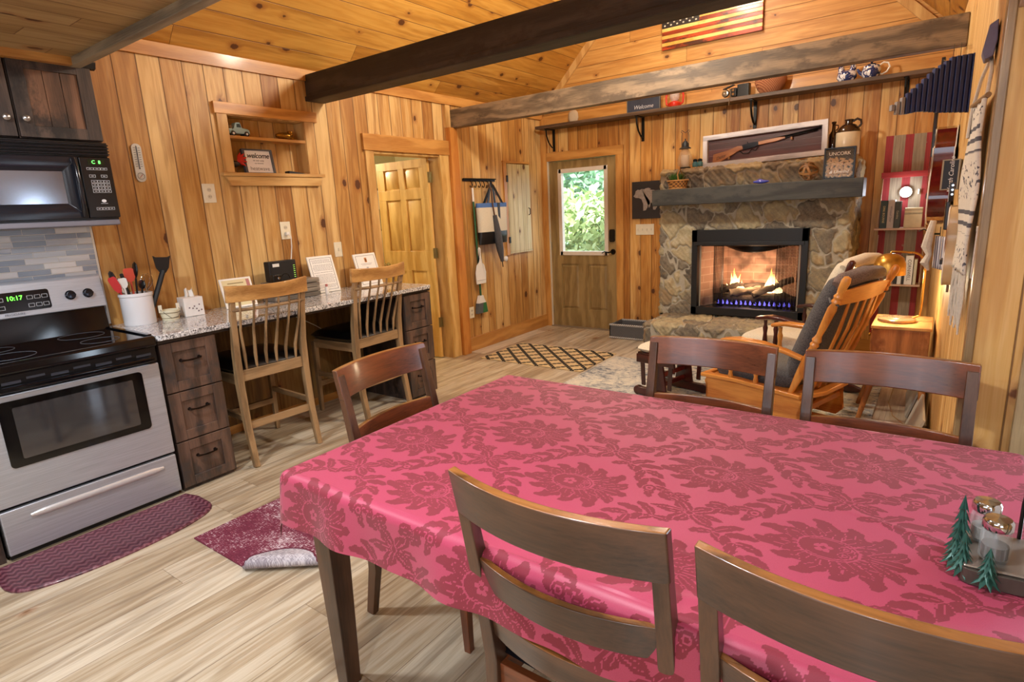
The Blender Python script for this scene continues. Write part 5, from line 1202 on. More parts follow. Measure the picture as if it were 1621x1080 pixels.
def glider(label,loc,rz,wd,cush,cushb,roll,af=.36):
    t=T('glider_chair',label,'rocking chair',loc,rz); G0=.011-loc[2]*0
    for s in (-1,1):
        x=s*.275
        bm=BM(); o_=[(.33,.335),(.345,.30),(.315,.22),(.335,.13),(.31,.075),(-.26,.075),(-.30,.12),(-.27,.22),(-.30,.30),(-.28,.335)]
        prism(bm,o_,x-.011,x+.011,'x'); O('side_panel',bm,wd('y'),t,bevel=.003)
        bm=BM(); bar(bm,[(s*.285,.36,.345),(s*.285,.1,.352),(s*.285,-.30,.33)],[.055,.06,.055],.026,(0,0,1)); O('side_rail',bm,wd('y'),t,bevel=.007)
        bm=BM(); bar(bm,[(s*.30,af,.600),(s*.305,af-.10,.618),(s*.305,-.06,.615),(s*.30,-.20,.59),(s*.295,-.30,.56)],[.07,.085,.07,.055,.045],.024,(0,0,1)); O('armrest',bm,wd('y'),t,bevel=.009)
        for yy,z0 in ((min(.22,af-.06),.352),(-.02,.352)):
            bm=BM(); prof=[(.012,0),(.016,.02),(.011,.045),(.018,.08),(.013,.14),(.018,.18),(.011,.205),(.014,.24)]
            lathe(bm,prof,c=(s*.295,yy,z0),seg=12); O('arm_post',bm,wd('z'),t,smooth=True)
        bm=BM(); p0=Vector((s*.285,-.235,.345)); p1=Vector((s*.315,-.515,1.045)); d=(p1-p0)
        fr=[0,.05,.16,.30,.42,.44,.46,.48,.50,.52,.62,.74,.78,.80,.82,.84,.86,.90,.96,.99,1.0]; ra=[.016,.018,.024,.026,.019,.025,.019,.026,.02,.016,.021,.024,.017,.024,.018,.024,.016,.021,.024,.018,.004]
        tube(bm,[p0+d*f_ for f_ in fr],ra,14); O('back_post',bm,wd('z'),t,smooth=True)
        # foot frame
        bm=BM(); bar(bm,[(s*.225,.34,.03),(s*.225,.30,.034),(s*.225,-.36,.034),(s*.225,-.44,.028)],[.04,.05,.05,.04],[.03,.055,.055,.02],(0,0,1)); O('foot_rail',bm,wd('y'),t,bevel=.008)
        bm=BM(); bar(bm,[(s*.225,.0,.055),(s*.225,-.01,.29)],[.10,.06],.022,(1,0,0)) if False else prism(bm,[(-.09,.055),(.07,.055),(.03,.30),(-.05,.30)],s*.225-.011,s*.225+.011,'x'); O('upright',bm,wd('z'),t)
        for yy in (.22,-.20):
            bm=BM(); bar(bm,[(s*.247,yy,.32),(s*.247,yy*.72,.10)],.03,.014,(1,0,0)); O('swing_link',bm,wd('z'),t,bevel=.003)
    bm=BM(); box(bm,-.225,-.02,.10,.225,.005,.16); O('foot_stretcher',bm,wd('x'),t,bevel=.003)
    bm=BM(); bar(bm,[(-.28,-.30,.335),(-.14,-.345,.335),(.14,-.345,.335),(.28,-.30,.335)],.055,.028,(0,0,1)); O('rear_rail',bm,wd('x'),t,bevel=.007)
    bm=BM(); bar(bm,[(-.27,-.27,.22),(.27,-.27,.22)],.02,.035,(0,0,1)); O('rear_stretcher',bm,wd('x'),t,bevel=.003)
    bm=BM(); bar(bm,[(-.28,.335,.345),(.28,.335,.345)],.04,.03,(0,0,1)); O('front_rail',bm,wd('x'),t,bevel=.006)
    bm=BM(); box(bm,-.275,-.26,.328,.275,.32,.345); O('seat_board',bm,wd('x'),t)
    n_=12; rings=[]; bm=BM()
    for k in range(n_+1):
        f_=-1+2*k/n_; x=f_*.30; b_=-.03*(1-f_*f_); z0=.88; z1=.958+.022*(1-f_*f_)
        rings.append([bm.verts.new(p) for p in ((x,-.452+b_-.01,z0),(x,-.452+b_+.012,z0),(x,-.482+b_+.012,z1),(x,-.482+b_-.01,z1))])
    for A,B in zip(rings,rings[1:]):
        for k in range(4): bm.faces.new((A[k],A[(k+1)%4],B[(k+1)%4],B[k]))
    cap(bm,rings[0]);cap(bm,rings[-1]); O('crest_rail',bm,wd('x'),t,bevel=.006)
    for k in range(5):
        x=-.18+.09*k; bm=BM(); b_=-.03*(1-(x/.3)**2)
        bar(bm,[(x*.9,-.30,.345),(x*.95,-.35,.50),(x,-.415+b_*.8,.72),(x,-.455+b_,.89)],[.022,.034,.038,.024],.010,(0,1,.4)); O('back_slat',bm,wd('z'),t,bevel=.003)
    bm=BM(); pillow(bm,0,.04,.395,.52,.56,.13,16,.22); O('seat_cushion',bm,cush,t,smooth=True,auto=80)
    bm=BM(); mm=Matrix.Translation((0,-.315,.72))@Matrix.Rotation(R(-68.5),4,'X'); pillow(bm,0,0,0,.50,.66,.15,18,.2,mat=mm@Matrix.Rotation(PI,4,'X')); bc=O('back_cushion',bm,cushb,t,smooth=True,auto=80)
    bm=BM(); mm=Matrix.Translation((0,-.455,1.02)); tube(bm,[(-.25,-.43,.985),(-.21,-.45,1.01),(0,-.47,1.025),(.21,-.45,1.01),(.25,-.43,.985)],[.03,.05,.055,.05,.03],14,sy=.8); O('head_roll',bm,roll,t,smooth=True)
    for s in (-1,1):
        bm=BM(); tube(bm,[(s*.22,-.40,.90),(s*.27,-.455,.885),(s*.325,-.48,.89),(s*.32,-.44,.90),(s*.24,-.395,.91)],.006,6,closed=True); O('cushion_tie',bm,cushb,t,smooth=True)
    return t
def cushm(name,a,b,sc=160):
    n=NT(name); no=n.noise(n.obj(),sc,3,.7); n.set(col=n.mix(n.mr(no,.3,.7),a,b),rough=.9,sheen=.2); n.bump(no,.5,.003); return n.m
GC=cushm('charcoal_cushion','#2e2d30','#5e5c5e'); GB=cushm('lit_brown_cushion','#4a3a36','#7d6a64'); CR=cushm('cream_cushion','#cfc6b2','#e8e0cc')  # head roll: lighter brown-grey tone has the light on it painted in
glider('honey oak glider rocking chair with charcoal cushions behind the dining table',(-.77,3.895,.011),R(73.5),honey,GC,GC,GB,.21)
glider('dark glider rocking chair with cream cushions nearer the fireplace',(-.84,4.72,.011),R(74),darkred,CR,CR,CR,.12)
t=T('footstool','dark wood gliding footstool with a cream cushion','footstool',(-1.60,4.22,.011),R(76))
dr=darkred
bm=BM(); pillow(bm,0,0,.385,.46,.36,.07,14,.25); O('cushion',bm,CR,t,smooth=True,auto=80)
bm=BM(); box(bm,-.21,-.16,.335,.21,.16,.355); O('top_board',bm,dr('x'),t,bevel=.003)
for s in (-1,1):
    bm=BM(); bar(bm,[(s*.175,.20,.03),(s*.175,.165,.036),(s*.175,-.165,.036),(s*.175,-.20,.03)],[.03,.045,.045,.03],[.03,.06,.06,.03],(0,0,1))
    for yy in (.18,-.18): lathe(bm,[(0,-.02),(.036,-.02),(.036,.02),(0,.02)],c=(s*.175,yy,.036),axis='x',seg=16)
    O('foot_rail',bm,dr('y'),t,bevel=.004)
    bm=BM(); prism(bm,[(-.08,.05),(.08,.05),(.045,.30),(-.045,.30)],s*.175-.01,s*.175+.01,'x'); O('upright',bm,dr('z'),t,bevel=.002)
    bm=BM(); box(bm,s*.205-.01,-.17,.275,s*.205+.01,.17,.34); O('side_apron',bm,dr('y'),t,bevel=.003)
    for yy in (.13,-.13):
        bm=BM(); bar(bm,[(s*.192,yy,.32),(s*.192,yy*.9,.09)],.035,.012,(1,0,0)); O('swing_link',bm,dr('z'),t,bevel=.003)
for yy,z in ((.0,.16),(.0,.08)):
    bm=BM(); box(bm,-.175,yy-.01,z,.175,yy+.01,z+.035); O('stretcher',bm,wood('lit_red_stretcher','#4a1410','#8a2c22','x',.3),t,bevel=.003)  # crossbars: red light put into a brighter copy of the dark wood
# ---- side table + lamp
t=T('side_table','square wooden side table with a drawer knob beside the glider chair','table',(-.135,4.455,0))
bm=BM(); box(bm,-.295,4.255,.465,.005,4.655,.630); OW('drawer_box',bm,walnut('z'),t,bevel=.004)
bm=BM(); box(bm,-.305,4.245,.630,.013,4.665,.652); OW('top',bm,wood('side_table_top','#a8743c','#dcae6c','y',.35),t,bevel=.006)
bm=BM(); box(bm,-.303,4.275,.485,-.294,4.635,.615); f_=OW('drawer_front',bm,walnut('y'),t,bevel=.002)
bm=BM(); lathe(bm,[(0,0),(.006,0),(.006,.012),(.012,.018),(.008,.026),(0,.027)],mat=Matrix.Translation((-.303,4.455,.55))@Matrix.Rotation(R(-90),4,'Y'),seg=14); OS('knob',bm,flat('#c9a24a',.25,.9),f_,t,smooth=True)
for (a,b),(c,d) in (((-.24,4.31),(-.335,4.235)),((-.24,4.60),(-.37,4.60)),((-.02,4.31),(.010,4.265)),((-.02,4.60),(-.015,4.62))):
    bm=BM(); tube(bm,[(a,b,.466),(c,d,.0+(.011 if c<-.26 else 0))],[.026,.014],4 if False else 12); OW('leg',bm,walnut('z'),t,smooth=True)
t=T('table_lamp','brass dome table lamp with an arched arm lit on the side table','lamp',(-.18,4.44,.6525))
br=NT('brass_shade').set(col='#b8893a',metal=.75,rough=.3); 
bm=BM(); lathe(bm,[(0,0),(.100,0),(.105,.006),(.104,.018),(.098,.022),(0,.022)],c=(0,0,0),seg=40); O('base',bm,flat('#d9b48c',.2,.6),t,smooth=True)
bm=BM(); pts=[(.085,.02,.02),(.118,.03,.04),(.122,.03,.10),(.122,.03,.34)]+[(.122-.075*(1-math.cos(a)),.03-.01*(1-math.cos(a)),.34+.10*math.sin(a)) for a in [PI/2*k/8 for k in range(1,9)]]+[(-.02,.01,.445),(-.062,.0,.447),(-.066,0,.435)]
tube(bm,pts,.0065,10); O('arm',bm,flat('#c99b50',.25,.9),t,smooth=True)
bm=BM(); lathe(bm,[(.014,.436),(.045,.430),(.074,.408),(.088,.37),(.092,.30),(.090,.30),(.086,.368),(.072,.404),(.044,.425),(.012,.431)],c=(-.066,0,0),seg=40); O('lamp_shade',bm,br,t,smooth=True)
bm=BM(); lathe(bm,[(0,.310),(.018,.318),(.027,.335),(.024,.356),(.012,.376),(.012,.43)],c=(-.066,0,0),seg=20); O('bulb',bm,glow('#ffd9a0',60),t,smooth=True)
t=T('lamp_cord','thin cord trailing from the side table across the floor','cord',(-.1,4.4,0))
bm=BM(); tube(bm,[(-.09,4.60,.655),(-.06,4.675,.64),(-.12,4.70,.35),(-.19,4.68,.02),(-.15,4.45,.006),(-.06,4.25,.005),(-.07,4.10,.005),(-.02,4.0,.005)],.003,6); OW('cable',bm,flat('#b08a5a',.5),t,smooth=True)
# wicker tray by the door
t=T('wicker_basket','low grey wicker basket on the floor beside the hearth','basket',(-2.64,5.98,0))
def wick(a,b,sc=1):
    n=NT('wicker'); o=n.sep(n.obj()); w1=n.math('SINE',n.math('MULTIPLY',n.math('ADD',o[0],o[1]),420*sc)); w2=n.math('SINE',n.math('MULTIPLY',o[2],520*sc)); f=n.mr(n.math('MULTIPLY',w1,w2),-.7,.7); n.set(col=n.mix(f,a,b),rough=.8); n.bump(f,.7,.004); return n.m
WK=wick('#2c2c2e','#77777a')
bm=BM(); x0,x1,y0,y1=-2.94,-2.335,5.83,6.15
box(bm,x0,y0,.01,x1,y0+.012,.155); box(bm,x0,y1-.012,.01,x1,y1,.155); box(bm,x0,y0,.01,x0+.012,y1,.155); box(bm,x1-.012,y0,.01,x1,y1,.155); box(bm,x0,y0,.003,x1,y1,.015); OW('sides',bm,WK,t)
for z in (.014,.158):
    bm=BM(); tube(bm,[(x0+.004,y0+.004,z),(x1-.004,y0+.004,z),(x1-.004,y1-.004,z),(x0+.004,y1-.004,z)],.012,8,closed=True); OW('braided_rim',bm,wick('#77777a','#c9c7c2',.6),t,smooth=True)
# leaning boards by the right wall
for k,(yy,dx_,lab) in enumerate(((4.05,.0,'pale board leaning on the right wall behind the side table, nearer one'),(4.75,.02,'pale board leaning on the right wall behind the side table, farther one'))):
    t=T('leaning_board',lab,'board',(wx(yy)-.10,yy,0),R(2)); bm=BM(); lm=Matrix.Rotation(R(17),4,'Y'); box(bm,-.012,-.30,.002,.0,.28,.24,lm); 
    for v in bm.verts: v.co.z=max(v.co.z,.001)
    O('board',bm,flat('#cfc8b8' if k==0 else '#b9b4a8',.5,scale=8,var=.1),t)
# ================================================================ FAR WALL
t=T('long_shelf','long dark shelf board on iron brackets high on the far wall','shelf',(-2.06,6.1,2.38))
bm=BM(); box(bm,-3.955,5.995,2.378,-.155,6.205,2.412); OW('board',bm,wood('shelf_dark','#2c1f16','#6a5340','x',.5,.8),t,bevel=.004)
for x in (-3.83,-2.70,-1.55,-.34):
    bm=BM(); box(bm,x-.016,6.20,2.13,x+.016,6.209,2.378); box(bm,x-.016,6.02,2.370,x+.016,6.209,2.3775)
    bar(bm,[(x,6.035,2.37),(x,6.045,2.30),(x,6.085,2.23),(x,6.15,2.18),(x,6.205,2.165)],.022,.007,(1,0,0)) if False else tube(bm,[(x,6.035,2.372),(x,6.045,2.30),(x,6.085,2.23),(x,6.15,2.18),(x,6.205,2.165)],.010,8,sy=.6)
    OW('bracket',bm,flat('#0e0d0d',.4,.5),t)
SZ=2.4125
t=T('pale_stone','small rounded pale stone at the left end of the long shelf','stone',(-3.48,6.07,SZ))
bm=BM(); lathe(bm,[(0,0),(.05,.003),(.066,.04),(.06,.095),(.035,.122),(0,.128)],seg=9,sy=.7); O('stone_body',bm,flat('#b9a68c',.8,var=.15,scale=12),t,smooth=True,auto=30)
t=T('shelf_sign','slate blue rectangular sign with faint white lettering on the long shelf','sign',(-2.63,6.06,SZ),R(-90),tilt=None)
bm=BM(); box(bm,-.012,-.185,0,.012,.185,.145); O('board',bm,flat('#2e3444',.6,var=.3,scale=10),t,bevel=.003)
for q in ((-.185,0,.185,.008),(-.185,.137,.185,.145),(-.185,0,-.177,.145),(.177,0,.185,.145)):
    bm=BM(); box(bm,.011,q[0],q[1],.0135,q[2],q[3]); O('worn_edge',bm,flat('#6c6c64',.7),t)
text('lettering','Welcome',.055,flat('#b9bcc2',.7),t,tm((.0125,0,.045),(0,1,0),(0,0,1)),shear=.3)
t=T('red_lantern','red metal barn lantern on the long shelf beside the slate sign','lantern',(-2.30,6.07,SZ))
rd=flat('#c8301c',.3,.1)
bm=BM(); lathe(bm,[(0,0),(.062,0),(.066,.008),(.066,.035),(.045,.05),(.03,.055)],seg=24); O('fuel_base',bm,rd,t,smooth=True)
bm=BM(); lathe(bm,[(.030,.055),(.05,.085),(.05,.12),(.03,.150),(.028,.150),(.047,.12),(.047,.085),(.028,.055)],seg=24); O('globe',bm,pane(.3,'#e8dcd8'),t,smooth=True)
bm=BM(); lathe(bm,[(.034,.150),(.038,.16),(.03,.19),(0,.195)],seg=20); O('top_cap',bm,rd,t,smooth=True)
for s in (-1,1):
    bm=BM(); tube(bm,[(s*.06,0,.02),(s*.085,0,.035),(s*.09,0,.10),(s*.075,0,.16),(s*.03,0,.18)],.010,8); O('side_tube',bm,rd,t,smooth=True)
t=T('vintage_camera','vintage black and chrome folding camera on the long shelf','camera',(-1.70,6.07,SZ),R(-4))
bm=BM(); box(bm,.02,-.03,0,.13,.035,.115); O('case',bm,black,t,bevel=.006)
bm=BM(); box(bm,-.03,-.05,.01,.02,.02,.085); O('shutter_block',bm,flat('#1c1c1e',.3,.4),t,bevel=.003)
bm=BM(); lathe(bm,[(0,0),(.032,0),(.036,.01),(.030,.03),(.016,.034),(0,.03)],mat=Matrix.Translation((-.085,-.02,.048))@Matrix.Rotation(R(90),4,'X'),seg=20); O('flash_reflector',bm,flat('#a9a59c',.2,.9),t,smooth=True)
for z in (.03,.065):
    bm=BM(); lathe(bm,[(0,0),(.014,0),(.012,.012),(0,.012)],mat=Matrix.Translation((-.005,-.05,z))@Matrix.Rotation(R(90),4,'X'),seg=16); O('lens',bm,chrome,t,smooth=True)
bm=BM(); prism(bm,[(-.12,.095),(-.02,.125),(-.015,.118),(-.115,.088)],-.02,.02,'y'); O('hood_flap',bm,mblack,t)
bm=BM(); tube(bm,[(-.05,0,.012),(-.05,0,.09)],.010,8); O('bracket_post',bm,flat('#8a8478',.3,.9),t,smooth=True)
bm=BM(); bar(bm,[(-.02,-.07,.003),(-.025,-.092,.0),(-.028,-.095,-.075)],.010,.002,(1,0,0)); O('strap',bm,flat('#a08a6a',.7),t)
t=T('woven_bowl','round reddish woven bowl on the long shelf','basket',(-1.395,6.09,SZ))
bm=BM(); lathe(bm,[(0,0),(.08,0),(.115,.04),(.138,.10),(.133,.15),(.125,.17),(.118,.165),(.125,.14),(.128,.10),(.105,.045),(.07,.01),(0,.01)],seg=36,sy=.75); O('bowl_body',bm,wick('#7a3c24','#c48860',.7),t,smooth=True)
def delft():
    n=NT('blue_white_glaze'); a=n.noise(n.obj(),24,3,.6,1.2); n.set(col=n.ramp(a,[(.46,'#e6e8ee'),(.5,'#1e2f66')],'LINEAR'),rough=.15,coat=.4); return n.m
DL=delft()
t=T('blue_white_jar','two-necked blue and white glazed jar on the long shelf','jar',(-.775,6.06,SZ))
bm=BM(); lathe(bm,[(0,0),(.055,0),(.078,.03),(.07,.075),(.03,.09),(0,.09)],seg=24,sy=.7); O('jar_body',bm,DL,t,smooth=True)
for s in (-1,1):
    bm=BM(); tube(bm,[(s*.035,0,.06),(s*.045,0,.10),(s*.045,0,.15)],[.034,.024,.018],14); O('neck',bm,DL,t,smooth=True)
t=T('blue_white_teapot','blue and white patterned teapot with white loop handle on the long shelf','teapot',(-.595,6.06,SZ))
bm=BM(); lathe(bm,[(0,0),(.05,0),(.066,.03),(.068,.06),(.055,.095),(.03,.102),(0,.102)],seg=24,sx=1.05); O('pot_body',bm,DL,t,smooth=True)
bm=BM(); tube(bm,[(-.05,0,.03),(-.085,0,.055),(-.105,0,.085)],[.022,.014,.009],10); O('spout',bm,DL,t,smooth=True)
bm=BM(); lathe(bm,[(.034,.102),(.030,.110),(.006,.114),(.012,.124),(0,.130)],seg=18); O('lid',bm,flat('#1c2440',.2),t,smooth=True)
bm=BM(); tube(bm,[(.062+.042+.044*math.cos(a),0,.062+.044*math.sin(a)) for a in [R(200-300*k/16+120-80) for k in range(17)]] if False else [(.060,0,.09),(.085,0,.108),(.118,0,.10),(.130,0,.068),(.112,0,.032),(.080,0,.018),(.060,0,.025)],.007,8); O('handle',bm,white,t,smooth=True)
# flag
t=T('wooden_flag','rustic wooden stars and stripes flag hung high on the gable','flag',(-1.995,6.2,2.99))
fw,fh=.97,.435; sh=fh/13
fr=wood('flag_red','#5a1208','#c0461c','x',.35,.8,coat=.5,stain='#3a1208'); fwh=wood('flag_white','#c88a30','#f3cf80','x',.35,.8,coat=.5,stain='#d89a40')
for k in range(13):
    bm=BM(); z=k*sh; box(bm,-fw/2,-.028,z,fw/2 if True else 0,-.004,z+sh-.001); O('stripe',bm,fr if k%2==0 else fwh,t,bevel=.002)
bm=BM(); box(bm,-fw/2,-.030,6*sh,-fw/2+.38,-.003,fh); ct=O('canton',bm,flat('#14161c',.4,coat=.4),t,bevel=.001)
bm=BM(); box(bm,-fw/2,-.003,0,fw/2,.008,fh); O('backing',bm,mblack,t)
def star(bm,cx_,cz_,r,y0,y1):
    prism(bm,[(cx_+(r if k%2==0 else r*.4)*math.sin(PI*k/5),cz_+(r if k%2==0 else r*.4)*math.cos(PI*k/5)) for k in range(10)],y0,y1,'y')
for r_ in range(9):
    n_=6 if r_%2==0 else 5
    for c_ in range(n_):
        bm=BM(); star(bm,-fw/2+.032+(c_+(0 if n_==6 else .5))*.0635,6*sh+.022+r_*.0243,.011,-.0318,-.0295); O('star',bm,flat('#e8e2d0',.5),ct)
# bear plaque
t=T('bear_plaque','dark slate square plaque with a pale map-like animal shape left of the mantel','sign',(-2.66,6.2095,1.31))
bm=BM(); box(bm,-.165,-.018,0,.165,0,.40); O('slate',bm,flat('#2e2b2e',.6,var=.15,scale=8),t,bevel=.002)
bm=BM(); o_=[(-.145,.245),(-.125,.27),(-.118,.30),(-.095,.315),(-.07,.31),(-.05,.32),(-.02,.315),(.0,.325),(.03,.33),(.06,.318),(.04,.31),(.10,.30),(.14,.28),(.15,.22),(.14,.14),(.11,.09),(.085,.095),(.09,.15),(.06,.17),(.05,.13),(.045,.12),(.035,.115),(.03,.14),(.05,.16),(.045,.19),(.03,.165),(.02,.12),(.0,.09),(-.03,.085),(-.025,.11),(-.03,.16),(-.05,.21),(-.08,.225),(-.12,.228)]
prism(bm,o_,-.021,-.0175,'y'); O('animal_shape',bm,flat('#a9a5a4',.5,.2,var=.3,scale=60),t)
# things on the chimney ledge and mantel
LZ=1.79
t=T('framed_rifle','whitewashed frame holding a lever action toy rifle above the mantel','picture',(-1.395,5.90,LZ),0,tilt=(R(-4),R(-1.6)))
W_,H_=1.075,.30
wb=wood('whitewash','#9a98a0','#dedce2','x',.6,.8,stain='#c4c2ca')
for q in ((-W_/2,0,W_/2,.045),(-W_/2,H_-.045,W_/2,H_)):
    bm=BM(); box(bm,q[0],-.045,q[1],q[2],.012,q[3]); O('frame_rail',bm,wb,t,bevel=.003)
for q in ((-W_/2,.045,-W_/2+.045,H_-.045),(W_/2-.045,.045,W_/2,H_-.045)):
    bm=BM(); box(bm,q[0],-.045,q[1],q[2],.012,q[3]); O('frame_stile',bm,wood('whitewash_z','#9a98a0','#dedce2','z',.6,.8),t,bevel=.003)
bm=BM(); box(bm,-W_/2+.04,-.004,.04,W_/2-.04,.008,H_-.04); bk_=O('backing_boards',bm,planks('barn_red',v3(0,0,1),v3(1,0,0),.055,('#2e1414','#4c2220','#6a3630'),knots=0,gdark='#8a8080',groove=.002),t)
rm=Matrix.Translation((0,-.02,.15))@Matrix.Rotation(R(-6.5),4,'Y')
wr=wood('rifle_stock','#7a4420','#b87840','x',.35,.8,coat=.3)
bm=BM(); prism(bm,[(-.455,-.055),(-.44,.02),(-.30,.028),(-.21,.045),(-.17,.035),(-.165,.005),(-.22,-.005),(-.28,-.03),(-.44,-.082)],-.012,.012,'y',mat=rm); O('rifle_stock',bm,wr,t,bevel=.004)
bm=BM(); prism(bm,[(-.17,.045),(-.08,.048),(-.03,.042),(-.03,.008),(-.09,.0),(-.17,.0)],-.010,.010,'y',mat=rm); tube(bm,[rm@Vector(p) for p in ((-.20,0,.0),(-.17,0,-.035),(-.12,0,-.038),(-.09,0,-.01),(-.06,0,-.03),(-.03,0,.002))],.004,6); tube(bm,[rm@Vector(p) for p in ((-.12,0,.045),(-.125,0,.062))],.004,6); O('receiver_lever',bm,flat('#17161a',.3,.8),t)
bm=BM(); prism(bm,[(-.03,.010),(-.03,.040),(.15,.036),(.20,.028),(.20,.014),(.12,.006)],-.012,.012,'y',mat=rm); O('forestock',bm,wr,t,bevel=.004)
bm=BM(); tube(bm,[rm@Vector((-.05,0,.034)),rm@Vector((.49,0,.034))],.0075,10); tube(bm,[rm@Vector((.18,0,.020)),rm@Vector((.46,0,.021))],.005,8); box(bm,.475,-.002,.040,.483,.002,.052,rm); O('barrel',bm,flat('#18171a',.25,.9),t)
for x in (-.30,.25):
    bm=BM(); box(bm,x-.008,-.014,-.055 if x<0 else -.01,x+.008,.018,-.022+(.0 if x<0 else .035),rm); O('peg',bm,flat('#9a6a40',.6),t)
text('stock_script','Daisy',.04,flat('#3a2414',.6),t,rm@tm((-.375,-.0125,-.022),(1,0,.18),(-.18,0,1)),shear=.4)
t=T('oil_lantern','glass jar lantern with a candle and wire hanger on the left chimney ledge','lantern',(-2.115,5.88,CZ1+.03))
rustk=flat('#3c4044',.5,.6)
bm=BM(); lathe(bm,[(0,0),(.052,0),(.055,.004),(.055,.010),(0,.010)],seg=24); O('base',bm,rustk,t,smooth=True)
bm=BM(); lathe(bm,[(.045,.010),(.072,.03),(.076,.08),(.060,.13),(.038,.175),(.030,.19),(.027,.19),(.035,.173),(.056,.128),(.072,.08),(.068,.032),(.042,.013)],seg=28); O('glass_jar',bm,pane(.22,'#e0c8a8'),t,smooth=True)
bm=BM(); lathe(bm,[(0,.011),(.038,.011),(.038,.125),(0,.126)],seg=20); O('candle',bm,flat('#efe8dc',.5),t,smooth=True)
bm=BM(); lathe(bm,[(.060,.185),(.050,.195),(.03,.205),(.030,.235),(.022,.25),(.008,.262),(0,.262)],seg=20); tube(bm,[(.0,-.0,.255),(0,0,.28)],.006,6); O('cap',bm,rustk,t,smooth=True)
bm=BM(); tube(bm,[(-.035,0,.20),(-.036,0,.30),(-.03,0,.335),(-.045,0,.348),(-.036,0,.36),(0,0,.335),(.036,0,.36),(.045,0,.348),(.03,0,.335),(.036,0,.30),(.035,0,.20)],.0028,6); O('wire_hanger',bm,rustk,t,smooth=True)
for k,x in enumerate((-1.985,-1.935)):
    t=T('blue_shaker','small blue glass shaker with dark lid, '+('beside the jar lantern' if k==0 else 'touching the rifle frame'),'shaker',(x+.0,5.80-.01*k,CZ1+.03))
    bm=BM(); lathe(bm,[(0,0),(.024,0),(.027,.006),(.027,.035),(.018,.048),(.018,.052)],seg=18); O('jar',bm,NT('blue_glass').set(col='#5ea0b4',rough=.1,trans=.4),t,smooth=True)
    bm=BM(); lathe(bm,[(.020,.050),(.022,.052),(.021,.066),(.012,.074),(0,.075)],seg=18); O('lid',bm,flat('#2a2c30',.3,.7),t,smooth=True)
MZ=1.5925
t=T('plant_basket','small lattice basket with a handle and green grass plant on the mantel','basket',(-2.045,5.50,MZ))
bm=BM(); lathe(bm,[(0,0),(.078,0),(.098,.075),(.092,.075),(.074,.008),(0,.008)],seg=28,sy=.7); O('basket_body',bm,wick('#5a3616','#b07a3c',.35),t,smooth=True)
for z,r_ in ((.075,.099),(.004,.080)):
    bm=BM(); tube(bm,[(r_*math.cos(a),r_*.7*math.sin(a),z) for a in [2*PI*k/30 for k in range(30)]],.006,8,closed=True); O('rim',bm,flat('#b88448',.6),t,smooth=True)
bm=BM(); tube(bm,[(.03,-.066,.07),(.02,-.06,.13),(.015,0,.19),(.02,.06,.13),(.03,.066,.07)],.005,8); O('handle',bm,flat('#a8763c',.6),t,smooth=True)
bm=BM(); rr=random.Random(3)
for k in range(330):
    a=rr.uniform(0,2*PI); r_=rr.uniform(0,.055); p=Vector((-.015+r_*math.cos(a),r_*.6*math.sin(a),.06)); d=Vector((math.cos(a)*rr.uniform(.1,.9),math.sin(a)*rr.uniform(.1,.7),rr.uniform(.7,1.2)))*rr.uniform(.05,.095)
    q=Vector((-d.y,d.x,0)).normalized()*.0035
    v=[bm.verts.new(x) for x in (p-q,p+q,p+d*.6+q*.8,p+d,p+d*.6-q*.8)]; bm.faces.new(v)
O('grass_leaves',bm,flat('#3f6a2c',.6,var=.4,scale=40),t); C.objects[-1]['kind']='stuff'
t=T('twig_ball','ball of interlaced bentwood bands on the mantel','ornament',(-.935,5.515,MZ))
bw=wood('bentwood','#5e3f22','#a97c4c','x',.5)
for k,(ax_,an) in enumerate((((1,0,0),20),((1,0,0),80),((1,0,0),140),((0,1,.3),70),((0,1,-.3),110))):
    m4=Matrix.Translation((0,0,.078))@Matrix.Rotation(R(an),4,Vector(ax_))@Matrix.Rotation(R(k*23),4,'Z'); bm=BM(); r_=.076-.0015*k
    n_=32; rings=[[bm.verts.new(m4@Vector((rr2*math.cos(2*PI*i/n_),rr2*math.sin(2*PI*i/n_),zz))) for rr2,zz in ((r_,-.009),(r_,.009),(r_-.003,.009),(r_-.003,-.009))] for i in range(n_)]
    for i in range(n_):
        A=rings[i];B=rings[(i+1)%n_]
        for q in range(4): bm.faces.new((A[q],A[(q+1)%4],B[(q+1)%4],B[q]))
    O('band',bm,bw,t,smooth=True)
t=T('cork_box','black shadow box reading UNCORK filled with wine corks on the mantel','box',(-.71,5.515,MZ),0)
bm=BM(); 
for q in ((-.112,0,-.100,.245),(.100,0,.112,.245),(-.1,0,.1,.012),(-.1,.233,.1,.245)): box(bm,q[0],-.03,q[1],q[2],.03,q[3])
O('box_frame',bm,black,t,bevel=.002)
bm=BM(); box(bm,-.1,.02,.012,.1,.03,.233); O('back_panel',bm,mblack,t)
bm=BM(); box(bm,-.1,-.026,.012,.1,-.0245,.233); O('front_pane',bm,pane(.08),t)
text('lettering','UNCORK',.036,flat('#e4e0d8',.5),t,tm((0,-.0275,.195),(1,0,0),(0,0,1)),bold=.0006)
text('lettering','& Unwind',.034,flat('#f2eee6',.5),t,tm((.0,-.0275,.055),(1,0,0),(0,0,1)),shear=.35,bold=.0006)
rr=random.Random(8)
ck=flat('#c9a57c',.8,var=.25,scale=50)
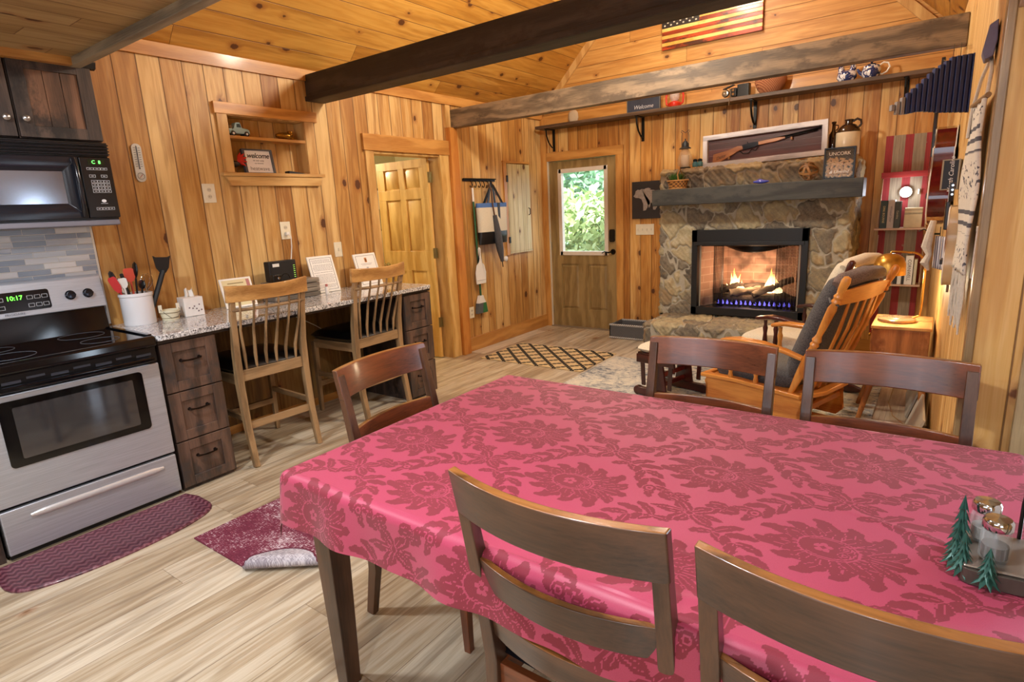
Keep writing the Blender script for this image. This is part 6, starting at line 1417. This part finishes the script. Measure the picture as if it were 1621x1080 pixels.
for k in range(46):
    cx_=rr.uniform(-.082,.082) ; cz_=.026+.018*(k//6)+rr.uniform(-.003,.003)
    if k%6==0 and k>24 and abs(cx_)>.06: cx_*=.6
    cx_=-.078+.031*(k%6)+rr.uniform(-.006,.006); a=rr.uniform(0,PI); d=Vector((math.cos(a),rr.uniform(-.3,.3),math.sin(a)*.6)).normalized()*.018
    bm=BM(); cyl(bm,Vector((cx_,-.008,cz_))-d,Vector((cx_,-.008,cz_))+d,.0105,seg=10); O('cork',bm,ck,t,smooth=True)
t=T('stoneware_jug','two-tone stoneware jug with dark brown top behind the cork box','jug',(-.715,5.93,CZ1+.03))
bm=BM(); lathe(bm,[(0,0),(.085,0),(.092,.006),(.092,.185),(.088,.19)],seg=32); O('jug_body',bm,flat('#d9cfb8',.25,coat=.3),t,smooth=True)
bm=BM(); lathe(bm,[(.0925,.185),(.088,.205),(.055,.245),(.03,.255),(.028,.275),(.034,.283),(.034,.29),(0,.29)],seg=32); O('jug_shoulder',bm,flat('#2c1810',.2,coat=.4),t,smooth=True)
bm=BM(); tube(bm,[(.028,0,.272),(.06,0,.29),(.088,0,.275),(.092,0,.245),(.075,0,.222)],.010,10); O('jug_handle',bm,flat('#2c1810',.2,coat=.4),t,smooth=True)
t=T('brown_bottle','slim dark brown bottle standing left of the stoneware jug','bottle',(-.835,5.98,CZ1+.03))
bm=BM(); lathe(bm,[(0,0),(.036,0),(.038,.006),(.038,.15),(.03,.19),(.015,.215),(.014,.27),(.019,.275),(.019,.29),(0,.29)],seg=24); O('bottle_body',bm,NT('amber_glass').set(col='#301408',rough=.08,coat=.5),t,smooth=True)
bm=BM(); tube(bm,[(.014,0,.262),(.034,0,.255),(.036,0,.235),(.018,0,.215)],.005,8); O('bottle_handle',bm,flat('#301408',.1),t,smooth=True)
t=T('blue_ornament','tiny violet blue glass ornament lying in the middle of the mantel','ornament',(-1.31,5.52,MZ))
bm=BM(); lathe(bm,[(0,-.065),(.008,-.06),(.014,-.03),(.020,.0),(.014,.03),(.010,.05),(.002,.07)],axis='x',c=(0,0,.018),seg=14)
for v in bm.verts: v.co.z=max(v.co.z,0)
tube(bm,[(-.03,0,.03),(-.01,0,.04),(.02,0,.03)],.004,6); O('ornament_body',bm,flat('#4a52b8',.1,coat=.5),t,smooth=True)
# ---- striped ladder shelf with books
t=T('striped_book_shelf','weathered wall shelf with red stripes holding books in the far right corner','bookcase',(-.285,6.18,.2))
SX0,SX1=-.452,-.122
def stripm():
    n=NT('striped_boards'); o=n.sep(n.obj()); g=n.noise(n.comb(n.math('MULTIPLY',o[0],60),0,n.math('MULTIPLY',o[2],3)),1,5,.7); pa=n.noise(n.obj(),9,4,.7)
    u=n.math('DIVIDE',n.math('ADD',o[0],.165),.33)
    m=n.math('MAXIMUM',n.math('LESS_THAN',u,.16),n.math('MAXIMUM',n.math('MULTIPLY',n.math('GREATER_THAN',u,.42),n.math('LESS_THAN',u,.60)),n.math('GREATER_THAN',u,.86)))
    m=n.math('MULTIPLY',m,n.mr(pa,.30,.36)); base=n.ramp(g,[(.25,'#6a5a4a'),(.7,'#a8967e')]); red=n.ramp(g,[(.25,'#7a2024'),(.7,'#a23234')])
    n.set(col=n.mix(m,base,red),rough=.7); n.bump(g,.4,.004); return n.m
ST=stripm()
bm=BM(); box(bm,SX0,6.165,.20,SX1,6.185,1.935); OW('striped_boards',bm,ST,t)
bm=BM(); box(bm,SX0+.015,6.185,.20,SX0+.05,6.208,1.9); box(bm,SX1-.05,6.185,.20,SX1-.015,6.208,1.9); OW('wall_cleat',bm,flat('#8a7a68',.7),t)
bm=BM(); box(bm,SX0-.01,6.135,1.585,SX1+.02,6.165,1.632); OW('red_crossbar',bm,wood('red_paint','#8a1c20','#b83a38','x',.6,.8),t,bevel=.002)
for z in (1.148,.668):
    bm=BM(); box(bm,SX0-.02,5.985,z,SX1+.02,6.165,z+.016); OW('shelf_board',bm,flat('#c9a890',.4),t,bevel=.002)
    for x in (SX0+.005,SX1+.012):
        bm=BM(); bar(bm,[(x,5.99,z+.01),(x,6.06,z+.12),(x,6.16,z+.42 if z>1 else z+.40)],.006,.006,(1,0,0)) if False else tube(bm,[(x,5.995,z+.012),(x,6.05,z+.12),(x,6.163,z+.43)],.0035,6); OW('shelf_wire',bm,flat('#c8b09a',.4,.5),t)
def book(label,x0,x1,z0,h,col,d=.13,y0=6.0,title=None,tc='#d8c890',lean=0,tsz=.018):
    cx_=(x0+x1)/2; t=T('book',label,'book',(cx_,y0+d/2,z0),0,tilt=(0,R(lean)),group=None); w_=x1-x0
    bm=BM(); box(bm,-w_/2,-d/2,0,w_/2,-d/2+.004,h); box(bm,-w_/2,-d/2,0,-w_/2+.003,d/2,h); box(bm,w_/2-.003,-d/2,0,w_/2,d/2,h); O('cover',bm,flat(col,.5),t,bevel=.0015)
    bm=BM(); box(bm,-w_/2+.003,-d/2+.004,.004,w_/2-.003,d/2-.004,h-.004); O('pages',bm,flat('#e6dfce',.8),t)
    if title: text('spine_title',title,tsz,flat(tc,.5),t,tm((0,-d/2-.0008,h*.5),(0,0,-1),(1,0,0)),thick=.0004)
    return t
Z1=1.1645; Z2=.6845
book('dark green book with gilt spine at the left of the upper shelf',-.437,-.385,Z1,.232,'#24352c',title='DIRK BOURNE',tsz=.022)
book('pale grey book second from the left on the upper shelf',-.384,-.334,Z1,.236,'#b9b4b4',title='Whitetail Deer',tc='#4a4a60',tsz=.022)
book('dark patterned book third from the left on the upper shelf',-.332,-.290,Z1,.222,'#3c4238',title='Carolina',tc='#c9c0a0',tsz=.020)
t=T('tin_box','cream tin box with dark bands at the right of the upper shelf','box',(-.20,6.065,Z1))
bm=BM(); box(bm,-.062,-.05,0,.062,.05,.165); O('tin_body',bm,flat('#d0c4a6',.6,var=.12,scale=30),t,bevel=.003)
for z in (.145,.120,.112):
    bm=BM(); box(bm,-.0625,-.0506,z,.0625,.0506,z+.003); O('dark_band',bm,flat('#2c2a30',.6),t)
book('black book behind the lamp at the left of the lower shelf',-.300,-.272,Z2,.20,'#1c1c1e')
book('white paperback second on the lower shelf',-.270,-.240,Z2,.215,'#dcdad6')
book('black and white book third on the lower shelf',-.238,-.222,Z2,.215,'#202022')
book('thick white book titled in capitals on the lower shelf',-.220,-.163,Z2,.245,'#e4e2de',title='CORNWELL',tc='#2a2a2e',tsz=.034)
book('thin cream paperback at the right end of the lower shelf',-.158,-.136,Z2,.215,'#c9c2a8')
t=T('puck_light','round battery puck light glowing cold white on the striped shelf','lamp',(-.273,6.15,1.46))
bm=BM(); lathe(bm,[(0,0),(.042,0),(.045,.006),(.045,.018)],mat=Matrix.Rotation(R(90),4,'X'),seg=28); O('housing',bm,white,t,smooth=True)
bm=BM(); lathe(bm,[(.040,.018),(.034,.026),(.018,.032),(0,.034)],mat=Matrix.Rotation(R(90),4,'X'),seg=28); O('diffuser',bm,glow('#e8f0ff',28),t,smooth=True)
bm=BM(); box(bm,-.008,-.005,-.055,.008,.013,-.04) if False else box(bm,.085,-.006,-.02,.095,.012,.02); O('pull_tab',bm,white,t)
# ================================================================ LEFT WALL, ENTRY END
t=T('coat_hook_rail','black iron coat rail with a row of hooks on the entry wall','coat rack',(XL,4.96,1.80))
ir=flat('#1a1716',.4,.6)
bm=BM(); box(bm,0,-.27,-.012,.010,.27,.014); tube(bm,[(.02,-.27,.012),(.02,.27,.012)],.006,8); box(bm,0,-.27,.008,.022,.27,.014); O('rail',bm,ir,t)
for k in range(6):
    y=-.16+k*.068; bm=BM(); tube(bm,[(.008,y,-.004),(.03,y,-.02),(.04,y,-.05),(.03,y,-.075),(.012,y,-.07),(.012,y,-.055)],.005,8); O('hook',bm,ir,t,smooth=True)
t=T('broom','green-handled broom hanging brush down from the coat rail','broom',(XL+.04,4.80,.38),0)
m4=Matrix.Identity(4)
bm=BM(); tube(bm,[(0,.03,.20),(-.0,-.0,1.22)],.011,10); O('handle',bm,flat('#2c5c38',.35),t,smooth=True)
bm=BM(); tube(bm,[(0,0,1.20),(0,0,1.34)],[.012,.011],10); O('handle_tip',bm,white,t,smooth=True)
bm=BM(); prism(bm,[(-.03,.13),(-.015,.17),(.0,.21),(.05,.21),(.065,.17),(.09,.13)],-.02,.02,'x'); O('head_collar',bm,white,t,bevel=.008)
bm=BM(); prism(bm,[(-.035,.13),(-.055,.02),(.115,.02),(.095,.13)],-.02,.02,'x',); 
for f_ in bm.faces:
    if f_.calc_center_median().y>.06: f_.material_index=1
O('bristles',bm,[flat('#55585a',.9,var=.35,scale=200),flat('#2c6a38',.9,var=.35,scale=200)],t)
bm=BM(); prism(bm,[(.045,.128),(.03,.022),(.112,.022),(.092,.128)],.0,.0215,'x'); O('green_bristles',bm,flat('#2c6a38',.9,var=.35,scale=200),t)
t=T('dustpan','white plastic dustpan clipped on the broom handle','dustpan',(XL+.065,4.815,.72))
bm=BM(); prism(bm,[(-.075,.0),(.08,.0),(.088,.12),(.06,.20),(.02,.24),(.018,.37),(.0,.39),(-.018,.37),(-.015,.24),(-.055,.20),(-.08,.12)],-.004,.010,'x'); O('pan',bm,white,t,bevel=.004)
bm=BM(); bar(bm,[(.012,-.07,.04),(.012,.075,.04)],.003,.004,(0,0,1)); O('lip',bm,flat('#b9b4ae',.5),t)
t=T('tote_bag','cream canvas tote bag with blue top band and black base on the coat rail','bag',(XL+.02,5.06,1.13))
cv=flat('#d8d0bc',.85,scale=80); bl=flat('#4e74b4',.8); bkk=flat('#17171a',.4)
def bagf(z0,z1,in_=0):
    bm=BM()
    def f(u,v):
        z=z0+(z1-z0)*v; w_=.24+.02*z; a=2*PI*u; cx_=math.cos(a); sx_=math.sin(a)
        return Vector((.055+(.055+.01*math.sin(z*8))*(abs(sx_)**.7)*(1 if sx_>0 else -1)*(1 if z>.08 else .6+z*5),w_*cx_*(1-.03*math.sin(z*9)),z))
    sheet(bm,40,8,f); bmesh.ops.remove_doubles(bm,verts=bm.verts,dist=1e-5); return bm
O('bag_body',bagf(.13,.385),cv,t,smooth=True,auto=80); O('bag_base',bagf(.0,.131),bkk,t,smooth=True,auto=80); O('blue_band',bagf(.384,.43),bl,t,smooth=True,auto=80)
bm=BM(); box(bm,.112,.03,.12,.117,.07,.43); O('front_strap',bm,bkk,t,bevel=.002)
for k,(a,b) in enumerate(((-.13,.02),(.02,.13))):
    pass
bm=BM(); bar(bm,[(.10,-.12,.42),(.055,-.02,.56),(.035,.03,.635),(.045,.06,.61),(.10,.14,.42)],.03,.005,(1,0,0)); O('handle_loop',bm,bkk,t)
bm=BM(); bar(bm,[(.012,-.08,.42),(.03,.0,.56),(.035,.035,.635),(.03,.08,.56),(.012,.12,.42)],.03,.005,(1,0,0)); O('handle_loop',bm,bkk,t)
t=T('umbrella','folded grey umbrella hanging in front of the tote bag','umbrella',(XL+.15,5.01,.87))
bm=BM(); tube(bm,[(0,.10,.0),(0,.095,.06)],.005,8); O('ferrule',bm,ir,t,smooth=True)
bm=BM(); pts=[(0,.095,.06),(0,.07,.18),(0,.04,.34),(0,.0,.56)]; tube(bm,pts,[.015,.036,.044,.022],12)
for i,v in enumerate(bm.verts): v.co.x+=.004*math.sin(i*2.1)
O('canopy',bm,flat('#4a4a4e',.8,var=.2,scale=40),t,smooth=True)
bm=BM(); tube(bm,[(0,.0,.55),(0,-.03,.70),(0,-.035,.82),(-.03,-.035,.875),(-.06,-.03,.87),(-.07,-.03,.845)],.008,8); O('crook_handle',bm,flat('#5a3a20',.4),t,smooth=True)
t=T('door_stop','white round door stop on the entry wall under the umbrella','door stop',(XL,5.36,.935))
bm=BM(); lathe(bm,[(0,0),(.03,0),(.028,.018),(.012,.026),(0,.026)],mat=Matrix.Rotation(R(90),4,'Y'),seg=20); O('bumper',bm,white,t,smooth=True)
t=T('cupboard_door','pale pine cupboard door with black hinges on the entry wall','door',(XL+.001,5.66,.99))
PB=planks('pale_boards',v3(0,1,0),v3(0,0,1),.088,('#b0a070','#cbbd90','#e0d6b0'),knots=.7,tone=.3,off=.03)
bm=BM(); box(bm,.0,-.215,.01,.022,.225,.99); O('door_boards',bm,PB,t,bevel=.002)
bm=BM(); box(bm,0,-.275,-.02,.018,-.220,1.0); O('side_trim',bm,pined('z'),t,bevel=.002)
bm=BM(); box(bm,0,-.28,1.0,.022,.235,1.022); O('top_batten',bm,pined('y'),t,bevel=.002)
bm=BM(); box(bm,0,-.22,-.008,.022,.235,.009); O('bottom_batten',bm,PB,t)
for z in (.15,.83):
    bm=BM(); box(bm,.018,-.235,z-.035,.026,-.205,z+.035); O('hinge',bm,ir,t)
bm=BM(); tube(bm,[(.022,.18,.42),(.045,.18,.43),(.045,.18,.49),(.022,.18,.50)],.005,6); O('pull_handle',bm,ir,t)
# bedroom picture
t=T('bedroom_picture','framed landscape picture glimpsed through the bedroom doorway','picture',(-6.6,5.78,1.27))
bm=BM(); box(bm,0,-.30,0,.02,.30,.60); O('frame',bm,mblack,t)
bm=BM(); box(bm,.02,-.27,.03,.023,.27,.57); 
n_=NT('landscape'); o__=n_.sep(n_.obj()); no=n_.noise(n_.obj(),9,4,.7); n_.set(col=n_.mix(n_.mr(n_.math('ADD',o__[2],n_.math('MULTIPLY',no,.2)),.38,.44),n_.mix(no,'#3a4038','#8a8c7c'),'#e6e6e4'),rough=.5)
O('print',bm,n_.m,t)
# ================================================================ RIGHT WALL
def rw(y,off=0): return wx(y)-off
WA=math.atan(-.0402)  # skew of the wall
# pleated navy wall piece
t=T('slatted_animal','navy slatted wooden animal cut-out hanging out from the right wall','ornament',(0.06,3.8,1.83))
nv=flat('#1d2a5a',.55,var=.2,scale=25); 
xs=np.linspace(-.265,.075,17)
top=lambda x: 1.915+.19*min(1,max(0,(x+.27)/.24))**.8 -.0
bot=lambda x: 1.845-.0*x+.012*math.sin(x*40)
for k,x in enumerate(xs):
    zt=float(np.interp(x,[-.265,-.24,-.20,-.15,-.10,-.03,.08],[1.915,1.93,1.965,2.01,2.06,2.105,2.108])); zb=float(np.interp(x,[-.265,-.24,-.2,-.15,-.05,.08],[1.885,1.862,1.862,1.868,1.850,1.835]))
    bm=BM(); box(bm,x-.008,3.80-.016,zb,x+.0085,3.80+.016,zt,) ; m4=Matrix.Translation((x,3.8,0))@Matrix.Rotation(R(24),4,'Z')@Matrix.Translation((-x,-3.8,0))
    bmesh.ops.transform(bm,matrix=m4,verts=bm.verts); OW('slat',bm,flat('#8a8484',.6,var=.2) if k<3 else nv,t,bevel=.0015)
bm=BM(); box(bm,-.25,3.815,1.885,rw(3.8)-.002,3.822,1.905); OW('back_batten',bm,mblack,t)
for x in (-.03,.0):
    bm=BM(); tube(bm,[(x,3.82,2.08),(x,4.0,2.2),(x,4.55,2.288)],.0015,5); OW('hanging_wire',bm,mblack,t)
# angular wooden block on the wall, not a lamp
t=T('wall_block','small dark angular wooden wall block high on the right wall','ornament',(rw(2.75),2.75,1.9))
bm=BM(); prism(bm,[(-.028,2.01),(-.005,2.025),(-.002,1.96),(-.008,1.91),(-.030,1.90),(-.040,1.93)],-.05,.05,'y'); inv=Matrix.Translation((rw(2.75)-rw(2.75),0,-1.9)); bmesh.ops.transform(bm,matrix=inv,verts=bm.verts); O('block',bm,flat('#6c6780',.5,var=.15),t,bevel=.004)
# guitars
def guitar(label,y,z,body,face,s=1.0,rz=0,cut=True,D=None,nk=.74):
    """flat against the right wall, face towards -x, neck up; origin = bottom of the body at the wall"""
    t=T('guitar',label,'guitar',(rw(y)-.003,y,z),WA+rz,None)
    half=[(0,0),(.10,.012),(.17,.06),(.195,.14),(.175,.22),(.135,.29),(.128,.34),(.145,.40),(.14,.46),(.10,.50),(.03,.515)]
    def outline(sc=1):
        L_=[(a*sc,b) for a,b in half]; Rr=[(-a*sc,b) for a,b in half[::-1][1:-1]]
        if cut: Rr=[(-a*sc,b) for a,b in [(.03,.50),(.04,.44),(.07,.40),(.13,.40),(.128,.34),(.135,.29),(.175,.22),(.195,.14),(.17,.06),(.10,.012)]]
        return [(a*s,b*s) for a,b in L_+Rr]
    D=D or .095*s; o_=outline()
    bm=BM(); A=[bm.verts.new((-.002,p[0],p[1])) for p in o_]; B=[bm.verts.new((-D,p[0],p[1])) for p in o_]; n_=len(o_)
    for k in range(n_): bm.faces.new((A[k],A[(k+1)%n_],B[(k+1)%n_],B[k]))
    f1=bm.faces.new(A); bmesh.ops.triangulate(bm,faces=[f1]); O('body_sides',bm,body,t,smooth=True,auto=60)
    bm=BM(); prism(bm,outline(.995),-D-.003,-D,'x'); tp_=O('sound_board',bm,face,t)
    bm=BM(); tube(bm,[(-D,p[0],p[1]) for p in o_],.0035*s,6,closed=True); O('binding',bm,white,t,smooth=True)
    bm=BM(); tube(bm,[(-.004,p[0],p[1]) for p in o_],.003*s,6,closed=True); O('binding',bm,white,t,smooth=True)
    bm=BM(); lathe(bm,[(0,0),(.05*s,0),(.05*s,.001),(0,.001)],mat=Matrix.Translation((-D-.0035,0,.33*s))@Matrix.Rotation(R(-90),4,'Y'),seg=28); O('sound_hole',bm,mblack,tp_)
    bm=BM(); box(bm,-D-.018,-.07*s,.14*s,-D-.003,.07*s,.17*s); O('bridge',bm,flat('#17110e',.4),tp_,bevel=.003)
    bm=BM(); box(bm,-D-.018,-.024*s,.36*s,-D-.002,.024*s,nk*s); O('neck',bm,flat('#20140e',.35),t,bevel=.004)
    bm=BM(); prism(bm,[(-.024*s,nk*s),(.024*s,nk*s),(.034*s,(nk+.03)*s),(.030*s,(nk+.12)*s),(-.030*s,(nk+.12)*s),(-.034*s,(nk+.03)*s)],-D-.012,-D+.006,'x'); O('headstock',bm,flat('#20140e',.35),t,bevel=.002)
    for k in range(6):
        yy=(-.034 if k<3 else .034)*s; bm=BM(); tube(bm,[(-D,yy,(nk+.045+.028*(k%3))*s),(-D,yy*1.5,(nk+.045+.028*(k%3))*s)],.005,6); O('tuning_peg',bm,chrome,t)
    bm=BM()
    for k in range(6): tube(bm,[(-D-.019,(-.015+.006*k)*s,.155*s),(-D-.020,(-.012+.0048*k)*s,(nk+.01)*s)],.0006,4)
    O('strings',bm,chrome,t)
    return t
mah=NT('mahogany_gloss'); _o=mah.noise(mah.obj(),30,3); mah.set(col=mah.mix(_o,'#3c0c0a','#6e1c14'),rough=.12,coat=.8); mah=mah.m
g=guitar('glossy dark red guitar hanging edge-on on the right wall',4.35,1.27,mah,flat('#8a4a20',.2,coat=.5),1.08)
g2=guitar('pale wooden guitar with a black bridge nearer on the right wall',3.35,1.04,flat('#cdb48c',.3,coat=.3),wood('spruce_top','#c98a3c','#e2b068','z',.3),.70,cut=False,D=.045,nk=.54)
# north carolina box sign
t=T('small_box_sign','small navy box sign with white script between the guitars','sign',(rw(3.85),3.80,1.47),WA)
bm=BM(); box(bm,-.075,-.055,0,-.003,.05,.145); O('box_body',bm,flat('#141a26',.5),t)
for q in ((-.077,-.057,-.002,-.003,.052,.003),(-.077,-.057,.142,-.003,.052,.147),(-.077,-.057,0,-.070,-.052,.145),(-.010,-.057,0,-.003,-.052,.145)):
    bm=BM(); box(bm,*q); O('edge_strip',bm,flat('#a49c88',.5),t)
text('script','North Carolina',.028,flat('#e6e6ea',.5),t,tm((-.036,-.0565,.072),(0,0,1),(-1,0,0)),shear=.3,thick=.0005)
# tapestry
t=T('woven_tapestry','long cream woven wall hanging with grey bands and fringe','wall hanging',(rw(2.72),2.78,1.0),WA+R(8))
def tap():
    n=NT('woven'); o=n.sep(n.obj()); z=o[2]; w_=n.noise(n.obj(),260,2,.6); b=n.math('SINE',n.math('MULTIPLY',z,150)); reg=n.math('SINE',n.math('MULTIPLY',z,22)); m=n.math('MULTIPLY',n.mr(b,.3,.5),n.mr(reg,.45,.6))
    d=n.math('MULTIPLY',n.mr(n.noise(n.obj(),60,1),.60,.64),n.mr(reg,.0,-.3)); m=n.math('MAXIMUM',m,d)
    n.set(col=n.mix(m,n.mix(w_,'#c9c0b2','#e4dccf'),'#56545a'),rough=.95); n.bump(w_,.7,.003); return n.m
TPM=tap()
bm=BM(); sheet(bm,10,40,lambda u,v: Vector((-.030-.006*math.sin(v*9+u*3)-.004*math.sin(u*14),(u-.5)*.30*(1-.08*v),.17+v*.60))); O('cloth_panel',bm,TPM,t,smooth=True,solid=.008,auto=80)
fr_=flat('#cdc3b4',.95,var=.15,scale=100)
bm=BM(); rr=random.Random(5)
for k in range(46):
    y=(k/45-.5)*.30; l=.15+.03*rr.uniform(-1,1)+.05*math.sin(k*.5); tube(bm,[(-.030,y,.172),(-.034+rr.uniform(-.006,.006),y+rr.uniform(-.006,.006),.17-l*.5),(-.032,y+rr.uniform(-.012,.012),.17-l)],.0038,5)
O('fringe',bm,fr_,t,smooth=True); C.objects[-1]['kind']='stuff'
bm=BM(); tube(bm,[(-.03,-.17,.775),(-.03,.16,.775)],.009,8); O('dowel',bm,flat('#8a6a44',.6),t,smooth=True)
bm=BM(); tube(bm,[(-.03,-.14,.78),(-.02,-.10,.86),(-.012,.0,.92),(-.02,.10,.86),(-.03,.13,.78)],.006,8); O('hanging_cord',bm,fr_,t,smooth=True)
bm=BM(); 
bm.free()
for y in (-.15,.13):
    bm=BM()
    for k in range(5): tube(bm,[(-.032,y+k*.006,.78),(-.036,y+k*.008,.66)],.004,5)
    O('top_tassel',bm,fr_,t,smooth=True)
# macrame
t=T('macrame_hanging','small knotted cream macrame with blue-grey tassels below the guitars','wall hanging',(rw(3.62),3.62,1.02),WA)
bm=BM(); sheet(bm,10,14,lambda u,v: Vector((-.085+.07*u,(.5-u)*.16,.06+v*.15+.02*math.sin(v*7)))); 
pn=NT('grey_fringe'); _o=pn.sep(pn.obj()); _w=pn.math('SINE',pn.math('MULTIPLY',_o[1],260)); pn.set(col=pn.mix(pn.mr(_w,-.4,.4),'#6e6c7c','#c9c6cc'),rough=.9)
O('fringe_panel',bm,pn.m,t,smooth=True,solid=.006)
bm=BM(); tube(bm,[(-.10,.06,.30),(-.11,.06,.24),(-.12,.05,.17),(-.105,.05,.13),(-.12,.045,.09),(-.10,.05,.05)],[.014,.018,.022,.013,.02,.005],8); O('knotted_cord',bm,fr_,t,smooth=True)
bm=BM(); box(bm,-.014,-.095,-.04,.004 if False else -.004,-.07,.17); O('end_board',bm,flat('#77604a',.6),t)
t=T('small_macrame','thin cream fringe strip hanging beside the tapestry on the corner side','wall hanging',(rw(2.5),2.5,1.18),WA)
bm=BM(); 
for k in range(12): tube(bm,[(-.010,(k/11-.5)*.07,.16),(-.012,(k/11-.5)*.08,.0)],.0035,5)
box(bm,-.014,-.04,.155,-.002,.04,.168); O('fringe',bm,fr_,t,smooth=True)
# little iron hook figure with beads
t=T('iron_hook','small dark iron hook ornament at the end of the striped shelf','hook',(rw(5.2),5.2,1.16),WA)
bm=BM(); tube(bm,[(-.004,0,.0),(-.05,0,.0),(-.075,0,-.02),(-.065,0,-.045),(-.045,0,-.035)],.007,8); lathe(bm,[(0,-.02),(.018,-.01),(.022,.01),(.010,.024),(0,.024)],c=(-.055,0,.018),seg=10); tube(bm,[(-.075,0,.02),(-.10,0,.035),(-.13,0,.02)],.004,6); box(bm,-.004,-.02,-.05,0,.02,.05); O('hook_body',bm,flat('#15201a',.3,.5),t,smooth=True)
# dark latch on the far right door casing
t=T('door_latch','dark metal latch plate on the wood casing at the right edge','latch',(.262,2.2615,.985))
bm=BM(); box(bm,-.012,-.012,-.03,.022,0,.03); tube(bm,[(0,-.012,0),(0,-.035,0)],.008,8); O('latch_plate',bm,ir,t,bevel=.003)

# ---- repeats carry one group phrase
GROUPS={'dining_chair':'dining chairs around the red clothed table','bar_stool':'bar stools at the granite countertop','drawer_unit':'dark drawer units under the countertop','wall_cabinet':'dark wall cabinets above the microwave','wall_outlet':'cream wall outlets','light_switch':'cream light switches','framed_notice':'framed notices on the countertop','glider_chair':'glider rocking chairs by the fireplace','shaker':'glass shakers in the table caddy','blue_shaker':'small blue shakers on the chimney ledge','guitar':'guitars on the right wall','leaning_board':'pale boards leaning on the right wall','ceiling_beam':'timber beams crossing the room'}
for o in list(C.objects):
    if o.parent is None and 'label' in o.keys():
        b=o.name.split('.')[0]
        if b in GROUPS: o['group']=GROUPS[b]
        if o.get('category')=='utensil': o['group']='cooking utensils in the white crock'
        if b=='book': o['group']='books on the '+('upper' if o.location.z>1 else 'lower')+' striped shelf'
# ================================================================ CAMERA + LIGHT
cam=bpy.data.cameras.new('camera'); co=bpy.data.objects.new('camera',cam); C.objects.link(co); SC.camera=co
FPX=918.06; yw,pt,rl=0.6380239,-0.22270344,-0.05047486
cam.sensor_width=36; cam.lens=FPX/1621*36; cam.clip_start=.02; cam.clip_end=200
f=Vector((-math.sin(yw)*math.cos(pt),math.cos(yw)*math.cos(pt),math.sin(pt))); rt=Vector((math.cos(yw),math.sin(yw),0)); up=rt.cross(f)
r2=rt*math.cos(rl)+up*math.sin(rl); u2=-rt*math.sin(rl)+up*math.cos(rl)
mw=Matrix(((r2.x,u2.x,-f.x,0),(r2.y,u2.y,-f.y,0),(r2.z,u2.z,-f.z,1.48),(0,0,0,1))); co.matrix_world=mw
def light(kind,name,loc,e,col,size=.1,rot=None,sy=None,spread=None,shape=None):
    l=bpy.data.lights.new(name,kind); l.energy=e; l.color=col
    if kind=='AREA':
        l.size=size
        if sy: l.shape='RECTANGLE'; l.size_y=sy
        if shape: l.shape=shape
        if spread: l.spread=spread
    elif kind=='SPOT': l.shadow_soft_size=size; l.spot_size=spread or R(80); l.spot_blend=.5
    elif kind=='SUN': l.angle=size
    else: l.shadow_soft_size=size
    o=bpy.data.objects.new(name,l); C.objects.link(o); o.location=loc
    if rot: o.rotation_euler=rot
    return o
WARM=(1,.91,.76); NEUT=(.95,.97,1); COOL=(.70,.84,1)
light('POINT','fan_light',(-1.9,3.55,2.93),98,WARM,.11)
light('AREA','daylight_window',(-1.2,-2.44,1.5),84,COOL,1.9,(R(90),0,R(180)),1.05)
light('AREA','daylight_window',(1.5,-2.44,1.5),46,COOL,1.15,(R(90),0,R(180)),1.05)
light('AREA','daylight_door',(1.01,2.27,1.1),20,COOL,.62,(R(-90),0,0),1.5)
for p in ((-2.6,.35,2.32),(-.9,.55,2.32)): light('AREA','recessed_light',p,24,NEUT,.18,None,None,None,'DISK')
light('AREA','recessed_light',(.0,-1.2,2.32),26,NEUT,.18,None,None,None,'DISK')
light('POINT','vault_light',(-1.9,5.2,3.6),38,WARM,.15)
light('POINT','bedroom_light',(-5.6,4.0,2.2),55,(1,.88,.66),.15)
light('POINT','lamp_light',(-.246,4.44,.93),8,(1,.78,.48),.03)
light('POINT','puck_glow',(-.273,6.08,1.46),1.2,(.85,.92,1),.03)
light('POINT','fire_glow',(-1.43,5.84,.74),5.5,(1,.62,.35),.08)
light('SUN','sun',(0,20,10),5,(1,.97,.9),R(2),(R(48),0,R(14)))
w=bpy.data.worlds.new('w'); SC.world=w; w.use_nodes=True
nt=w.node_tree; bg=nt.nodes['Background']; bg.inputs[0].default_value=(.72,.86,1,1); bg.inputs[1].default_value=2.6
SC.view_settings.view_transform='Standard'; SC.view_settings.look='None'; SC.view_settings.gamma=1; SC.view_settings.exposure=0.60
SC.view_settings.use_curve_mapping=False
SC.cycles.max_bounces=7; SC.cycles.diffuse_bounces=4; SC.cycles.glossy_bounces=4; SC.cycles.transmission_bounces=6; SC.cycles.transparent_max_bounces=8
SC.cycles.sample_clamp_indirect=4; SC.cycles.use_denoising=True; SC.cycles.caustics_reflective=False; SC.cycles.caustics_refractive=False
